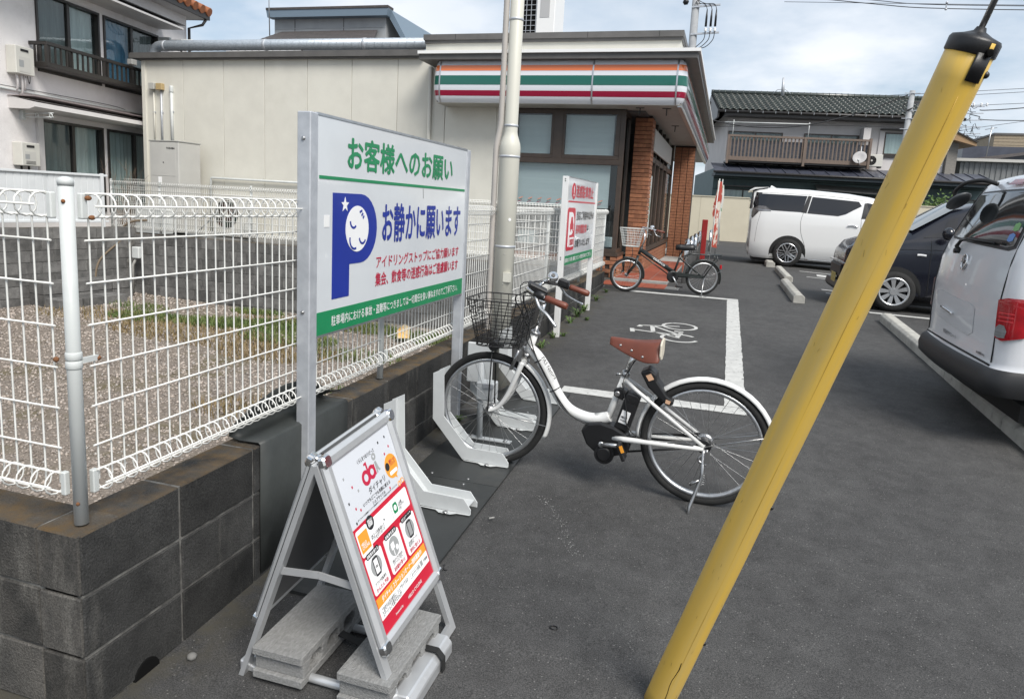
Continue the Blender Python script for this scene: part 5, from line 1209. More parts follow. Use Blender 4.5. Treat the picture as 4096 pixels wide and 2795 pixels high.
# ------------------------------------------------------------------ the big parking notice
bs = thing('notice_board', 'large white parking notice with a blue P moon logo on two grey posts', 'sign', (-1.62, 3.4, .05))
MB().box(-1.668, -1.606, 2.478, 2.536, .0, 1.862).build('post', GALV, bs, bevel=.004)
MB().box(-1.668, -1.606, 4.244, 4.298, .06, 1.862).build('post', GALV, bs, bevel=.004)
MB().box(-1.640, -1.612, 2.536, 4.244, .946, 1.858).build('panel', SIGN_WHITE, bs, bevel=.002)
MB().box(-1.642, -1.609, 2.536, 4.244, 1.856, 1.866).build('panel_edge', ALU, bs); MB().box(-1.642, -1.609, 2.536, 4.244, .938, .947).build('panel_edge', ALU, bs)
for y, z in ((2.507, 1.757), (2.507, 1.056)): MB().lathe([(.008, 0), (.008, .006), (.004, .008)], 6, (-1.637, y - .0285, z), (0, -1, 0)).build('bolt', STEEL, bs)
SXN = lambda u, v, w: (-1.612 + w, u, v)
def stx(b_, m_, y0, y1, z0, z1, bold=.012, par=None): return text(b_, m_, par or bs, (-1.612, y0, z0), (0, 1, 0), (0, 0, 1), y1 - y0, z1 - z0, bold=bold, lift=.0022)
stx('お客様へのお願い', GREEN_INK, 2.773, 4.005, 1.652, 1.800, .022)
MB().prism([(2.552, 1.604), (4.222, 1.600), (4.222, 1.614), (2.552, 1.618)], SXN, 0, .0018).build('rule', GREEN_INK, bs)
pl = [(2.657, 1.55), (2.90, 1.55)] + [(2.90 + .157 * math.cos(a), 1.393 + .157 * math.sin(a)) for a in [PI / 2 - k * PI / 14 for k in range(15)]] + [(2.802, 1.236), (2.802, 1.091), (2.657, 1.091)]
lg = MB().prism(pl, SXN, 0, .0016).build('parking_logo', BLUE_INK, bs)
MB().prism([(2.868 + .104 * math.cos(a), 1.393 + .104 * math.sin(a)) for a in [k * 2 * PI / 32 for k in range(32)]], SXN, .0016, .0030).build('moon_face', WHITE_INK, lg)
MB().prism([(2.757 + (.034 if k % 2 == 0 else .014) * math.sin(k * PI / 5), 1.500 + (.034 if k % 2 == 0 else .014) * math.cos(k * PI / 5)) for k in range(10)], SXN, .0016, .0030).build('star', WHITE_INK, lg)
def stroke(pts, w, mat, par, h0=.0030, h1=.0042, name='mark'):
    mb = MB(); P = [Vector((a, b)) for a, b in pts]
    L_, R2 = [], []
    for i in range(len(P)):
        d = (P[min(i + 1, len(P) - 1)] - P[max(i - 1, 0)]).normalized(); q = Vector((-d.y, d.x)) * w / 2; L_.append(tuple(P[i] + q)); R2.append(tuple(P[i] - q))
    mb.prism(L_ + R2[::-1], SXN, h0, h1); return mb.build(name, mat, par)
for pts in (arc((2.832, 1.428), .030, PI, 1.75 * PI, 6), arc((2.915, 1.355), .030, PI * 1.05, 1.85 * PI, 6), arc((2.842, 1.345), .042, PI * .92, 1.62 * PI, 7), [(2.885, 1.468), (2.908, 1.476)], [(2.902, 1.452), (2.916, 1.464)], [(2.915, 1.440), (2.926, 1.452), (2.926, 1.452)]):
    stroke(pts, .010, BLUE_INK, lg)
stx('お静かに願います', BLUE_INK, 3.111, 4.162, 1.318, 1.516, .020)
stx('アイドリングストップにご協力願います', CRIMSON, 3.058, 4.156, 1.196, 1.258, .012)
stx('集会、飲食等の迷惑行為はご遠慮願います', CRIMSON, 3.052, 4.152, 1.108, 1.176, .016)
MB().box(-1.6121, -1.6106, 2.538, 4.243, .9475, 1.046).build('green_band', GREEN_INK, bs)
text('駐車場内における事故・盗難等につきましては一切責任を負い兼ねますのでご了承下さい。', WHITE_INK, bs, (-1.6106, 2.655, .972), (0, 1, 0), (0, 0, 1), 1.50, .047, bold=.004, lift=.0012)
MB().box(-1.6122, -1.6105, 2.592, 2.632, 1.405, 1.455).build('sticker_remnant', GREY_INK if False else LIPW, bs)
stroke([(3.585, 1.598), (3.592, 1.545)], .007, GREY_INK, bs, 0, .0015, 'scratch')

# ------------------------------------------------------------------ the smaller red notice
ss = thing('notice_board', 'smaller white notice with a red P car logo and red lettering, on two white posts', 'sign', (-1.57, 7.9, .2))
MB().box(-1.615, -1.555, 6.975, 7.03, .16, 1.838).build('post', WHITE_GLOSS, ss, bevel=.003); MB().box(-1.615, -1.555, 8.64, 8.70, .22, 1.84).build('post', WHITE_GLOSS, ss, bevel=.003)
MB().box(-1.592, -1.568, 7.03, 8.64, .928, 1.836).build('panel', SIGN_WHITE, ss, bevel=.002); MB().box(-1.594, -1.566, 7.03, 8.64, 1.834, 1.842).build('panel_edge', ALU, ss)
for z in (1.79, 1.81, 1.02, 1.0): MB().lathe([(.006, 0), (.006, .003)], 8, (-1.585, 6.9755, z), (0, -1, 0)).build('bolt', BLACK_P, ss)
SX2 = lambda u, v, w: (-1.568 + w, u, v)
def st2(b_, m_, y0, y1, z0, z1, bold=.02): return text(b_, m_, ss, (-1.568, y0, z0), (0, 1, 0), (0, 0, 1), y1 - y0, z1 - z0, bold=bold, lift=.0025)
MB().prism([(7.335 + .10 * math.cos(a), 1.70 + .085 * math.sin(a)) for a in [k * 2 * PI / 24 for k in range(24)]], SX2, 0, .0018).build('warning_disc', RED_INK, ss)
text('!', WHITE_INK, ss, (-1.568, 7.315, 1.645), (0, 1, 0), (0, 0, 1), .04, .11, bold=.03, lift=.003)
st2('迷惑駐車禁止', RED_INK, 7.46, 8.46, 1.635, 1.775, .018)
MB().prism([(7.05, 1.582), (8.62, 1.582), (8.62, 1.598), (7.05, 1.598)], SX2, 0, .0018).build('rule', RED_INK, ss)
rl = MB().prism(rrect(7.095, 7.49, 1.078, 1.526, .05), SX2, 0, .0016).build('parking_logo', RED_INK, ss)
MB().prism([(7.17, 1.48), (7.31, 1.48)] + [(7.31 + .13 * math.cos(a), 1.36 + .12 * math.sin(a)) for a in [PI / 2 - k * PI / 10 for k in range(11)]] + [(7.23, 1.24), (7.23, 1.12), (7.17, 1.12)], SX2, .0016, .0028).build('letter_p', WHITE_INK, rl)
MB().prism([(7.24, 1.30), (7.40, 1.30), (7.41, 1.35), (7.38, 1.37), (7.36, 1.43), (7.28, 1.43), (7.26, 1.37), (7.235, 1.35)], SX2, .0028, .004).box(-1.5654, -1.564, 7.26, 7.29, 1.275, 1.302).box(-1.5654, -1.564, 7.36, 7.39, 1.275, 1.302).build('car_mark', RED_INK, rl)
MB().prism(rrect(7.25, 7.46, 1.115, 1.215, .01), SX2, .0016, .0028).build('white_tab', WHITE_INK, rl)
text('迷惑駐車', RED_INK, rl, (-1.565, 7.265, 1.13), (0, 1, 0), (0, 0, 1), .18, .07, bold=.03, lift=.001)
st2('当店ご利用中以外の', BLACK_INK, 7.555, 8.57, 1.392, 1.492, .016); st2('長時間駐車', RED_INK, 7.545, 8.17, 1.240, 1.345, .018); st2('は', BLACK_INK, 8.19, 8.29, 1.265, 1.335, .022)
st2('お断りいたします', BLACK_INK, 7.545, 8.40, 1.092, 1.186, .022)
MB().box(-1.568, -1.5665, 7.032, 8.638, .93, 1.027).build('green_band', GREEN_INK, ss)
text('駐車場内における事故・盗難等につきましては一切責任を負い兼ねますのでご了承下さい。', WHITE_INK, ss, (-1.5665, 7.09, .955), (0, 1, 0), (0, 0, 1), 1.46, .048, bold=.01, lift=.0015)

# ------------------------------------------------------------------ the tall pipe pole
PIPEM = M('ivory_pipe', (.60, .59, .52), (.55, .54, .475), sc=3, rough=.45, dirt=(.48, .44, .34), dsc=3.5, dlo=.62, dhi=.8, stretch=(1, 1, .25))
pp_ = thing('pipe_pole', 'tall ivory pipe pole with a ribbed conduit strapped along it', 'pole', (-1.60, 5.11, .12))
X0, Y0 = -1.603, 5.115
MB().lathe([(.076, .1), (.076, 1.885), (.079, 1.90), (.079, 1.955), (.074, 1.985), (.062, 2.02), (.052, 2.05), (.050, 2.07), (.0495, 5.0)], 28, (X0, Y0, 0)).build('pipe', PIPEM, pp_)
for z, r in ((1.885, .0765), (2.11, .0505), (2.86, .0502), (1.215, .0768)): MB().lathe([(r, 0), (r + .003, .001), (r + .003, .016), (r, .017)], 24, (X0, Y0, z - .008)).build('strap', GALV, pp_)
dx, dy = -.96, -.28
cpts = []
for z in [i * .0135 for i in range(10, 360)]:
    r = .103 if z < 1.90 else (.103 - .027 * sst(1.93, 2.15, z)); cpts.append((X0 + dx * r, Y0 + dy * r, z))
MB().tube(cpts, [.0235 if k % 2 else .0215 for k in range(len(cpts))], n=10).build('ribbed_conduit', M('grey_pink_conduit', (.44, .41, .38), (.38, .36, .335), sc=4, rough=.6), pp_)
MB().box(X0 + .02, X0 + .075, Y0 - .078, Y0 - .04, .95, 1.02).build('label_plate', PIPEM, pp_)
for z in (1.16, .93, .80): MB().ball((X0 + .02, Y0 - .0745, z), .004, n=6, m=4).build('screw', STEEL, pp_)
MB().lathe([(.011, 0), (.011, .002)], 12, (X0 + .045, Y0 - .061, 1.42), (.6, -.8, 0)).build('round_tag', WHITE_INK, pp_)

# ------------------------------------------------------------------ black rubber sheet over the wall
rs = MB(); ys = [2.20 + .074 * k for k in range(10)]; vs = []
for k, y in enumerate(ys):
    w = wallx(y); t = k / 9; fl = .15 * math.sin(PI * min(1, .12 + t * .95)) * (.6 + .5 * t)
    for px, pz in ((w + .007, gz(w, y) + .02), (w + .007, .32), (w + .008, .574), (w - .004, .583), (w - .09, .580), (w - .135 + .004 * math.sin(k), .588), (w - .12 + .02 * t, .60 + fl * .6), (w - .105 + .05 * t, .61 + fl)): vs.append((px + random.uniform(-.0015, .0015), y + (.05 * (t - .3) if pz > .6 else 0), pz))
rs.add(vs, [(i * 8 + j, (i + 1) * 8 + j, (i + 1) * 8 + j + 1, i * 8 + j + 1) for i in range(9) for j in range(7)], True)
RSH = M('black_rubber_sheet', (.026, .029, .028), (.044, .049, .047), sc=3, rough=.55, bump=.15, bsc=25, world_co=True)
o = rs.build('rubber_sheet', RSH, fixn=False); md = o.modifiers.new('thick', 'SOLIDIFY'); md.thickness = .004
tag(o, 'black rubber sheet draped over the dark wall behind the sign post', 'rubber sheet')

# ------------------------------------------------------------------ bicycle rack
rk = thing('bicycle_rack', 'black plate bicycle rack with white bent wheel holders and a white terminal post', 'bicycle rack', (-1.26, 3.6, .06))
MATM = M('black_rack_plate', (.022, .024, .024), (.032, .034, .034), sc=2.5, rough=.42, bump=.06, bsc=180, dirt=(.07, .068, .062), dsc=3, dlo=.56, dhi=.8)
for y0, y1 in ((2.15, 3.312), (3.315, 4.485), (4.488, 5.075)):
    mb = MB(); mb.add([(x, y, gz(x, y) + h) for x in (-1.512, -1.012) for y in (y0, y1) for h in (.001, .014)], [(0, 1, 3, 2), (4, 6, 7, 5), (0, 4, 5, 1), (2, 3, 7, 6), (0, 2, 6, 4), (1, 5, 7, 3)])
    mb.build('base_plate', MATM, rk)
for y in (3.28, 3.35, 4.45, 4.52):
    for x in (-1.40, -1.19): MB().ball((x, y, gz(x, y) + .014), .009, n=8, m=4, sz=.5).build('bolt', STEEL, rk)
outl = [(-1.507, .485), (-1.500, .218), (-1.310, .004), (-1.034, .000), (-1.034, .026), (-1.072, .076), (-1.279, .080), (-1.430, .243), (-1.441, .520)]
def holder(y, tall=1.0):
    z0 = gz(-1.3, y) + .016
    F = lambda u, v, w: (u, y + w, z0 + v)
    h = MB().prism(outl, F, 0, .005).build('wheel_holder', RACK_WHITE, rk, bevel=.0015)
    MB().prism(outl, F, .092, .097).build('holder_side', RACK_WHITE, h, bevel=.0015)
    web = [(-1.478, .49), (-1.468, .23), (-1.296, .038), (-1.05, .034)]
    mb = MB()
    for a, b in zip(web[:-1], web[1:]): mb.bar(F(a[0], a[1], .0485), F(b[0], b[1], .0485), .087, .004, up=(-(b[1] - a[1]), 0, b[0] - a[0]))
    mb.build('holder_web', RACK_WHITE, h)
    MB().prism([(-1.21, -.003), (-1.09, -.003), (-1.105, -.045 + .04)], F, -.001, .0).build('holder_tab', RACK_WHITE, h)
    t = MB(); t.add([(-1.30, y - .002, z0 + .003), (-1.035, y - .002, z0 + .003), (-1.035, y - .012, z0 + .003), (-1.10, y - .016, z0 + .003), (-1.125, y - .036, z0 + .003), (-1.185, y - .036, z0 + .003), (-1.21, y - .014, z0 + .003), (-1.30, y - .010, z0 + .003)], [tuple(range(8))])
    t.build('holder_flange', RACK_WHITE, h); MB().lathe([(.013, 0), (.013, .004), (.006, .006)], 8, (-1.155, y - .024, z0 + .003)).build('holder_bolt', STEEL, h)
for y in (2.968, 3.570, 4.182, 4.782): holder(y)
tz = gz(-1.33, 3.93) + .015
MB().box(-1.42, -1.13, 3.905, 3.955, tz, tz + .006).build('terminal_foot', RACK_WHITE, rk)
for x in (-1.39, -1.165):
    for y in (3.917, 3.944): MB().lathe([(.012, 0), (.012, .006), (.006, .008)], 8, (x, y, tz + .006)).build('foot_bolt', STEEL, rk)
MB().cyl((-1.335, 3.93, tz), (-1.345, 3.93, .62), .019, n=12).build('terminal_post', RACK_WHITE, rk)
MB().box(-1.36, -1.245, 3.895, 3.985, .35, .465).build('terminal_box', RACK_WHITE, rk, bevel=.008)
MB().box(-1.31, -1.25, 3.885, 3.896, .435, .46).build('terminal_latch', GALV, rk)
MB().box(-1.50, -1.33, 4.10, 4.12, .40, .66).build('rear_panel', RACK_WHITE, rk, bevel=.006)

# ------------------------------------------------------------------ A-board, blocks
ab = thing('folding_board_sign', 'aluminium folding board sign with a white and red bicycle sharing poster', 'sign', (-1.07, 1.9, 0))
LD = Vector((.337, 0, -.942))
def FP(v, u, w=0.0):
    """front leaf: v along the board, u down the slope, w outwards"""
    n = Vector((.942, 0, .337)); return Vector((-1.05, 1.735, .741)) + Vector((0, 1, .068)) * v + LD * u + Vector((0, .036, 0)) * u + n * w
def BP_(v, u, w=0.0):
    n = Vector((-.940, 0, .342)); return Vector((-1.10, 1.735, .741)) + Vector((0, 1, .068)) * v + Vector((-.342, .0, -.940)) * u + Vector((0, .03, 0)) * u + n * w
FRM = M('silver_anodised', (.56, .57, .58), (.50, .51, .52), sc=8, rough=.36, metal=.5)
def leaf(P, name):
    V0, V1, U0, U1, w = -.042, .400, -.052, .580, .042
    mb = MB()
    for a, b, c, d in ((V0, V0 + w, U0 + .03, U1 - .02), (V1 - w, V1, U0 + .03, U1 - .02)):
        mb.prism([(0, 0), (w, 0), (w, .006), (w * .75, .016), (w * .3, .018), (0, .008)], lambda u, v, t, a=a, c=c, d=d: P(a + u, c + (d - c) * t, v), 0, 1)
    for c, d in ((U0, U0 + w), (U1 - w, U1)):
        mb.prism([(0, 0), (w, 0), (w, .006), (w * .75, .016), (w * .3, .018), (0, .008)], lambda u, v, t, c=c: P(V0 + .03 + (V1 - V0 - .06) * t, c + u, v), 0, 1)
    f = mb.build(name, FRM, ab)
    for a in (V0, V1 - .038):
        for c in (U0, U1 - .038): MB().prism(rrect(a - .002, a + .040, c - .002, c + .040, .016), lambda u, v, t: P(u, v, t), -.004, .021).build('corner_cap', CHROME, f, bevel=.005)
    MB().prism([(V0 + .03, U0 + .03), (V1 - .03, U0 + .03), (V1 - .03, U1 - .03), (V0 + .03, U1 - .03)], P, -.004, .0035).build('backing_sheet', M('dark_backing_' + name, (.06, .06, .062), rough=.4), f)
    for v in (-.030, .388): MB().prism([(v - .016, U0 + .02), (v + .016, U0 + .02), (v + .016, .782), (v - .016, .782)], P, -.022, -.005).build('leg', FRM, f)
    MB().prism([(-.03, .75), (.39, .75), (.39, .782), (-.03, .782)], P, -.021, -.006).build('foot_bar', FRM, f)
    return f
lf, lb = leaf(FP, 'front_leaf'), leaf(BP_, 'rear_leaf')
for v in (-.012, .36): MB().cyl(FP(v - .02, -.045, -.02), FP(v + .02, -.045, -.02), .013, n=10).build('hinge', CHROME, ab)
for v in (-.026,): MB().bar(FP(v, .36, -.018), (FP(v, .36, -.018) + BP_(v, .36, -.018)) / 2 + Vector((0, 0, .012)), .006, .022).bar((FP(v, .36, -.018) + BP_(v, .36, -.018)) / 2 + Vector((0, 0, .012)), BP_(v, .36, -.018), .006, .022).build('folding_brace', FRM, ab)
MB().bar(FP(.385, .36, -.018), BP_(.385, .36, -.018), .006, .022).build('folding_brace', FRM, ab)
# the poster
PW, PH_ = .358, .556
def PP(p, q, w=0.0): return FP(p * PW + .0, -.010 + q * PH_, .0036 + w)
pst = MB().prism([(0, 0), (1, 0), (1, 1), (0, 1)], PP, 0, .0006).build('poster', M('poster_paper', (.58, .60, .64), rough=.25, coat=.2), lf)
XD = (PP(1, .5) - PP(0, .5)).normalized(); YD = (PP(.5, 0) - PP(.5, 1)).normalized()
LV = [.0010]
def ps(poly, mat, name='print', lift=None):
    LV[0] += .00003; l = lift or LV[0]
    return MB().prism(poly, PP, .0006, l).build(name, mat, pst)
def pt(b_, mat, p0, q1, w, h, bold=.015, lift=None):
    LV[0] += .00003; return text(b_, mat, pst, PP(p0, q1), XD, YD, w * PW, h * PH_, bold=bold, lift=LV[0] + .00018)
def pbox(p0, p1, q0, q1, r=.012): return [(u, v) for u, v in ((lambda R: R)([(p0 + (x - p0), y) for x, y in rrect(p0, p1, q0, q1, r)]))]
def disc(p, q, r, n=22): return [(p + r * math.cos(a), q + r * PW / PH_ * math.sin(a)) for a in [k * 2 * PI / n for k in range(n)]]
ps([(0, .378), (1, .372), (1, 1), (0, 1)], RED_INK, 'red_field', .0009)
pt('くらしをつなぐ1ピース', BLACK_INK, .36, .092, .30, .026)
d_ = MB()
for c_, r_ in (((.425, .188), .046), ((.535, .182), .042)):
    d_.ring(disc(c_[0], c_[1], r_ + .022, 24), disc(c_[0], c_[1], r_ - .012, 24), PP, .0006, .0013)
d_.prism([(.462, .112), (.484, .110), (.490, .214), (.468, .216)], PP, .0006, .0014).prism([(.44, .110), (.484, .106), (.484, .118), (.44, .122)], PP, .0006, .00135).prism([(.572, .150), (.594, .149), (.600, .212), (.578, .213)], PP, .0006, .0014)
d_.build('logo', CRIMSON, pst)
d_ = MB().ring(disc(.625, .112, .034, 20), disc(.625, .112, .014, 20), PP, .0006, .0013).prism([(.610, .142), (.636, .140), (.660, .190), (.680, .204), (.655, .206), (.634, .186), (.630, .210), (.612, .212)], PP, .0006, .0013).build('logo_stem', GREY_INK, pst)
pt('ダイチャリ', BLACK_INK, .40, .285, .30, .042, .01); pt('いつでもどこでも気軽に使える', BLACK_INK, .26, .318, .50, .024); pt('シェアサイクル', BLACK_INK, .40, .345, .24, .020)
pt('ダイチャリは電動アシスト自転車をシェアして利用できるサービスです。\n街乗り、観光、ビジネスにさまざまなシーンで気軽に使えます。', BLACK_INK, .13, .372 - .002, .74, .022, .01) if False else None
pt('ダイチャリは電動アシスト自転車をシェアして利用できるサービスです。', BLACK_INK, .12, .3600, .74, .0105, .01)
ps(disc(.86, .235, .115), ORANGE_INK, 'balloon'); ps([(.86, .30), (.90, .295), (.91, .325)], ORANGE_INK, 'balloon_tail'); ps(disc(.79, .225, .038), BLACK_INK, 'balloon_disc'); pt('無料クーポン\nプレゼント!', CRIMSON, .835, .235, .12, .04, .02); ps(pbox(.80, .94, .262, .285, .008), WHITE_INK, 'balloon_tab'); pt('最大120分', BLACK_INK, .815, .281, .11, .013) if False else None
bk = MB()
for c_ in ((.90, .362), (.965, .358)): bk.ring(disc(c_[0], c_[1], .026, 14), disc(c_[0], c_[1], .019, 14), PP, .0006, .0016)
bk.prism([(.90, .360), (.945, .340), (.948, .344), (.904, .363)], PP, .0006, .0016).build('bicycle_drawing', ORANGE_INK, pst)
for k, (p, q) in enumerate(((.10, .10), (.18, .17), (.07, .235), (.14, .285), (.88, .05), (.90, .115), (.25, .21), (.20, .31), (.09, .355), (.72, .335), (.75, .055), (.80, .14))): ps([(p, q), (p + .016, q - .002), (p + .018, q + .012), (p + .002, q + .014)], CRIMSON if k % 2 else BLACK_INK if k % 3 else GREY_INK, 'confetti')
ps(pbox(.10, .97, .402, .520, .018), WHITE_INK, 'white_card'); ps(pbox(.03, .215, .395, .545, .02), WHITE_INK, 'phone_card'); ps(pbox(.045, .20, .418, .525, .004), ORANGE_INK, 'phone_screen'); pt('HELLO\nCYCLING', WHITE_INK, .065, .508, .115, .038, .02)
ps(disc(.275, .412, .062), BLACK_INK, 'black_balloon'); pt('登録1分で\n会員登録!\n登録無料!', WHITE_INK, .235, .432, .08, .042, .02); pt('QRコードを読み取って\nアプリをダウンロード!', BLACK_INK, .225, .515, .24, .042, .012)
ps([(.475, .455), (.50, .463), (.478, .472)], BLACK_INK, 'arrow'); ps([(.632, .405), (.637, .405), (.637, .515), (.632, .515)], GREY_INK, 'divider'); ps(pbox(.665, .75, .43, .492, .02), GREEN_INK, 'chat_mark'); ps(disc(.7075, .46, .026), WHITE_INK, 'chat_bubble'); pt('よくある質問\nダイチャリについて\nなどなど', BLACK_INK, .765, .495, .11, .05, .01)
for k, (p0, hd, b1, b2) in enumerate(((.035, '自転車を借りる', 'アプリで自転車を', 'かんたん予約'), (.365, '自転車を返す', 'HELLO CYCLINGの\nステーションなら', '返却場所が選べる'), (.69, 'お近くのステーションを\nチェック!', '日本全国でステーション\n拡大中だから', '便利に使える'))):
    ps(pbox(p0, p0 + .28, .560, .770, .018), WHITE_INK, 'white_card'); ps(pbox(p0 + .03, p0 + .25, .542, .574, .02), BLACK_INK, 'card_heading'); pt(hd, WHITE_INK, p0 + .045, .568, .19, .020, .02)
    ps(disc(p0 + .14, .635, .088), GREY_INK, 'card_disc')
    if k == 1: ps([(p0 + .09, .61), (p0 + .15, .607), (p0 + .15, .645), (p0 + .09, .648)], WHITE_INK, 'icon_board'); ps([(p0 + .113, .64), (p0 + .124, .64), (p0 + .124, .685), (p0 + .113, .685)], WHITE_INK, 'icon_post'); ps(disc(p0 + .185, .655, .025), WHITE_INK, 'icon_wheel')
    else:
        ps(pbox(p0 + .10, p0 + .185, .585, .69, .01), BLACK_INK, 'icon_phone'); ps(pbox(p0 + .112, p0 + .173, .597, .678, .004), WHITE_INK if k == 0 else GREY_INK, 'icon_screen')
        if k == 0: pt('dai', BLACK_INK, p0 + .12, .645, .04, .018)
    pt(b1, BLACK_INK, p0 + .045, .728, .19, .020 if k == 0 else .032, .012); pt(b2, CRIMSON, p0 + .035, .762, .21, .026, .02)
ps([(.02, .785), (.98, .785), (.98, .835), (.02, .835)], ORANGE_INK, 'orange_band'); pt('ダイチャリ ステーションオーナー随時募集中!', WHITE_INK, .10, .827, .80, .034, .02)
ps([(.02, .835), (.98, .835), (.98, .905), (.02, .905)], WHITE_INK, 'white_band'); pt('ご自宅やお店の軒先に、シェアサイクルの\nステーションを置きませんか?', BLACK_INK, .05, .898, .50, .052, .012)
ps(pbox(.60, .86, .853, .885, .004), GREY_INK, 'search_frame'); ps(pbox(.605, .815, .856, .882, .003), WHITE_INK, 'search_box'); pt('ダイチャリ設置', BLACK_INK, .625, .879, .17, .019, .012); pt('で検索', BLACK_INK, .875, .880, .09, .019, .012)
pt('Powered by', WHITE_INK, .22, .960, .14, .017, .008); pt('HELLO CYCLING', WHITE_INK, .47, .958, .28, .018, .012)
cn = MB()
for k in range(5): cn.tube([FP(.398, .555, .02), FP(.398, .555, .02) + Vector((random.uniform(-.005, .02), random.uniform(.005, .025), random.uniform(-.012, .016)))], .0018, n=4)
cn.build('cable_tie', BLACK_P, ab)
# ballast: tray, tubes, two blocks, straps
tray = thing('ballast_tray', 'silver ballast tray and tubes lying under the folding board sign', 'tray', (-1.05, 1.88, 0))
for x in (-.80, -1.345): MB().prism([(-.04, 0), (.04, 0), (.04, .04), (.022, .062), (-.026, .062), (-.04, .045)] if x > -1 else [(-.03, 0), (.03, 0), (.03, .02), (-.03, .035)], lambda u, v, t, x=x: (x + u, 1.735 + .32 * t, v + .005 + .007 * t), 0, 1).build('tray_channel', FRM, tray, bevel=.004)
for y in (1.755, 2.035): MB().cyl((-1.36, y, .028), (-.80, y, .028), .014, n=12).build('cross_tube', FRM, tray)
CB = MB()
L_, W_, H_ = .385, .178, .106; t_ = .027
CB.box(-W_ / 2, W_ / 2, -L_ / 2, L_ / 2, 0, t_).box(-W_ / 2, W_ / 2, -L_ / 2, L_ / 2, H_ - t_, H_)
for y in (-.158, -.053, .053, .158): CB.box(-W_ / 2 + .001, W_ / 2 - .001, y - .016, y + .016, t_, H_ - t_)
for a, b in ((-.142, -.069), (-.037, .037), (.069, .142)):
    for y, s_ in ((a, 1), (b, -1)):
        for z, r_ in ((t_, 1), (H_ - t_, -1)): CB.prism([(y, z), (y + s_ * .018, z), (y, z + r_ * .018)], lambda u, v, w: (w, u, v), -W_ / 2 + .002, W_ / 2 - .002)
for y in (-L_ / 2 + .02, L_ / 2 - .02): CB.box(-W_ / 2 + .0015, W_ / 2 - .0015, y - .006, y + .006, t_, H_ - t_)
cbm = CB.mesh('cinder_block', CINDER, bevel=.0025)
for loc, rz, lab in (((-1.212, 1.892, .026), .01, 'hollow concrete block on the wall side of the ballast tray'), ((-.903, 1.884, .022), -.01, 'hollow concrete block under the poster, on the bay side of the ballast tray')):
    o = bpy.data.objects.new('cinder_block', cbm); COL.objects.link(o); o.location = loc; o.rotation_euler = (.018, 0, rz); tag(o, lab, 'concrete block', 'hollow blocks weighing down the board sign')
for y, lab, x0, x1 in ((1.955, 'black strap around the silver tray channel under the poster', -.852, -.752),):
    q = MB(); 
    for a, b in zip([(-1.0, .055), (-.86, .060), (-.838, .082), (-.775, .082), (-.752, .058), (-.75, .01)][:-1], [(-.86, .060), (-.838, .082), (-.775, .082), (-.752, .058), (-.75, .01)]): q.bar((a[0], y, a[1]), (b[0], y, b[1]), .026, .003)
    tag(q.build('black_strap', BLACK_MATTE), lab, 'strap')
q = MB().bar((-1.12, 1.93, .075), (-1.0, 1.925, .05), .03, .003); tag(q.build('black_strap', BLACK_MATTE), 'black strap between the two hollow blocks', 'strap')

# ------------------------------------------------------------------ yellow guy wire cover
YEL = M('yellow_plastic', (.66, .425, .060), (.58, .385, .085), sc=9, rough=.42, bump=.08, bsc=30, dirt=(.52, .38, .13), dsc=14, dlo=.44, dhi=.68, stretch=(1, 1, .06))
gy = thing('guy_wire_cover', 'leaning yellow plastic guy wire cover with a black cap', 'guy cover', (-.058, 2.069, .0))
b0, t0 = Vector((-.064, 2.072, -.005)), Vector((.444, 1.688, 1.915)); gd = (t0 - b0).normalized()
n_ = 30; pts = [b0 + (t0 - b0) * k / 29 for k in range(30)]
LG = (t0 - b0).length
ct = MB().tube([(0, 0, LG * k / 29) for k in range(30)], [.0455 + .0005 * math.sin(k * .9) for k in range(30)], n=40).build('cover_tube', YEL)
ct.parent = gy; ct.matrix_local = Matrix.Translation(b0 - Vector((-.058, 2.069, .0))) @ gd.to_track_quat('Z', 'Y').to_matrix().to_4x4()
MB().lathe([(.0470, -.020), (.0488, -.018), (.0492, .006), (.046, .012), (.027, .018), (.012, .025), (.009, .033)], 32, t0, gd).build('cap', BLACK_P, gy)
toc = (Vector((0, 0, 1.55)) - t0); toc = (toc - gd * toc.dot(gd)).normalized(); sd_ = gd.cross(toc)
def GC(ang, h, r): return t0 + gd * h + (toc * math.cos(ang) + sd_ * math.sin(ang)) * r
def tab(a0, a1, h0, h1, r0, r1, name, mat, par):
    n = 8; mb = MB(); vs = [GC(a0 + (a1 - a0) * i / n, h, r) for r in (r0, r1) for h in (h0, h1) for i in range(n + 1)]; k = n + 1
    fs = [(2 * k + i, 2 * k + i + 1, 3 * k + i + 1, 3 * k + i) for i in range(n)] + [(i, k + i, k + i + 1, i + 1) for i in range(n)] + [(i, i + 1, 2 * k + i + 1, 2 * k + i) for i in range(n)] + [(k + i, 3 * k + i, 3 * k + i + 1, k + i + 1) for i in range(n)] + [(0, 2 * k, 3 * k, k), (n, k + n, 3 * k + n, 2 * k + n)]
    mb.add(vs, fs, True); return mb.build(name, mat, par)
sg = 1 if (sd_.dot(Vector((1, 0, 0))) > 0) else -1
tab(sg * .28, sg * .92, -.070, -.015, .044, .0495, 'cap_tongue', BLACK_P, gy)
tab(sg * .62, sg * .80, -.018, .006, .0493, .0508, 'cap_slot', YEL, gy)
MB().lathe([(.008, 0), (.008, .003), (.0045, .0031)], 14, GC(sg * .70, -.012, .0502), (GC(sg * .70, -.014, 1) - GC(sg * .70, -.014, 0))).build('cap_rivet', DARK, gy)
MB().ball(GC(sg * 1.35, -.05, .0455), .0075).build('side_bolt', BLACK_P, gy)
for h in (-1.18, -1.70): MB().ball(GC(sg * 1.45, h, .0445), .0065).build('side_bolt', BLACK_P, gy)
MB().tube([t0 + gd * .03, t0 + gd * 4.5], .0062, n=8).build('guy_wire', STEEL, gy)
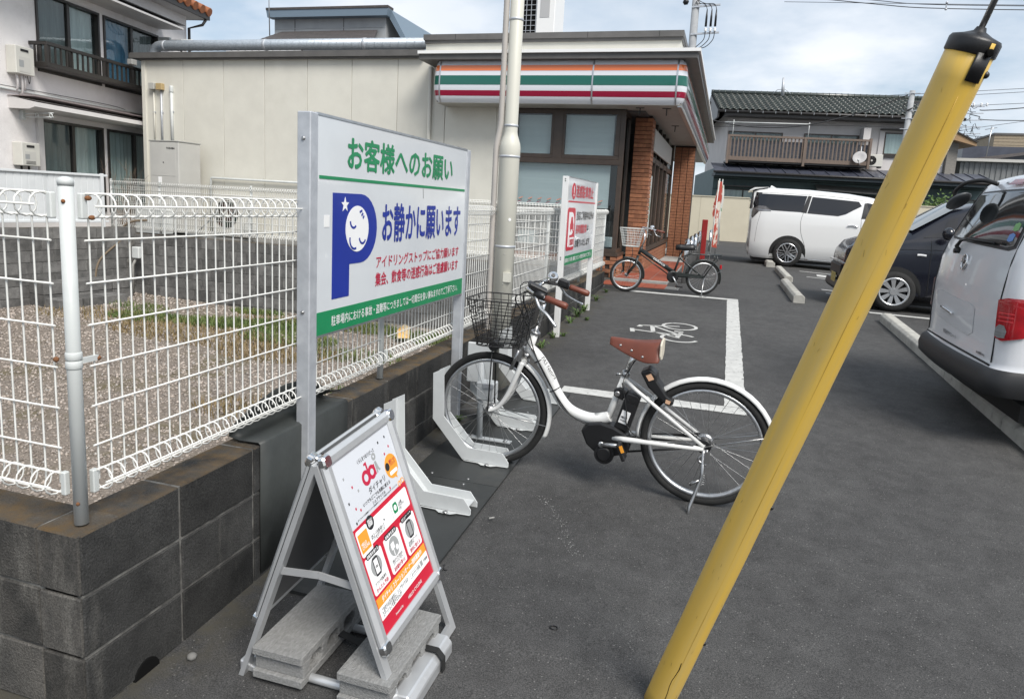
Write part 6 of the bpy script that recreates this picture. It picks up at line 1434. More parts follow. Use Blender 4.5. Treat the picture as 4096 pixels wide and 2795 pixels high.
q = MB(); q.tube([GC(.25 + .06 * math.sin(k * 1.3), -1.96 + .026 * k, .0457) for k in range(8)], .0012, n=4); q.build('split_seam', DARK, gy)
q = MB(); q.tube([GC(sg * .35, -1.95 + .05 * k, .0455) for k in range(38)], .0007, n=4); q.build('mould_seam', M('yellow_seam', (.50, .32, .05), rough=.5), gy)

# ------------------------------------------------------------------ weeds
def weed(x, y, z, n, h, lab, seed, w=.0065):
    rr = random.Random(seed); mb = MB()
    for k in range(int(n * 1.6)):
        a = rr.random() * 6.28; l = h * .85 * rr.uniform(.35, 1.1); e = rr.uniform(.4, 1.1); p = Vector((x + rr.uniform(-.02, .02), y + rr.uniform(-.03, .03), z)); d = Vector((math.cos(a), math.sin(a), 0)); s_ = Vector((-d.y, d.x, 0)) * w * rr.uniform(.7, 1.3)
        q1 = p + d * l * .35 * e + Vector((0, 0, l * .55)); q2 = p + d * l * .8 * e + Vector((0, 0, l * .7)); q3 = p + d * l * 1.05 * e + Vector((0, 0, l * .55))
        mb.add([p - s_ * .4, p + s_ * .4, q1 - s_, q1 + s_, q2 - s_ * .8, q2 + s_ * .8, q3], [(0, 1, 3, 2), (2, 3, 5, 4), (4, 5, 6)])
    tag(mb.build('weed_plant', LEAF, fixn=False), lab, 'weed')
for k, (x, y, n, h, lab) in enumerate(((-1.60, 4.02, 26, .13, 'bright green weed at the wall foot behind the front wheel of the white bicycle'), (-1.585, 4.2, 10, .07, 'small weed beside the base of the far post of the large notice'), (-1.60, 6.45, 14, .11, 'weed at the wall foot just before the red lettered notice'),
    (-1.60, 6.9, 12, .10, 'weed beside the front post of the red lettered notice'), (-1.52, 7.05, 9, .07, 'small pale weed on the bay side of the front post of the red lettered notice'), (-1.60, 7.75, 12, .11, 'weed at the wall foot under the middle of the red lettered notice'),
    (-1.60, 8.15, 30, .17, 'largest leafy weed at the wall foot, under the red lettered notice'), (-1.45, 8.0, 12, .07, 'greyish weed growing out of the asphalt by the red lettered notice'), (-1.60, 8.55, 22, .14, 'weed right before the rear post of the red lettered notice'), (-1.60, 9.4, 18, .12, 'weed just past the rear post of the red lettered notice'), (-1.6, 10.2, 14, .10, 'weed at the far end of the dark wall by the brick base'))):
    weed(x, y, gz(x, y), n, h, lab, 20 + k)
pap = MB().add([(-4.60, 9.45, -.57), (-4.42, 9.5, -.56), (-4.44, 9.55, -.40), (-4.52, 9.53, -.36), (-4.64, 9.52, -.46)], [(0, 1, 2, 3, 4)]).build('paper_scrap', M('orange_scrap', (.65, .36, .08), (.6, .55, .4), sc=12, rough=.6)); tag(pap, 'crumpled orange and white wrapper lying in the weeds of the lot', 'litter')
# scuffs and grime specks on the yellow cover
SCF = M('cover_scuff', (.28, .19, .05), (.36, .24, .06), sc=40, rough=.7)
rr = random.Random(31); q = MB()
for _ in range(26):
    a, h = rr.uniform(-1.2, 1.2), -rr.uniform(.08, 1.98); l = rr.uniform(.003, .018); w = rr.uniform(.0002, .0006); sl = rr.uniform(-.3, .3)
    p = [GC(a + da, h + dh, .0463) for da, dh in ((-w / .046, 0), (w / .046, 0), (w / .046 + sl * l / .046, l), (-w / .046 + sl * l / .046, l))]
    q.add(p, [(0, 1, 2, 3)])
stuff(q.build('scuff_marks', SCF, gy, fixn=False))

# ------------------------------------------------------------------ bicycles
BRNL = M('brown_leather', (.15, .041, .022), (.12, .032, .018), sc=12, rough=.42, bump=.06, bsc=140)
CREAML = M('cream_leather', (.60, .55, .45), rough=.5)
BWHITE = M('bicycle_white', (.70, .70, .685), (.65, .65, .635), sc=6, rough=.25, coat=.5, dirt=(.30, .28, .25), dsc=14, dlo=.70, dhi=.84)
def bike_wheel(parent, c, ax, R, rt, n=32, rim=ALU, tyre=RUBBER, seed=0):
    c, ax = Vector(c), Vector(ax).normalized()
    u = Vector((0, 0, 1)); u = (u - ax * u.dot(ax)).normalized(); w = ax.cross(u)
    def P(a, r, h=0): return c + (u * math.cos(a) + w * math.sin(a)) * r + ax * h
    t = MB().tube([P(2 * PI * k / 56, R - rt) for k in range(56)], rt, n=10, closed=True).build('wheel', tyre, parent)
    rr = R - 2 * rt
    MB().lathe([(rr + .003, -rt * .62), (rr + .003, rt * .62), (rr - .016, rt * .42), (rr - .018, -rt * .42)], 56, c, ax, closed=True).build('rim', rim, t)
    mb = MB()
    for k in range(n):
        a = 2 * PI * k / n; s_ = 1 if k % 2 else -1; q = a + (.95 if (k // 2) % 2 else -.95)
        mb.cyl(P(q, .022, s_ * .028), P(a, rr - .015, s_ * .004), .0012, n=4, cap=False)
    mb.build('spokes', STEEL, t)
    MB().lathe([(.008, -.055), (.012, -.05), (.012, -.034), (.024, -.032), (.024, -.025), (.014, -.022), (.014, .022), (.024, .025), (.024, .032), (.012, .034), (.012, .05), (.008, .055)], 14, c, ax).build('hub', STEEL, t)
    return t
def arc3(c, ax, R, a0, a1, n):
    c, ax = Vector(c), Vector(ax).normalized(); u = Vector((0, 0, 1)); u = (u - ax * u.dot(ax)).normalized(); w = ax.cross(u)
    return [c + (u * math.cos(a0 + (a1 - a0) * k / n) + w * math.sin(a0 + (a1 - a0) * k / n)) * R for k in range(n + 1)]
def fender(parent, c, ax, R, a0, a1, mat, wd=.045, n=26):
    c, ax = Vector(c), Vector(ax).normalized(); u = Vector((0, 0, 1)); u = (u - ax * u.dot(ax)).normalized(); w = ax.cross(u); vs = []
    prof = [(-wd / 2, -.014), (-wd * .42, -.003), (-wd * .2, .004), (0, .006), (wd * .2, .004), (wd * .42, -.003), (wd / 2, -.014)]
    for k in range(n + 1):
        a = a0 + (a1 - a0) * k / n; d = u * math.cos(a) + w * math.sin(a)
        for h, r in prof: vs.append(c + d * (R + r) + ax * h)
    mb = MB(); mb.add(vs, [(i * 7 + j, i * 7 + j + 1, (i + 1) * 7 + j + 1, (i + 1) * 7 + j) for i in range(n) for j in range(6)], True)
    o = mb.build('fender', mat, parent, fixn=False); m_ = o.modifiers.new('thick', 'SOLIDIFY'); m_.thickness = .0015
    return o
def basket(parent, x0, x1, b0, b1, zt, zb, yc, wt, wb, mat, r=.0022, nz=9, nv=7, dense=True):
    def ring(t):
        xa, xb, w, z = x0 + (b0 - x0) * t, x1 + (b1 - x1) * t, wt + (wb - wt) * t, zt + (zb - zt) * t
        return [Vector((x, yc + y, z)) for x, y in rrect(xa, xb, -w, w, .05, 3)]
    mb = MB(); ts = [0, .14, .28, .42, .5, .58, .66, .74, .82, .90, 1.0] if dense else [k / nz for k in range(nz + 1)]
    for k, t in enumerate(ts): mb.tube(ring(t), r * (1.7 if k in (0, len(ts) - 1) else 1), n=5, closed=True)
    A, B = ring(0), ring(1); m = len(A); step = 1
    def per(P, s):
        L_ = [(P[(i + 1) % m] - P[i]).length for i in range(m)]; T = sum(L_); s = s * T
        for i in range(m):
            if s <= L_[i]: return P[i] + (P[(i + 1) % m] - P[i]) * (s / L_[i])
            s -= L_[i]
        return P[0]
    for k in range(4 * nv):
        s = k / (4 * nv); mb.tube([per(A, s), per(B, s)], r, n=4, cap=False)
    for k in range(1, nv): 
        x = b0 + (b1 - b0) * k / nv; mb.tube([(x, yc - wb, zb), (x, yc + wb, zb)], r, n=4)
        y = -wb + 2 * wb * k / nv; mb.tube([(b0, yc + y, zb), (b1, yc + y, zb)], r, n=4)
    return mb.build('basket', mat, parent)

eb = thing('electric_bicycle', 'white electric bicycle with a black basket and brown saddle, front wheel in the rack', 'bicycle', (-.5, 3.58, .07))
def B(x, z, o=0.0): return Vector((x, 3.560 - .052 * x - .03 * (z - .07) + o, z))
AX = (B(0, .4) - B(-1, .4)).cross(B(0, 1) - B(0, 0)).normalized()
FH, RH = B(-1.165, .402), B(0.0, .392)
FAX = (AX + Vector((.07, 0, 0))).normalized()
bike_wheel(eb, RH, AX, .326, .0205); bike_wheel(eb, FH, FAX, .326, .0205)
sgn = 1 if arc3(RH, AX, 1, 0, .1, 1)[1].x > RH.x else -1     # +angle leans towards +x when sgn is 1
fender(eb, RH, AX, .345, sgn * -1.62, sgn * 1.80, BWHITE); fender(eb, FH, FAX, .345, sgn * .56, sgn * 1.95, BWHITE)
f = MB()
f.tube(smooth_path([B(-.955, .775), B(-.905, .735), B(-.845, .655), B(-.785, .545), B(-.715, .468), B(-.62, .437), B(-.54, .441), B(-.49, .462)], 7), .030, n=16)
f.tube([B(-.525, .37), B(-.424, .705)], .0175, n=14)
f.tube([B(-.975, .715), B(-.928, .862)], .0215, n=16)
f.tube([B(-.51, .40), B(-.56, .46), B(-.49, .47)], .018, n=10)
frm = f.build('frame', BWHITE, eb)
for s_ in (-.055, .055):
    MB().tube([B(-.46, .36, s_ * .7), B(-.40, .365, s_), B(0, .388, s_ * 1.25)], [.016, .015, .012], n=10).build('chain_stay', BWHITE, frm)
    MB().tube([B(-.418, .672, s_ * .35), B(-.36, .635, s_ * .8), B(0, .398, s_ * 1.25)], [.011, .010, .0095], n=10).build('seat_stay', BWHITE, frm)
text('PAS Natura', BLACK_INK, frm, B(-.895, .745, -.0275) + Vector((.016, 0, -.01)), (.60, -.03, -.80), (.80, 0, .60), .135, .018, bold=.008, lift=.002)
fk = MB()
for s_ in (-.048, .048): fk.tube(smooth_path([B(-.982, .700, s_ * .75), B(-1.01, .62, s_), B(-1.055, .51, s_), B(-1.11, .43, s_), FH + (B(0, 0, s_ * 1.1) - B(0, 0))], 5), [.0155, .0155, .0155, .015, .015, .0145, .0145, .014, .014, .0135, .0135, .013, .013, .0125, .0125, .012, .012, .0115, .011, .0105, .010], n=10)
fk.bar(B(-.982, .70, -.045), B(-.982, .70, .045), .035, .03)
fk.build('fork', BWHITE, eb)
MB().lathe([(.026, 0), (.028, .004), (.028, .012), (.024, .016)], 16, B(-.928, .858), (B(-.928, .862) - B(-.975, .715))).lathe([(.026, 0), (.028, .004), (.024, .012)], 16, B(-.979, .700), (B(-.928, .862) - B(-.975, .715))).build('headset', STEEL, frm)
br = MB(); br.box(-.02, .02, -.02, .03, -.02, .05, None, B(-1.005, .725, -.03)); br.tube([B(-1.0, .77, -.06), B(-1.02, .71, -.055), B(-1.045, .655, -.045)], .010, n=6).tube([B(-1.0, .77, .06), B(-1.02, .71, .055), B(-1.045, .655, .045)], .010, n=6)
br.build('front_brake', STEEL, eb)
st = MB().tube([B(-.928, .862), B(-.895, .985), B(-.888, 1.03)], .013, n=12).tube([B(-.888, 1.02), B(-.91, 1.055)], .016, n=10).build('stem', CHROME, eb)
def hbp(s_): return smooth_path([B(-.912, 1.055), B(-.935, 1.075, s_ * .05), B(-.945, 1.112, s_ * .13), B(-.915, 1.125, s_ * .215), B(-.845, 1.105, s_ * .268), B(-.70, 1.065, s_ * .285)], 6)
hb = MB().tube(hbp(-1), .0115, n=12).tube(hbp(1), .0115, n=12).build('handlebar', CHROME, eb)
for s_ in (-1, 1):
    MB().tube([B(-.812, 1.096, s_ * .274), B(-.80, 1.093, s_ * .276), B(-.76, 1.082, s_ * .279), B(-.71, 1.068, s_ * .283), B(-.697, 1.064, s_ * .284)], [.014, .017, .0165, .0185, .013], n=14).build('grip', BRNL, hb)
    MB().tube([B(-.87, 1.113, s_ * .255), B(-.815, 1.097, s_ * .273)], .019, n=12).build('lever_mount', BLACK_P, hb)
    MB().tube(smooth_path([B(-.865, 1.10, s_ * .262), B(-.835, 1.05, s_ * .29), B(-.79, 1.02, s_ * .31), B(-.745, .975 if s_ < 0 else 1.0, s_ * .325)]), .0062, n=8, flat=1.4).ball(B(-.744, .972 if s_ < 0 else .998, s_ * .325), .009, 8, 5).build('brake_lever', ALU, hb)
MB().box(-.05, .055, -.03, .03, -.012, .014, Matrix.Rotation(.45, 3, 'Y') @ Matrix.Rotation(.4, 3, 'Z'), B(-.87, 1.135, -.225)).build('display_unit', BLACK_P, hb, bevel=.006)
MB().box(-.03, .03, -.025, .025, -.02, .02, Matrix.Rotation(.3, 3, 'Y'), B(-.845, 1.118, .262)).build('gear_shifter', BLACK_P, hb, bevel=.008)
bl_ = MB().lathe([(.030, -.012), (.031, 0), (.028, .012), (.016, .02), (.002, .022)], 20, B(-.895, 1.152, .205), (.25, -.75, .45)).build('bell', CHROME, hb); MB().lathe([(.012, .021), (.010, .026)], 14, B(-.895, 1.152, .205), (.25, -.75, .45)).build('bell_dome', BLACK_P, bl_)
for pts in ([B(-.87, 1.10, -.25), B(-.96, 1.10, -.14), B(-.985, 1.03, -.06), B(-.955, .93, -.03), B(-.965, .83, -.035), B(-.92, .76, -.035), B(-.82, .60, -.036), B(-.74, .475, -.034), B(-.62, .41, -.03), B(-.52, .39, -.03)],
            [B(-.86, 1.10, .25), B(-.97, 1.13, .10), B(-1.0, 1.05, 0), B(-.96, .95, -.02), B(-.95, .86, -.032), B(-.90, .725, -.033), B(-.80, .565, -.033), B(-.69, .44, -.03), B(-.56, .40, -.028)],
            [B(-.88, 1.12, -.22), B(-1.02, 1.06, -.1), B(-.99, .96, -.045), B(-.985, .86, -.05), B(-1.005, .77, -.06)], [B(-.84, 1.10, .24), B(-1.03, 1.12, .08), B(-1.01, 1.0, .0), B(-.97, .90, -.02)],
            [B(-.435, .66, -.03), B(-.40, .52, -.05), B(-.39, .44, -.05), B(-.30, .385, -.06), B(-.05, .40, -.075)]):
    MB().tube(smooth_path(pts, 5), .0032, n=6).build('cable', BLACK_P, eb)
for x, z in ((-.895, .715), (-.80, .565)): MB().tube(arc3(B(x, z), (B(x + .06, z - .1) - B(x, z)), .031, 0, 2 * PI, 12)[:-1], .0035, n=5, closed=True).build('cable_tie', BLACK_P, eb)
# basket and its stays
BASK = M('black_basket_wire', (.014, .013, .013), rough=.4)
bs_ = basket(eb, -1.285, -.945, -1.235, -1.02, 1.035, .785, B(-1.12, .9).y, .172, .125, BASK)
MB().bar(B(-1.15, .785), B(-.98, .80), .05, .012).bar(B(-1.03, .80), B(-.94, .845), .03, .016).build('basket_bracket', STEEL, eb)
for s_ in (-.06, .06): MB().tube([B(-1.16, .80, s_ * .5), FH + (B(0, 0, s_) - B(0, 0))], .0042, n=6).build('basket_stay', BLACK_P, eb)
MB().cyl(B(-1.15, .77, -.05), B(-1.15, .77, .05), .028, n=12).build('headlight', BLACK_P, eb)
# saddle
sv, sf = [], []
prof = [(-.515, .016, .885, .0), (-.505, .03, .887, 0), (-.45, .045, .885, 0), (-.39, .062, .882, 0), (-.33, .094, .886, 0), (-.285, .108, .893, 0), (-.262, .108, .897, 0), (-.252, .096, .895, 0)]
for x, w, z, _ in prof:
    dp = .060 if x > -.46 else .036; dp = .078 if x > -.40 else dp; dp = .098 if x > -.35 else dp
    for j in range(9):
        a = -1 + 2 * j / 8; k = abs(a)
        sv.append(B(x, z - (dp if k > .99 else .018 * k ** 2 + (.028 * (k > .7) * dp / .085)), a * w))
for i in range(len(prof) - 1):
    for j in range(8): sf.append((i * 9 + j, i * 9 + j + 1, (i + 1) * 9 + j + 1, (i + 1) * 9 + j))
sm = MB(); sm.add(sv, sf, True); sad = sm.build('saddle', BRNL, eb, fixn=False); m_ = sad.modifiers.new('thick', 'SOLIDIFY'); m_.thickness = .006; m_ = sad.modifiers.new('sub', 'SUBSURF'); m_.levels = 1; m_.render_levels = 2
cb2 = MB(); cb2.prism([(-.098, .893), (-.06, .905), (0, .908), (.06, .905), (.098, .893), (.100, .835), (.09, .818), (0, .80), (-.09, .818), (-.100, .835)], lambda u, v, w: B(-.250 + w + .10 * (.9 - v) * 0, v, u), -.004, .006).build('saddle_back', CREAML, sad, bevel=.003)
for x, z in ((-.455, .862), (-.395, .845), (-.335, .825)): MB().lathe([(.007, 0), (.006, .003), (.002, .004)], 10, B(x, z, -.060 if x < -.42 else (-.076 if x < -.36 else -.108)), (-.1, -1, 0)).build('rivet', STEEL, sad)
sp_ = MB()
for s_ in (-.06, .06): sp_.tube([B(-.285 + .014 * math.cos(k * .7), .80 + .0012 * k, s_ + .014 * math.sin(k * .7)) for k in range(44)], .003, n=4)
sp_.tube(smooth_path([B(-.49, .865), B(-.40, .825, -.03), B(-.30, .80, -.05)]), .0045, n=5).tube(smooth_path([B(-.49, .865), B(-.40, .825, .03), B(-.30, .80, .05)]), .0045, n=5).build('saddle_spring', STEEL, sad)
MB().tube([B(-.425, .70), B(-.372, .84)], .0155, n=14).build('seat_post', CHROME, eb)
MB().lathe([(.022, 0), (.023, .002), (.023, .022), (.020, .026)], 16, B(-.430, .690), (.053, 0, .14)).tube([B(-.44, .70, -.02), B(-.455, .705, -.03), B(-.47, .70, -.03)], .006, n=6).build('seat_clamp', STEEL, eb)
# battery, motor, lock
def slab(pts, o0, o1, name, mat, par, bev=.006): return MB().prism(pts, lambda u, v, w: B(u, v, w), o0, o1).build(name, mat, par, bevel=bev, seg=2)
bt = slab([(-.462, .415), (-.385, .395), (-.335, .585), (-.345, .605), (-.40, .617), (-.412, .60)], -.042, .042, 'battery', BLACK_P, eb, .01)
slab([(-.440, .452), (-.395, .441), (-.377, .508), (-.420, .520)], -.0435, -.041, 'battery_label', WHITE_INK, bt, 0)
text('HELLO', BLACK_INK, bt, B(-.428, .478, -.0442), (.97, -.05, -.23), (.23, 0, .97), .034, .012, bold=.03, lift=.001); text('CYCLING', BLACK_INK, bt, B(-.432, .462, -.0442), (.97, -.05, -.23), (.23, 0, .97), .036, .010, bold=.03, lift=.001)
slab([(-.398, .565), (-.345, .553), (-.340, .572), (-.394, .585)], -.0435, -.041, 'battery_ribs', M('glossy_black', (.012, .012, .013), rough=.15), bt, 0)
slab([(-.475, .585), (-.425, .565), (-.405, .615), (-.445, .635), (-.475, .62)], -.035, .035, 'battery_lock', BLACK_P, eb, .006); MB().lathe([(.014, 0), (.014, .006), (.010, .008)], 14, B(-.455, .600, -.035), (0, -1, 0)).build('key_lock', STEEL, eb)
slab([(-.635, .375), (-.60, .42), (-.53, .435), (-.455, .42), (-.39, .39), (-.365, .33), (-.38, .285), (-.46, .255), (-.53, .25), (-.60, .30)], -.052, .052, 'motor', BLACK_P, eb, .012)
MB().cyl(B(-.498, .272, -.075), B(-.498, .272, .06), .052, n=28).lathe([(.040, 0), (.038, .004), (.03, .006)], 24, B(-.498, .272, -.075), (0, -1, 0)).build('motor_cover', BLACK_P, eb)
slab([(-.40, .33), (-.36, .36), (-.02, .43), (0, .41), (-.03, .385), (-.33, .33)], .060, .075, 'chain_case', BLACK_P, eb, .004)
MB().tube([B(-.515, .325, -.075), B(-.405, .338, -.085)], [.013, .010], n=10).lathe([(.016, 0), (.016, .010), (.008, .012)], 12, B(-.515, .325, -.072), (0, -1, 0)).build('crank_arm', ALU, eb)
MB().tube([B(-.515, .325, .075), B(-.64, .385, .09)], [.012, .009], n=10).build('crank_arm', ALU, eb)
pd = MB().box(-.045, .045, -.04, .04, -.010, .010, Matrix.Rotation(1.15, 3, 'Y'), B(-.402, .320, -.11)).build('pedal', BLACK_P, eb, bevel=.004); MB().box(-.018, .018, -.003, .003, -.008, .008, Matrix.Rotation(1.15, 3, 'Y'), B(-.398, .343, -.152)).build('reflector', ORANGE_INK, pd)
pd = MB().box(-.045, .045, -.04, .04, -.010, .010, None, B(-.645, .39, .14)).build('pedal', BLACK_P, eb, bevel=.004)
slab([(-.345, .735), (-.300, .760), (-.262, .735), (-.255, .70), (-.20, .63), (-.17, .612), (-.165, .588), (-.19, .575), (-.215, .59), (-.30, .66)], -.060, .050, 'smart_lock', BLACK_P, eb, .010)
slab([(-.315, .722), (-.290, .735), (-.272, .708), (-.297, .695)], -.0625, -.060, 'lock_sticker', M('peach_sticker', (.62, .38, .24), rough=.5), eb, 0); slab([(-.205, .612), (-.180, .605), (-.186, .588), (-.208, .593)], -.0625, -.060, 'lock_sticker', MATS['peach_sticker'], eb, 0)
MB().tube(arc3(RH, AX, .185, sgn * -1.2, sgn * -.9, 4), .001).tube(smooth_path([B(-.32, .85, -.03), B(-.38, .78, -.03), B(-.43, .67, -.03), B(-.41, .60, -.04)]), .002, n=4).build('lock_cable', BLACK_P, eb)
# rear hub, chain, stays, stand, lamp
MB().lathe([(.045, -.04), (.045, -.025), (.03, -.02)], 20, RH, AX).build('drum_brake', STEEL, eb)
MB().lathe([(.035, .03), (.038, .033), (.038, .036), (.03, .04)], 20, RH, AX).tube([B(-.47, .245, .055), B(-.02, .352, .05)], .006, n=5).tube([B(-.47, .345, .055), B(-.02, .43, .05)], .005, n=5).build('chain', BLACK_P, eb)
MB().tube(smooth_path([B(.02, .385, -.07), B(-.02, .33, -.075), B(.02, .31, -.08)]), .008, n=6).box(-.012, .012, -.004, .004, -.03, .03, None, B(.02, .35, -.085)).build('hub_gear', STEEL, eb)
for o in (-.03, .03): MB().tube([B(0, .395, o * 2), B(.355, .50, o * .7)], .0028, n=5).build('fender_stay', STEEL, eb)
for o in (-.03, .03): MB().tube([FH + (B(0, 0, o * 2) - B(0, 0)), B(-.835, .355, o * .7)], .0028, n=5).build('fender_stay', STEEL, eb)
ks = MB().tube([B(.0, .385, -.07), B(.005, .25, -.085), B(-.04, .10, -.13), B(-.045, .02, -.17)], .0095, n=8).tube([B(-.045, .02, -.17), B(-.05, .008, -.185), B(-.02, .006, -.215), B(.03, .008, -.20), B(.045, .012, -.17), B(.025, .014, -.15)], .006, n=6)
for v in range(len(ks.v)): pass
ks.build('kickstand', STEEL, eb)
MB().tube([B(.012 + .008 * math.cos(k * .9), .27 - .0017 * k, -.09 + .008 * math.sin(k * .9)) for k in range(40)], .0018, n=4).tube([B(-.035, .215, -.08), B(-.05, .20, -.10), B(.0, .235, -.09)], .006, n=5).build('stand_spring', STEEL, eb)
tl = MB().box(-.012, .012, -.022, .022, -.03, .03, None, B(.352, .575)).build('tail_lamp', BLACK_P, eb, bevel=.004); MB().box(.012, .018, -.02, .02, -.028, .028, None, B(.352, .575)).build('red_lens', M('red_lens', (.45, .01, .02), rough=.15, coat=.5), tl, bevel=.002)
MB().lathe([(.020, 0), (.022, .003), (.0, .006)], 16, B(-.965, .74, -.02), (0, -1, 0)).build('head_badge', STEEL, frm)
slab([(-.935, .772), (-.918, .768), (-.92, .758), (-.936, .762)], -.0285, -.0275, 'frame_sticker', ORANGE_INK, frm, 0)

# dark small-wheeled bicycle by the store
DBK = M('dark_green_black_frame', (.018, .022, .021), rough=.35, coat=.2)
db_ = thing('small_wheeled_bicycle', 'dark small wheeled bicycle with a white wire basket standing at the end of the bay', 'bicycle', (-.242, 10.82, .331), math.atan2(-.313, -.950), local=True)
def C(x, z, o=0.0): return Vector((x, o, z - .331))
cR, cF = C(.02, .588), C(1.17, .574)
bike_wheel(db_, cR, (0, 1, 0), .258, .019, 28); bike_wheel(db_, cF, (0, 1, 0), .252, .019, 28)
f = MB().tube([C(.985, .955), C(.45, .635)], .031, n=14).tube([C(.99, .895), C(.49, .575)], .009, n=8).tube([C(1.01, .885), C(.97, 1.01)], .020, n=12).tube([C(.475, .60), C(.365, .965)], .016, n=12)
for o in (-.05, .05): f.tube([C(.48, .585, o * .6), C(.02, .588, o)], .010, n=8).tube([C(.40, .865, o * .3), C(.02, .588, o)], .009, n=8)
fr2 = f.build('frame', DBK, db_)
text('coloco', WHITE_INK, fr2, C(.80, .832, .0315), (-.86, 0, -.50), (-.50, 0, .86), .21, .036, bold=.01, lift=.002)
fk = MB()
for o in (-.045, .045): fk.tube([C(1.015, .87, o * .7), C(1.06, .72, o), C(1.17, .574, o)], [.013, .012, .009], n=8)
fk.build('fork', DBK, db_)
MB().tube([C(.97, 1.01), C(.94, 1.10), C(.95, 1.22)], .012, n=10).build('stem', CHROME, db_)
hb2 = MB()
for s_ in (-1, 1): hb2.tube(smooth_path([C(.95, 1.22), C(.97, 1.26, s_ * .1), C(.93, 1.28, s_ * .2), C(.80, 1.25, s_ * .27)]), .011, n=8)
hb2 = hb2.build('handlebar', CHROME, db_)
for s_ in (-1, 1):
    MB().tube([C(.84, 1.26, s_ * .255), C(.72, 1.235, s_ * .28)], .016, n=10).build('grip', BRNL, hb2); MB().tube([C(.87, 1.26, s_ * .25), C(.84, 1.19, s_ * .29), C(.78, 1.17, s_ * .30)], .006, n=6).build('brake_lever', ALU, hb2)
MB().lathe([(.03, -.01), (.03, .01), (.01, .02)], 14, C(.88, 1.30, .17), (0, 1, .3)).build('bell', CHROME, hb2)
b2 = basket(db_, .98, 1.30, 1.03, 1.25, 1.265 - .331, 1.005 - .331, 0, .17, .13, M('pale_basket_wire', (.55, .56, .54), rough=.4), .0028, 7, 5, False)
MB().tube([C(1.12, 1.0), C(1.10, .90), C(1.13, .74, .04), C(1.17, .574, .06)], .005, n=6).build('basket_stay', BLACK_P, db_)
sv = []
for x, w, z in ((.46, .03, 1.06), (.40, .04, 1.065), (.33, .06, 1.065), (.26, .085, 1.075), (.21, .085, 1.08), (.19, .06, 1.075)):
    for j in range(7): a = -1 + j / 3; sv.append(C(x, z - .03 * a * a - (.05 if abs(a) > .99 else 0), a * w))
sm = MB(); sm.add(sv, [(i * 7 + j, i * 7 + j + 1, (i + 1) * 7 + j + 1, (i + 1) * 7 + j) for i in range(5) for j in range(6)], True); o = sm.build('saddle', BLACK_P, db_, fixn=False); m_ = o.modifiers.new('t', 'SOLIDIFY'); m_.thickness = .03
MB().tube([C(.365, .965), C(.335, 1.04)], .012, n=8).build('seat_post', CHROME, db_)
fender(db_, cR, (0, 1, 0), .272, -1.9, 1.4, DBK); fender(db_, cF, (0, 1, 0), .266, -1.75, .25, DBK)
rk2 = MB().tube(smooth_path([C(.36, .875), C(.25, .925), C(.10, .93), C(-.20, .935), C(-.235, .935)]), .009, n=6)
for o in (-.06, .06): rk2.tube([C(.22, .927, o), C(-.22, .938, o)], .007, n=6).tube([C(-.14, .935, o), C(-.16, .86, o), C(-.10, .80, o), C(.02, .60, o)], .009, n=6)
for x in (.1, 0, -.1, -.2): rk2.tube([C(x, .933, -.06), C(x, .933, .06)], .005, n=5)
rk2.build('carrier', DBK, db_)
MB().lathe([(.085, .05), (.088, .053), (.088, .058), (.06, .06)], 24, C(.49, .585), (0, 1, 0)).build('chain_ring', BLACK_P, db_)
MB().prism([(.50, .66), (.12, .63), (.02, .62), (.0, .60), (.1, .60), (.50, .60)], lambda u, v, w: C(u, v, w), .045, .06).build('chain_case', DBK, db_)
MB().tube([C(.49, .585, .075), C(.41, .455, .085)], .011, n=8).build('crank_arm', ALU, db_); MB().box(-.045, .045, .0, .08, -.01, .01, None, C(.40, .445, .085)).build('pedal', BLACK_P, db_)
MB().tube([C(.49, .585, -.075), C(.57, .72, -.085)], .011, n=8).build('crank_arm', ALU, db_); MB().box(-.045, .045, -.08, 0, -.01, .01, None, C(.575, .73, -.085)).build('pedal', BLACK_P, db_)
MB().tube([C(.02, .588, .07), C(.04, .45, .10), C(.075, .335, .20)], .009, n=6).tube([C(.075, .34, .14), C(.02, .335, .26), C(.12, .335, .26)], .007, n=6).build('kickstand', STEEL, db_)
MB().box(-.012, .012, -.02, .02, -.03, .03, None, C(-.235, .76)).build('rear_reflector', MATS['red_lens'], db_, bevel=.004)
MB().tube([C(.02, .588, .06), C(-.25, .70, .03)], .003, n=5).build('fender_stay', STEEL, db_)
MB().cyl(C(1.10, .76, .05), C(1.07, .76, .05), .022, n=10).build('headlight', CHROME, db_)

# black city bicycle half hidden behind the far fence
hbk = thing('city_bicycle', 'dark city bicycle half hidden behind the far mesh fence and the large notice', 'bicycle', (-7.35, 11.7, .555), .05, local=True)
bike_wheel(hbk, (0, 0, .33), (0, 1, 0), .33, .019, 28); bike_wheel(hbk, (1.08, 0, .33), (0, 1, 0), .33, .019, 28)
f = MB().tube(smooth_path([(.17, 0, .72), (.30, 0, .52), (.55, 0, .32), (.66, 0, .30)]), .02, n=8).tube([(.64, 0, .3), (.74, 0, .75)], .015, n=8).tube([(.18, 0, .66), (.12, 0, .90)], .018, n=8)
for o in (-.05, .05): f.tube([(.64, o, .3), (1.08, o, .33)], .01, n=6).tube([(.73, o * .4, .7), (1.08, o, .33)], .009, n=6).tube([(.17, o * .7, .66), (.08, o, .5), (0, o, .33)], .011, n=6)
f.build('frame', BLACK_P, hbk); fender(hbk, (0, 0, .33), (0, 1, 0), .348, -.5, 1.8, STEEL); fender(hbk, (1.08, 0, .33), (0, 1, 0), .348, -1.4, 1.6, STEEL)
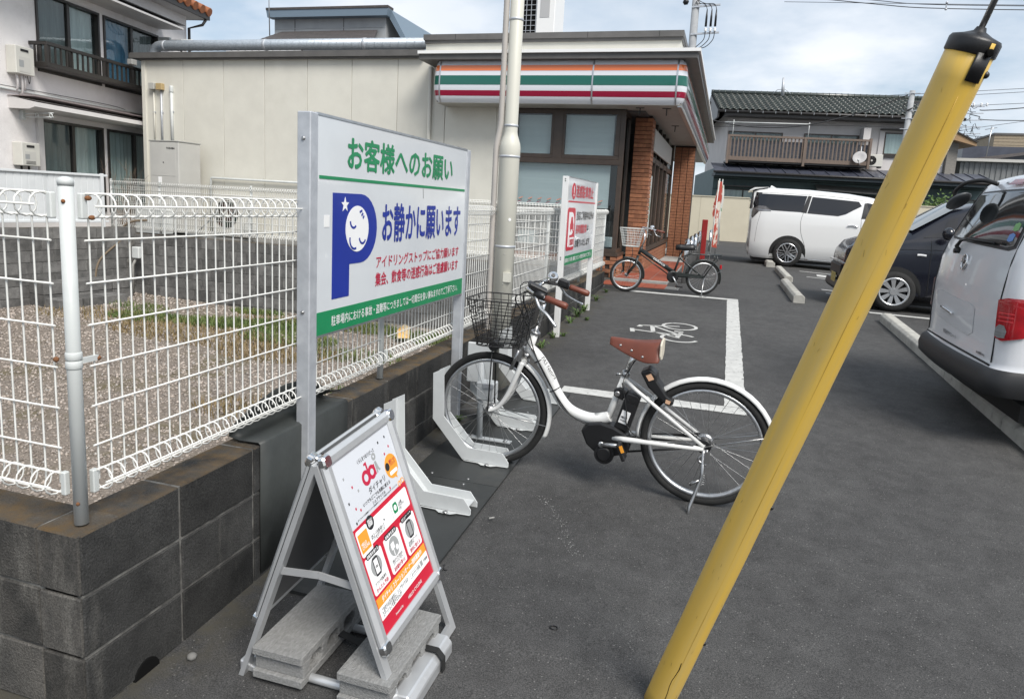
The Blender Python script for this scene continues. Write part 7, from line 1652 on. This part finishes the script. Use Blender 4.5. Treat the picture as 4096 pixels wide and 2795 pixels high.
MB().tube(smooth_path([(.30, -.28, 1.0), (.10, -.2, 1.04), (.10, 0, .98), (.10, .2, 1.04), (.30, .28, 1.0)]), .011, n=8).tube([(.12, 0, .88), (.10, 0, 1.0)], .012, n=8).build('handlebar', CHROME, hbk)
MB().ball((.78, 0, .86), .1, 12, 6, 1.3, .8, .35).build('saddle', BLACK_P, hbk); basket(hbk, -.32, .02, -.28, -.04, .92, .68, 0, .17, .13, BASK, .003, 7, 5, False)
MB().tube([(.74, 0, .75), (.77, 0, .85)], .012, n=8).build('seat_post', CHROME, hbk)
hs2 = MB().lathe([(.15, 0), (.16, .02), (.15, .04)], 20, (-9.9, 11.3, .58), (0, 0, 1)).tube(smooth_path([(-9.9, 11.3, .60), (-9.75, 11.3, .72), (-9.62, 11.35, .86), (-9.55, 11.4, 1.0)]), .014, n=6).build('garden_hose', M('hose_grey', (.16, .17, .17), rough=.6)); tag(hs2, 'coiled dark hose on the ground beside the outdoor air conditioner', 'hose')

# ------------------------------------------------------------------ vehicles
CARW = M('pearl_white_paint', (.72, .725, .72), rough=.16, coat=.7)
VANW = M('plain_white_paint', (.66, .67, .69), (.63, .64, .66), sc=2, rough=.24, coat=.6, dirt=(.52, .52, .52), dsc=2, dlo=.6, dhi=.85)
CARB = M('black_blue_paint', (.007, .008, .014), rough=.2, coat=.45)
TINT = M('tinted_glass', (.010, .010, .012), rough=.05, coat=.5)
CLEARG = glass('car_glass', (.55, .60, .60), 0.0, .08)
TRIM = M('dark_bumper_plastic', (.013, .0135, .015), rough=.5, bump=.06, bsc=260)
REDL = M('red_lamp', (.42, .006, .014), (.30, .004, .01), sc=18, rough=.1, coat=.8)
LAMPK = M('dark_lamp', (.06, .055, .055), (.16, .15, .15), sc=9, rough=.1, coat=.8)
SILV = M('silver_wheel', (.55, .56, .57), rough=.25, metal=.7)
def car_wheel(parent, c, R, w, rim_r, spokes, m_rim, twin=False, side=-1):
    c = Vector(c); t = MB().lathe([(rim_r, -w / 2), (rim_r + .02, -w / 2 - .004), (R - .03, -w / 2 - .002), (R, -w / 2 + .03), (R, w / 2 - .03), (R - .03, w / 2), (rim_r, w / 2)], 40, c, (0, 1, 0), closed=True).build('wheel', RUBBER, parent)
    y = c.y + side * (w / 2 - .012)
    MB().cyl((c.x, y - side * .05, c.z), (c.x, y - side * .06, c.z), rim_r, n=32).build('wheel_back', BLACK_MATTE, t)
    MB().lathe([(rim_r + .006, .0), (rim_r + .006, .02), (rim_r - .018, .016), (rim_r - .022, 0)], 40, (c.x, y, c.z), (0, side, 0), closed=True).build('rim', m_rim, t)
    mb = MB(); n = len(spokes) if isinstance(spokes, list) else spokes
    for k in range(n):
        a = 2 * PI * k / n + .3
        for da, w0, w1 in (((-.13, .008, .017), (.13, .008, .017)) if twin else ((0, .016, .034),)):
            d = Vector((math.cos(a), 0, math.sin(a))); d2 = Vector((math.cos(a + da), 0, math.sin(a + da))); q = Vector((-d.z, 0, d.x)); p0 = Vector((c.x, y + side * .0, c.z)) + d * .04 + q * da * .25; p1 = Vector((c.x, y + side * .012, c.z)) + d2 * (rim_r - .008)
            mb.add([p0 - q * w0, p0 + q * w0, p1 + q * w1, p1 - q * w1] + [p + Vector((0, -side * .03, 0)) for p in (p0 - q * w0, p0 + q * w0, p1 + q * w1, p1 - q * w1)], [(0, 1, 2, 3), (4, 7, 6, 5), (0, 4, 5, 1), (1, 5, 6, 2), (2, 6, 7, 3), (3, 7, 4, 0)])
    mb.build('rim_spokes', m_rim, t)
    MB().cyl((c.x, y, c.z), (c.x, y + side * .012, c.z), .05, n=20).build('hub_cap', m_rim, t)
    return t
class Body:
    """car body lofted from side stations (x, z_sill, z_belt, z_roof, half width); near side faces -y"""
    def __init__(s, yc, st, ft): s.yc, s.st, s.ft = yc, st, ft
    def at(s, x):
        S = s.st
        if x <= S[0][0]: return S[0]
        for a, b in zip(S[:-1], S[1:]):
            if a[0] <= x <= b[0]: t = (x - a[0]) / (b[0] - a[0]); return tuple(a[i] + (b[i] - a[i]) * t for i in range(5))
        return S[-1]
    def hw(s, x, z):
        _, zs, zb, zr, w = s.at(x)
        q = (z - zs) / max(.01, zb - zs) if z < zb else 1 + (z - zb) / max(.01, zr - zb)
        F = s.ft
        for (a, fa), (b, fb) in zip(F[:-1], F[1:]):
            if a <= q <= b: return w * (fa + (fb - fa) * (q - a) / (b - a))
        return w * F[-1][1]
    def mesh(s, name, mat, par):
        qs = [f_[0] for f_ in s.ft]; vs = []; k = len(qs)
        for x, zs, zb, zr, w in s.st:
            row = []
            for q, f_ in s.ft:
                z = zs + (zb - zs) * q if q <= 1 else zb + (zr - zb) * (q - 1); row.append((w * f_, z))
            vs += [(x, s.yc - y, z) for y, z in row] + [(x, s.yc + y, z) for y, z in reversed(row)]
        m = 2 * k; fs = []
        for i in range(len(s.st) - 1):
            for j in range(m): fs.append((i * m + j, i * m + (j + 1) % m, (i + 1) * m + (j + 1) % m, (i + 1) * m + j))
        n = len(s.st) - 1; fs += [tuple(range(m)), tuple(n * m + j for j in reversed(range(m)))]
        mb = MB(); mb.add(vs, fs, True); o = mb.build(name, mat, par)
        e = o.modifiers.new('edge', 'EDGE_SPLIT'); e.split_angle = R_(42); return o
    def patch(s, poly, name, mat, par, off=.006, n=6, both=False):
        """a polygon in (x, z) laid on the near side"""
        bm = bmesh.new(); vv = [bm.verts.new((x, 0, z)) for x, z in poly]; bm.faces.new(vv)
        bmesh.ops.triangulate(bm, faces=bm.faces[:]); bmesh.ops.subdivide_edges(bm, edges=bm.edges[:], cuts=n, use_grid_fill=True); bmesh.ops.triangulate(bm, faces=bm.faces[:])
        org = ORG.get(par.name, (0, 0, 0))
        for v in bm.verts: v.co = Vector((v.co.x, s.yc - s.hw(v.co.x, v.co.z) - off, v.co.z)) - Vector(org)
        me = bpy.data.meshes.new(name); bm.to_mesh(me); bm.free(); me.materials.append(mat)
        me.polygons.foreach_set('use_smooth', [True] * len(me.polygons))
        o = bpy.data.objects.new(name, me); COL.objects.link(o); o.parent = par; ORG[o.name] = org; return o
    def line(s, pts, name, mat, par, r=.006, off=.0): return MB().tube([(x, s.yc - s.hw(x, z) - off, z) for x, z in smooth_path2(pts)], r, n=5).build(name, mat, par)
def smooth_path2(pts): return [(p.x, p.z) for p in smooth_path([(a, 0, b) for a, b in pts], 6)]

mv = thing('minivan', 'white minivan with dark tinted windows and twin spoke wheels parked before the cream wall', 'minivan', (2.6, 19.6, .3))
FT = [(0, .90), (.06, .965), (.35, 1.0), (.75, .995), (.93, .985), (1.0, .965), (1.15, .945), (1.7, .845), (1.86, .80), (1.95, .70), (2.0, .50)]
st = [(.56, .62, 1.68, 2.15, .72), (.60, .55, 1.68, 2.19, .84), (.72, .51, 1.69, 2.235, .88), (.95, .50, 1.69, 2.262, .90), (1.9, .50, 1.665, 2.25, .905), (2.8, .485, 1.635, 2.195, .905), (3.3, .475, 1.615, 2.13, .905), (3.7, .47, 1.60, 2.03, .90), (4.05, .465, 1.58, 1.86, .89), (4.35, .46, 1.52, 1.64, .88), (4.7, .46, 1.38, 1.47, .86), (5.0, .48, 1.25, 1.33, .80), (5.12, .55, 1.1, 1.15, .68)]
BV = Body(19.6, st, FT); bd = BV.mesh('body', CARW, mv)
BV.patch([(.80, 1.70), (.70, 2.02), (.76, 2.10), (1.85, 2.085), (1.75, 1.685)], 'side_window', TINT, mv); BV.patch([(1.74, 1.68), (1.87, 2.09), (1.95, 2.085), (1.86, 1.665)], 'pillar', BLACK_P, mv, .005)
BV.patch([(1.88, 1.665), (1.97, 2.07), (3.02, 2.005), (3.09, 1.90), (2.92, 1.80), (2.75, 1.69), (2.58, 1.635)], 'side_window', TINT, mv)
BV.patch([(3.10, 1.60), (3.15, 1.97), (3.20, 1.98), (3.30, 1.60)], 'pillar', BLACK_P, mv); BV.patch([(3.30, 1.625), (3.20, 1.985), (3.45, 1.95), (3.95, 1.66), (3.92, 1.62)], 'side_window', TINT, mv)
BV.patch([(.58, 1.62), (.60, 1.72), (.74, 1.80), (.90, 1.79), (1.03, 1.70), (.76, 1.665), (.62, 1.49), (.575, 1.52)], 'tail_lamp', LAMPK, mv, .012)
BV.line([(.66, 1.70), (.85, 1.695), (1.05, 1.688)], 'chrome_strip', CHROME, mv, .010, .012)
BV.line([(1.79, 1.67), (1.75, 1.45), (1.79, 1.15), (1.90, .86), (1.95, .52)], 'door_seam', BLACK_MATTE, mv, .004); BV.line([(3.10, 1.62), (3.12, 1.2), (3.13, .50)], 'door_seam', BLACK_MATTE, mv, .004); BV.line([(.80, 1.65), (.74, 1.3), (.72, .9)], 'door_seam', BLACK_MATTE, mv, .003)
BV.line([(2.82, 1.415), (2.93, 1.425), (3.05, 1.40)], 'door_handle', CHROME, mv, .017, .02); BV.line([(3.20, 1.395), (3.32, 1.40), (3.42, 1.385)], 'door_handle', CHROME, mv, .017, .02)
BV.line([(1.98, .535), (2.6, .52), (3.9, .50)], 'sill_strip', CHROME, mv, .014, .006)
BV.line([(1.88, 2.115), (2.4, 2.10), (3.1, 2.03), (3.15, 1.99)], 'roof_rail_line', BLACK_MATTE, mv, .004)
BV.line([(.75, 2.125), (1.3, 2.125), (1.9, 2.11)], 'roof_rail_line', BLACK_MATTE, mv, .004)
for wx, wz in ((1.512, .668), (4.36, .575)):
    BV.patch([(wx + .43 * math.cos(a), wz + .43 * math.sin(a)) for a in [-.32 + k * (PI + .64) / 20 for k in range(21)]], 'wheel_arch', BLACK_MATTE, mv, .004, 2)
    car_wheel(mv, (wx, 19.6 - .825, wz), .345, .22, .238, 7, M('bright_cut_rim', (.62, .62, .63), rough=.15, metal=.9) if 'bright_cut_rim' not in MATS else MATS['bright_cut_rim'], True)
    car_wheel(mv, (wx, 19.6 + .80, wz), .345, .22, .238, 7, MATS['bright_cut_rim'], True, 1)
MB().prism([(.47, 2.17), (.60, 2.245), (.95, 2.268), (.62, 2.20), (.50, 2.15)], lambda u, v, w: (u, 19.6 + w, v), -.68, .68).build('rear_spoiler', CARW, mv, bevel=.008)
MB().prism([(.52, 1.72), (.545, 1.72), (.60, 2.15), (.56, 2.16)], lambda u, v, w: (u, 19.6 + w, v), -.66, .66).build('rear_window', TINT, mv)
MB().prism([(.98, 2.255), (1.02, 2.34), (1.10, 2.30), (1.20, 2.255)], lambda u, v, w: (u, 19.6 + w, v), -.03, .03).build('roof_fin', CARW, mv, bevel=.01)
BV.patch([(.575, 1.72), (.655, 2.13), (.80, 2.125), (.74, 2.03), (.82, 1.71)], 'rear_pillar', TINT, mv, .0045)
MB().box(.7, 5.0, 18.85, 20.35, .42, .52).build('underbody', BLACK_MATTE, mv)
MB().box(3.62, 3.80, 18.50, 18.66, 1.58, 1.76).build('wing_mirror', CARW, mv, bevel=.03)

dc = thing('dark_car', 'black blue car facing the bay, half hidden behind the yellow cover and the white van', 'car', (3.6, 11.75, .3))
FT2 = [(0, .88), (.08, .97), (.4, 1.0), (.8, .99), (.95, .96), (1.0, .94), (1.15, .915), (1.7, .80), (1.88, .74), (1.96, .62), (2.0, .40)]
st = [(1.70, .62, .98, 1.02, .55), (1.72, .55, 1.06, 1.13, .66), (1.82, .50, 1.16, 1.25, .76), (2.05, .48, 1.24, 1.335, .82), (2.45, .48, 1.31, 1.42, .845), (2.62, .48, 1.335, 1.53, .85), (2.95, .48, 1.37, 1.76, .85), (3.25, .48, 1.39, 1.87, .85), (3.9, .48, 1.41, 1.91, .85), (4.8, .48, 1.43, 1.87, .84), (5.2, .50, 1.44, 1.80, .82), (5.35, .56, 1.40, 1.5, .74)]
BD = Body(11.75, st, FT2); BD.mesh('body', CARB, dc)
BD.patch([(2.63, 1.365), (2.98, 1.655), (3.04, 1.66), (3.02, 1.40)], 'quarter_window', TINT, dc); BD.patch([(3.08, 1.405), (3.10, 1.67), (3.32, 1.78), (4.0, 1.81), (4.0, 1.44)], 'side_window', TINT, dc); BD.patch([(4.08, 1.44), (4.08, 1.81), (4.7, 1.79), (5.0, 1.47)], 'side_window', TINT, dc)
vs = []
for i in range(7):
    t = i / 6; x = 2.50 + .62 * t; zb = 1.445 + .40 * t
    for j in range(9): a = -1 + j / 4; vs.append((x - .07 * (1 - a * a) - .005, 11.75 + a * (.70 - .12 * t), zb + .012 + .02 * (1 - a * a)))
m_ = MB(); m_.add(vs, [(i * 9 + j, i * 9 + j + 1, (i + 1) * 9 + j + 1, (i + 1) * 9 + j) for i in range(6) for j in range(8)], True); m_.build('windscreen', M('sky_lit_windscreen', (.10, .12, .12), rough=.04, coat=.6), dc, fixn=False)
BD.patch([(1.76, 1.02), (1.80, 1.18), (2.02, 1.26), (2.16, 1.27), (2.0, 1.13), (1.85, 1.0)], 'headlight', LAMPK, dc, .008)
MB().box(1.67, 1.72, 11.25, 12.25, .72, .90).build('grille', BLACK_P, dc, bevel=.01); MB().box(1.665, 1.70, 11.1, 12.4, .93, .95).build('chrome_bar', CHROME, dc)
MB().prism([(1.66, .66), (1.64, .56), (1.68, .50), (2.0, .46), (2.0, .66)], lambda u, v, w: (u, 11.75 + w, v), -.72, .72).build('front_lip', BLACK_P, dc, bevel=.01)
pl_ = MB().box(1.652, 1.662, 11.55, 11.95, .60, .76).build('number_plate', M('yellow_plate', (.46, .36, .10), rough=.5), dc, bevel=.003)
BD.line([(2.57, 1.125), (2.62, 1.128), (2.68, 1.122)], 'side_marker', WHITE_INK, dc, .016, .006); BD.line([(2.73, 1.33), (2.74, 1.0), (2.76, .52)], 'door_seam', BLACK_MATTE, dc, .004); BD.line([(2.0, 1.16), (2.6, 1.2), (3.6, 1.22)], 'body_crease', CARB, dc, .006)
MB().ball((2.88, 10.78, 1.44), .11, 12, 8, .7, .8, .8).build('wing_mirror', CARB, dc)
for wx in (2.335, 4.75):
    BD.patch([(wx + .345 * math.cos(a), .60 + .345 * math.sin(a)) for a in [-.3 + k * (PI + .6) / 18 for k in range(19)]], 'wheel_arch', BLACK_MATTE, dc, .004, 2)
    car_wheel(dc, (wx, 10.965, .595), .282, .19, .195, 9, SILV)
MB().box(1.9, 5.2, 11.1, 12.4, .40, .52).build('underbody', BLACK_MATTE, dc)
MB().box(3.15, 3.35, 10.905, 10.91, 1.46, 1.60).build('window_card', WHITE_INK, dc)

# the white delivery van, seen from its tail
vn = thing('delivery_van', 'white delivery van backed against the kerb stop with a red and clear tail lamp', 'van', (3.6, 5.885, .17))
VC = 5.885
VT = [(.40, 1.90, .78), (.462, 1.76, .82), (.478, 1.70, .85), (.505, 1.675, .862), (.57, 1.668, .868), (.635, 1.685, .862), (.66, 1.715, .850), (.70, 1.730, .846), (.90, 1.722, .850), (1.10, 1.722, .850), (1.30, 1.742, .842), (1.42, 1.772, .828), (1.60, 1.838, .790), (1.80, 1.915, .742), (1.87, 1.95, .715), (1.91, 1.985, .68), (1.94, 2.05, .62), (1.955, 2.2, .50)]
def vt(z):
    if z <= VT[0][0]: return VT[0][1:]
    for a, b in zip(VT[:-1], VT[1:]):
        if a[0] <= z <= b[0]: t = (z - a[0]) / (b[0] - a[0]); return a[1] + (b[1] - a[1]) * t, a[2] + (b[2] - a[2]) * t
    return VT[-1][1:]
def VP(s, z, off=0.0):
    """s: 0 near side front .. .3 corner .. .4 tail .. .6 corner .. .7 .. 1 far side front"""
    xr, hw = vt(z); r = .13; xf = 5.7
    def base(s):
        if s < .3: return (xf + (xr + r - xf) * s / .3, VC - hw), (0, -1)
        if s < .4:
            a = (s - .3) / .1 * PI / 2; return (xr + r - r * math.sin(a), VC - hw + r - r * math.cos(a)), (-math.sin(a), -math.cos(a))
        if s <= .6:
            t = (s - .4) / .2; y = VC - hw + r + (2 * hw - 2 * r) * t; return (xr - .035 * math.sin(PI * t), y), (-1, 0)
        if s < .7:
            a = (s - .6) / .1 * PI / 2; return (xr + r - r * math.cos(a), VC + hw - r + r * math.sin(a)), (-math.cos(a), math.sin(a))
        return (xr + r + (xf - xr - r) * (s - .7) / .3, VC + hw), (0, 1)
    (x, y), (nx, ny) = base(s); return Vector((x + nx * off, y + ny * off, z))
SS = [0, .1, .2, .27, .3, .32, .34, .36, .38, .4, .425, .45, .475, .5, .525, .55, .575, .6, .62, .64, .66, .68, .7, .73, .8, 1.0]
def vloft(z0, z1, name, mat, par, s0=0, s1=1, off=0.0, cap=False, nz=None):
    zs = [z0] + [v[0] for v in VT if z0 < v[0] < z1] + [z1]; ss = [s0] + [s for s in SS if s0 < s < s1] + [s1]
    vs = [VP(s, z, off) for z in zs for s in ss]; k = len(ss)
    fs = [(i * k + j, i * k + j + 1, (i + 1) * k + j + 1, (i + 1) * k + j) for i in range(len(zs) - 1) for j in range(k - 1)]
    if cap: fs += [tuple(range((len(zs) - 1) * k, len(zs) * k))]
    mb = MB(); mb.add(vs, fs, True); return mb.build(name, mat, par, fixn=False)
vloft(.655, 1.955, 'body', VANW, vn, cap=True)
vloft(.49, .660, 'bumper', TRIM, vn, 0.25, .75, .004)
vloft(.40, .655, 'sill', VANW, vn, 0, .26); vloft(.40, .655, 'sill', VANW, vn, .74, 1)
MB().box(1.95, 5.6, 5.2, 6.6, .30, .42).build('underbody', BLACK_MATTE, vn)
def vpatch(poly, name, mat, par=vn, off=.004, cuts=5):
    bm = bmesh.new(); vv = [bm.verts.new((s, z, 0)) for s, z in poly]; bm.faces.new(vv); bmesh.ops.triangulate(bm, faces=bm.faces[:])
    bmesh.ops.subdivide_edges(bm, edges=bm.edges[:], cuts=cuts, use_grid_fill=True); bmesh.ops.triangulate(bm, faces=bm.faces[:]); org = ORG.get(par.name, (0, 0, 0))
    for v in bm.verts: v.co = VP(v.co.x, v.co.y, off) - Vector(org)
    me = bpy.data.meshes.new(name); bm.to_mesh(me); bm.free(); me.materials.append(mat); me.polygons.foreach_set('use_smooth', [True] * len(me.polygons))
    o = bpy.data.objects.new(name, me); COL.objects.link(o); o.parent = par; ORG[o.name] = org; return o
vpatch([(.400, 1.43), (.412, 1.41), (.588, 1.455), (.600, 1.48), (.597, 1.80), (.588, 1.825), (.412, 1.825), (.402, 1.80)], 'rear_window_surround', BLACK_P, off=.003)
RW = M('rear_window_glass', (.018, .02, .021), (.05, .055, .056), sc=2.2, rough=.03, coat=.7, lo=.45, hi=.62)
vpatch([(.405, 1.445), (.415, 1.43), (.585, 1.47), (.595, 1.49), (.592, 1.79), (.585, 1.81), (.415, 1.81), (.407, 1.79)], 'rear_window', RW, off=.006)
TLP = [(.300, .885), (.298, .94), (.292, 1.06), (.300, 1.125), (.36, 1.12), (.394, 1.10), (.390, .98), (.384, .86), (.36, .845)]
tlm = vpatch(TLP, 'tail_lamp', REDL, off=.012, cuts=6)
vpatch([(.352, .868), (.348, .91), (.356, .945), (.370, .95), (.383, .925), (.384, .875), (.372, .862)], 'reverse_lens', M('clear_lens', (.28, .28, .28), (.20, .2, .2), sc=60, rough=.1, coat=.8, stretch=(.1, .1, 2)), tlm, .017)
for z in (1.02, .995, .97): vpatch([(.335, z), (.335, z + .007), (.378, z + .007), (.378, z)], 'lamp_rib', M('bright_red%g' % z, (.75, .06, .07), rough=.1), tlm, .018, 2)
vpatch([(.613, .90), (.61, 1.10), (.635, 1.12), (.655, 1.1), (.66, .98), (.645, .87)], 'tail_lamp', REDL, off=.012)
MB().tube([VP(.392, z, .001) for z in (.69, .8, .95, 1.1, 1.2, 1.35, 1.5, 1.65, 1.8, 1.87)], .0045, n=5).build('gate_seam', BLACK_MATTE, vn); MB().tube([VP(.608, z, .001) for z in (.69, .8, .95, 1.1, 1.2, 1.35, 1.5, 1.65, 1.8, 1.87)], .0045, n=5).build('gate_seam', BLACK_MATTE, vn)
MB().tube([VP(.392 + .216 * k / 20, .672 + .012 * math.sin(PI * k / 20), .002) for k in range(21)], .007, n=5).build('gate_seam', BLACK_MATTE, vn)
vpatch([(.445, .83), (.455, .80), (.56, .84), (.578, .86), (.578, 1.02), (.566, 1.04), (.46, 1.02), (.447, 1.0)], 'gate_hollow_shade', M('painted_hollow_shade', (.60, .61, .63), rough=.3, coat=.4), off=.0025)  # shade of the gate hollow put into a darker paint on a flat patch
MB().tube([VP(.50 + .045 * k / 6, .905 + .018 * k / 6, .012) for k in range(7)], .010, n=6).build('handle_bar', CHROME, vn)
em = MB(); e0 = VP(.500, 1.295, .006); ex = (VP(.51, 1.295) - VP(.49, 1.295)).normalized(); ez = (VP(.5, 1.31) - VP(.5, 1.28)).normalized()
em.tube([e0 + (ex * math.cos(a) + ez * math.sin(a)) * .052 for a in [k * 2 * PI / 24 for k in range(24)]], .009, n=6, closed=True).bar(e0 - ex * .062 + ex.cross(ez) * .004, e0 + ex * .062 + ex.cross(ez) * .004, .010, .026, up=tuple(ez)).build('emblem', CHROME, vn)
text('NISSAN', BLACK_INK, vn, VP(.5, 1.287, .017) + ex * .042, -ex, ez, .084, .016, bold=.03)
def vtext(b_, s, z, w, h, bold=.01): 
    o = VP(s, z, .003); xd = -(VP(s + .004, z) - VP(s - .004, z)).normalized(); yd = (VP(s, z + .02) - VP(s, z - .02)).normalized()
    return text(b_, BLACK_INK, vn, o, xd, yd, w, h, bold=bold, lift=.003)
vtext('株式会社キタコンベース', .530, .735, .36, .032); vtext('最大積載量 600kg', .431, .705, .13, .020)
wa = MB().tube([VP(.535, 1.375, .012), VP(.538, 1.40, .03), VP(.530, 1.445, .035), VP(.51, 1.462, .03), VP(.44, 1.452, .022)], [.017, .015, .011, .008, .006], n=8).build('wiper', BLACK_P, vn); MB().cyl(VP(.535, 1.365, .0), VP(.535, 1.365, .04), .02, n=12).build('wiper_pivot', BLACK_P, wa)
MB().bar(VP(.515, 1.472, .018), VP(.425, 1.455, .018), .010, .012).build('wiper_blade', BLACK_P, wa)
vpatch([(.455, 1.855), (.462, 1.895), (.49, 1.898), (.495, 1.858)], 'brake_lamp', M('brake_lamp_red', (.24, .012, .02), rough=.15, coat=.5), off=.02)
vpatch([(.507, 1.872), (.509, 1.884), (.516, 1.885), (.517, 1.873)], 'washer_nozzle', BLACK_P, off=.008)
ma = MB().tube(smooth_path([VP(.545, 1.875, .01), VP(.555, 1.90, .10), VP(.562, 1.90, .16), VP(.575, 1.88, .20), VP(.582, 1.82, .21), VP(.580, 1.76, .17)]), .016, n=8).build('mirror_arm', BLACK_P, vn)
mm_ = VP(.575, 1.745, .15); mq = MB().ball((0, 0, 0), .115, 16, 8, .75, 1.1, .22); mr = Matrix.Rotation(-.5, 3, 'X') @ Matrix.Rotation(-.3, 3, 'Y'); mq.v = [tuple(mr @ Vector(p) + mm_) for p in mq.v]; mq.build('under_mirror', M('grey_mirror_shell', (.085, .09, .095), rough=.45), vn)
vpatch([(.412, 1.475), (.412, 1.515), (.418, 1.525), (.424, 1.515), (.424, 1.475), (.418, 1.467)], 'sticker', M('blue_sticker', (.10, .22, .50), rough=.4), off=.008, cuts=2); vpatch([(.411, 1.545), (.411, 1.585), (.417, 1.595), (.423, 1.585), (.423, 1.545), (.417, 1.537)], 'sticker', M('green_sticker', (.16, .36, .12), rough=.4), off=.008, cuts=2)
vloft(1.36, 1.78, 'side_window', TINT, vn, .02, .16, .004); vloft(1.36, 1.78, 'side_window', TINT, vn, .84, .98, .004)
for wx in (2.45, 4.95):
    car_wheel(vn, (wx, VC - .74, .42), .285, .17, .19, 8, SILV); car_wheel(vn, (wx, VC + .74, .42), .285, .17, .19, 8, SILV, False, 1)
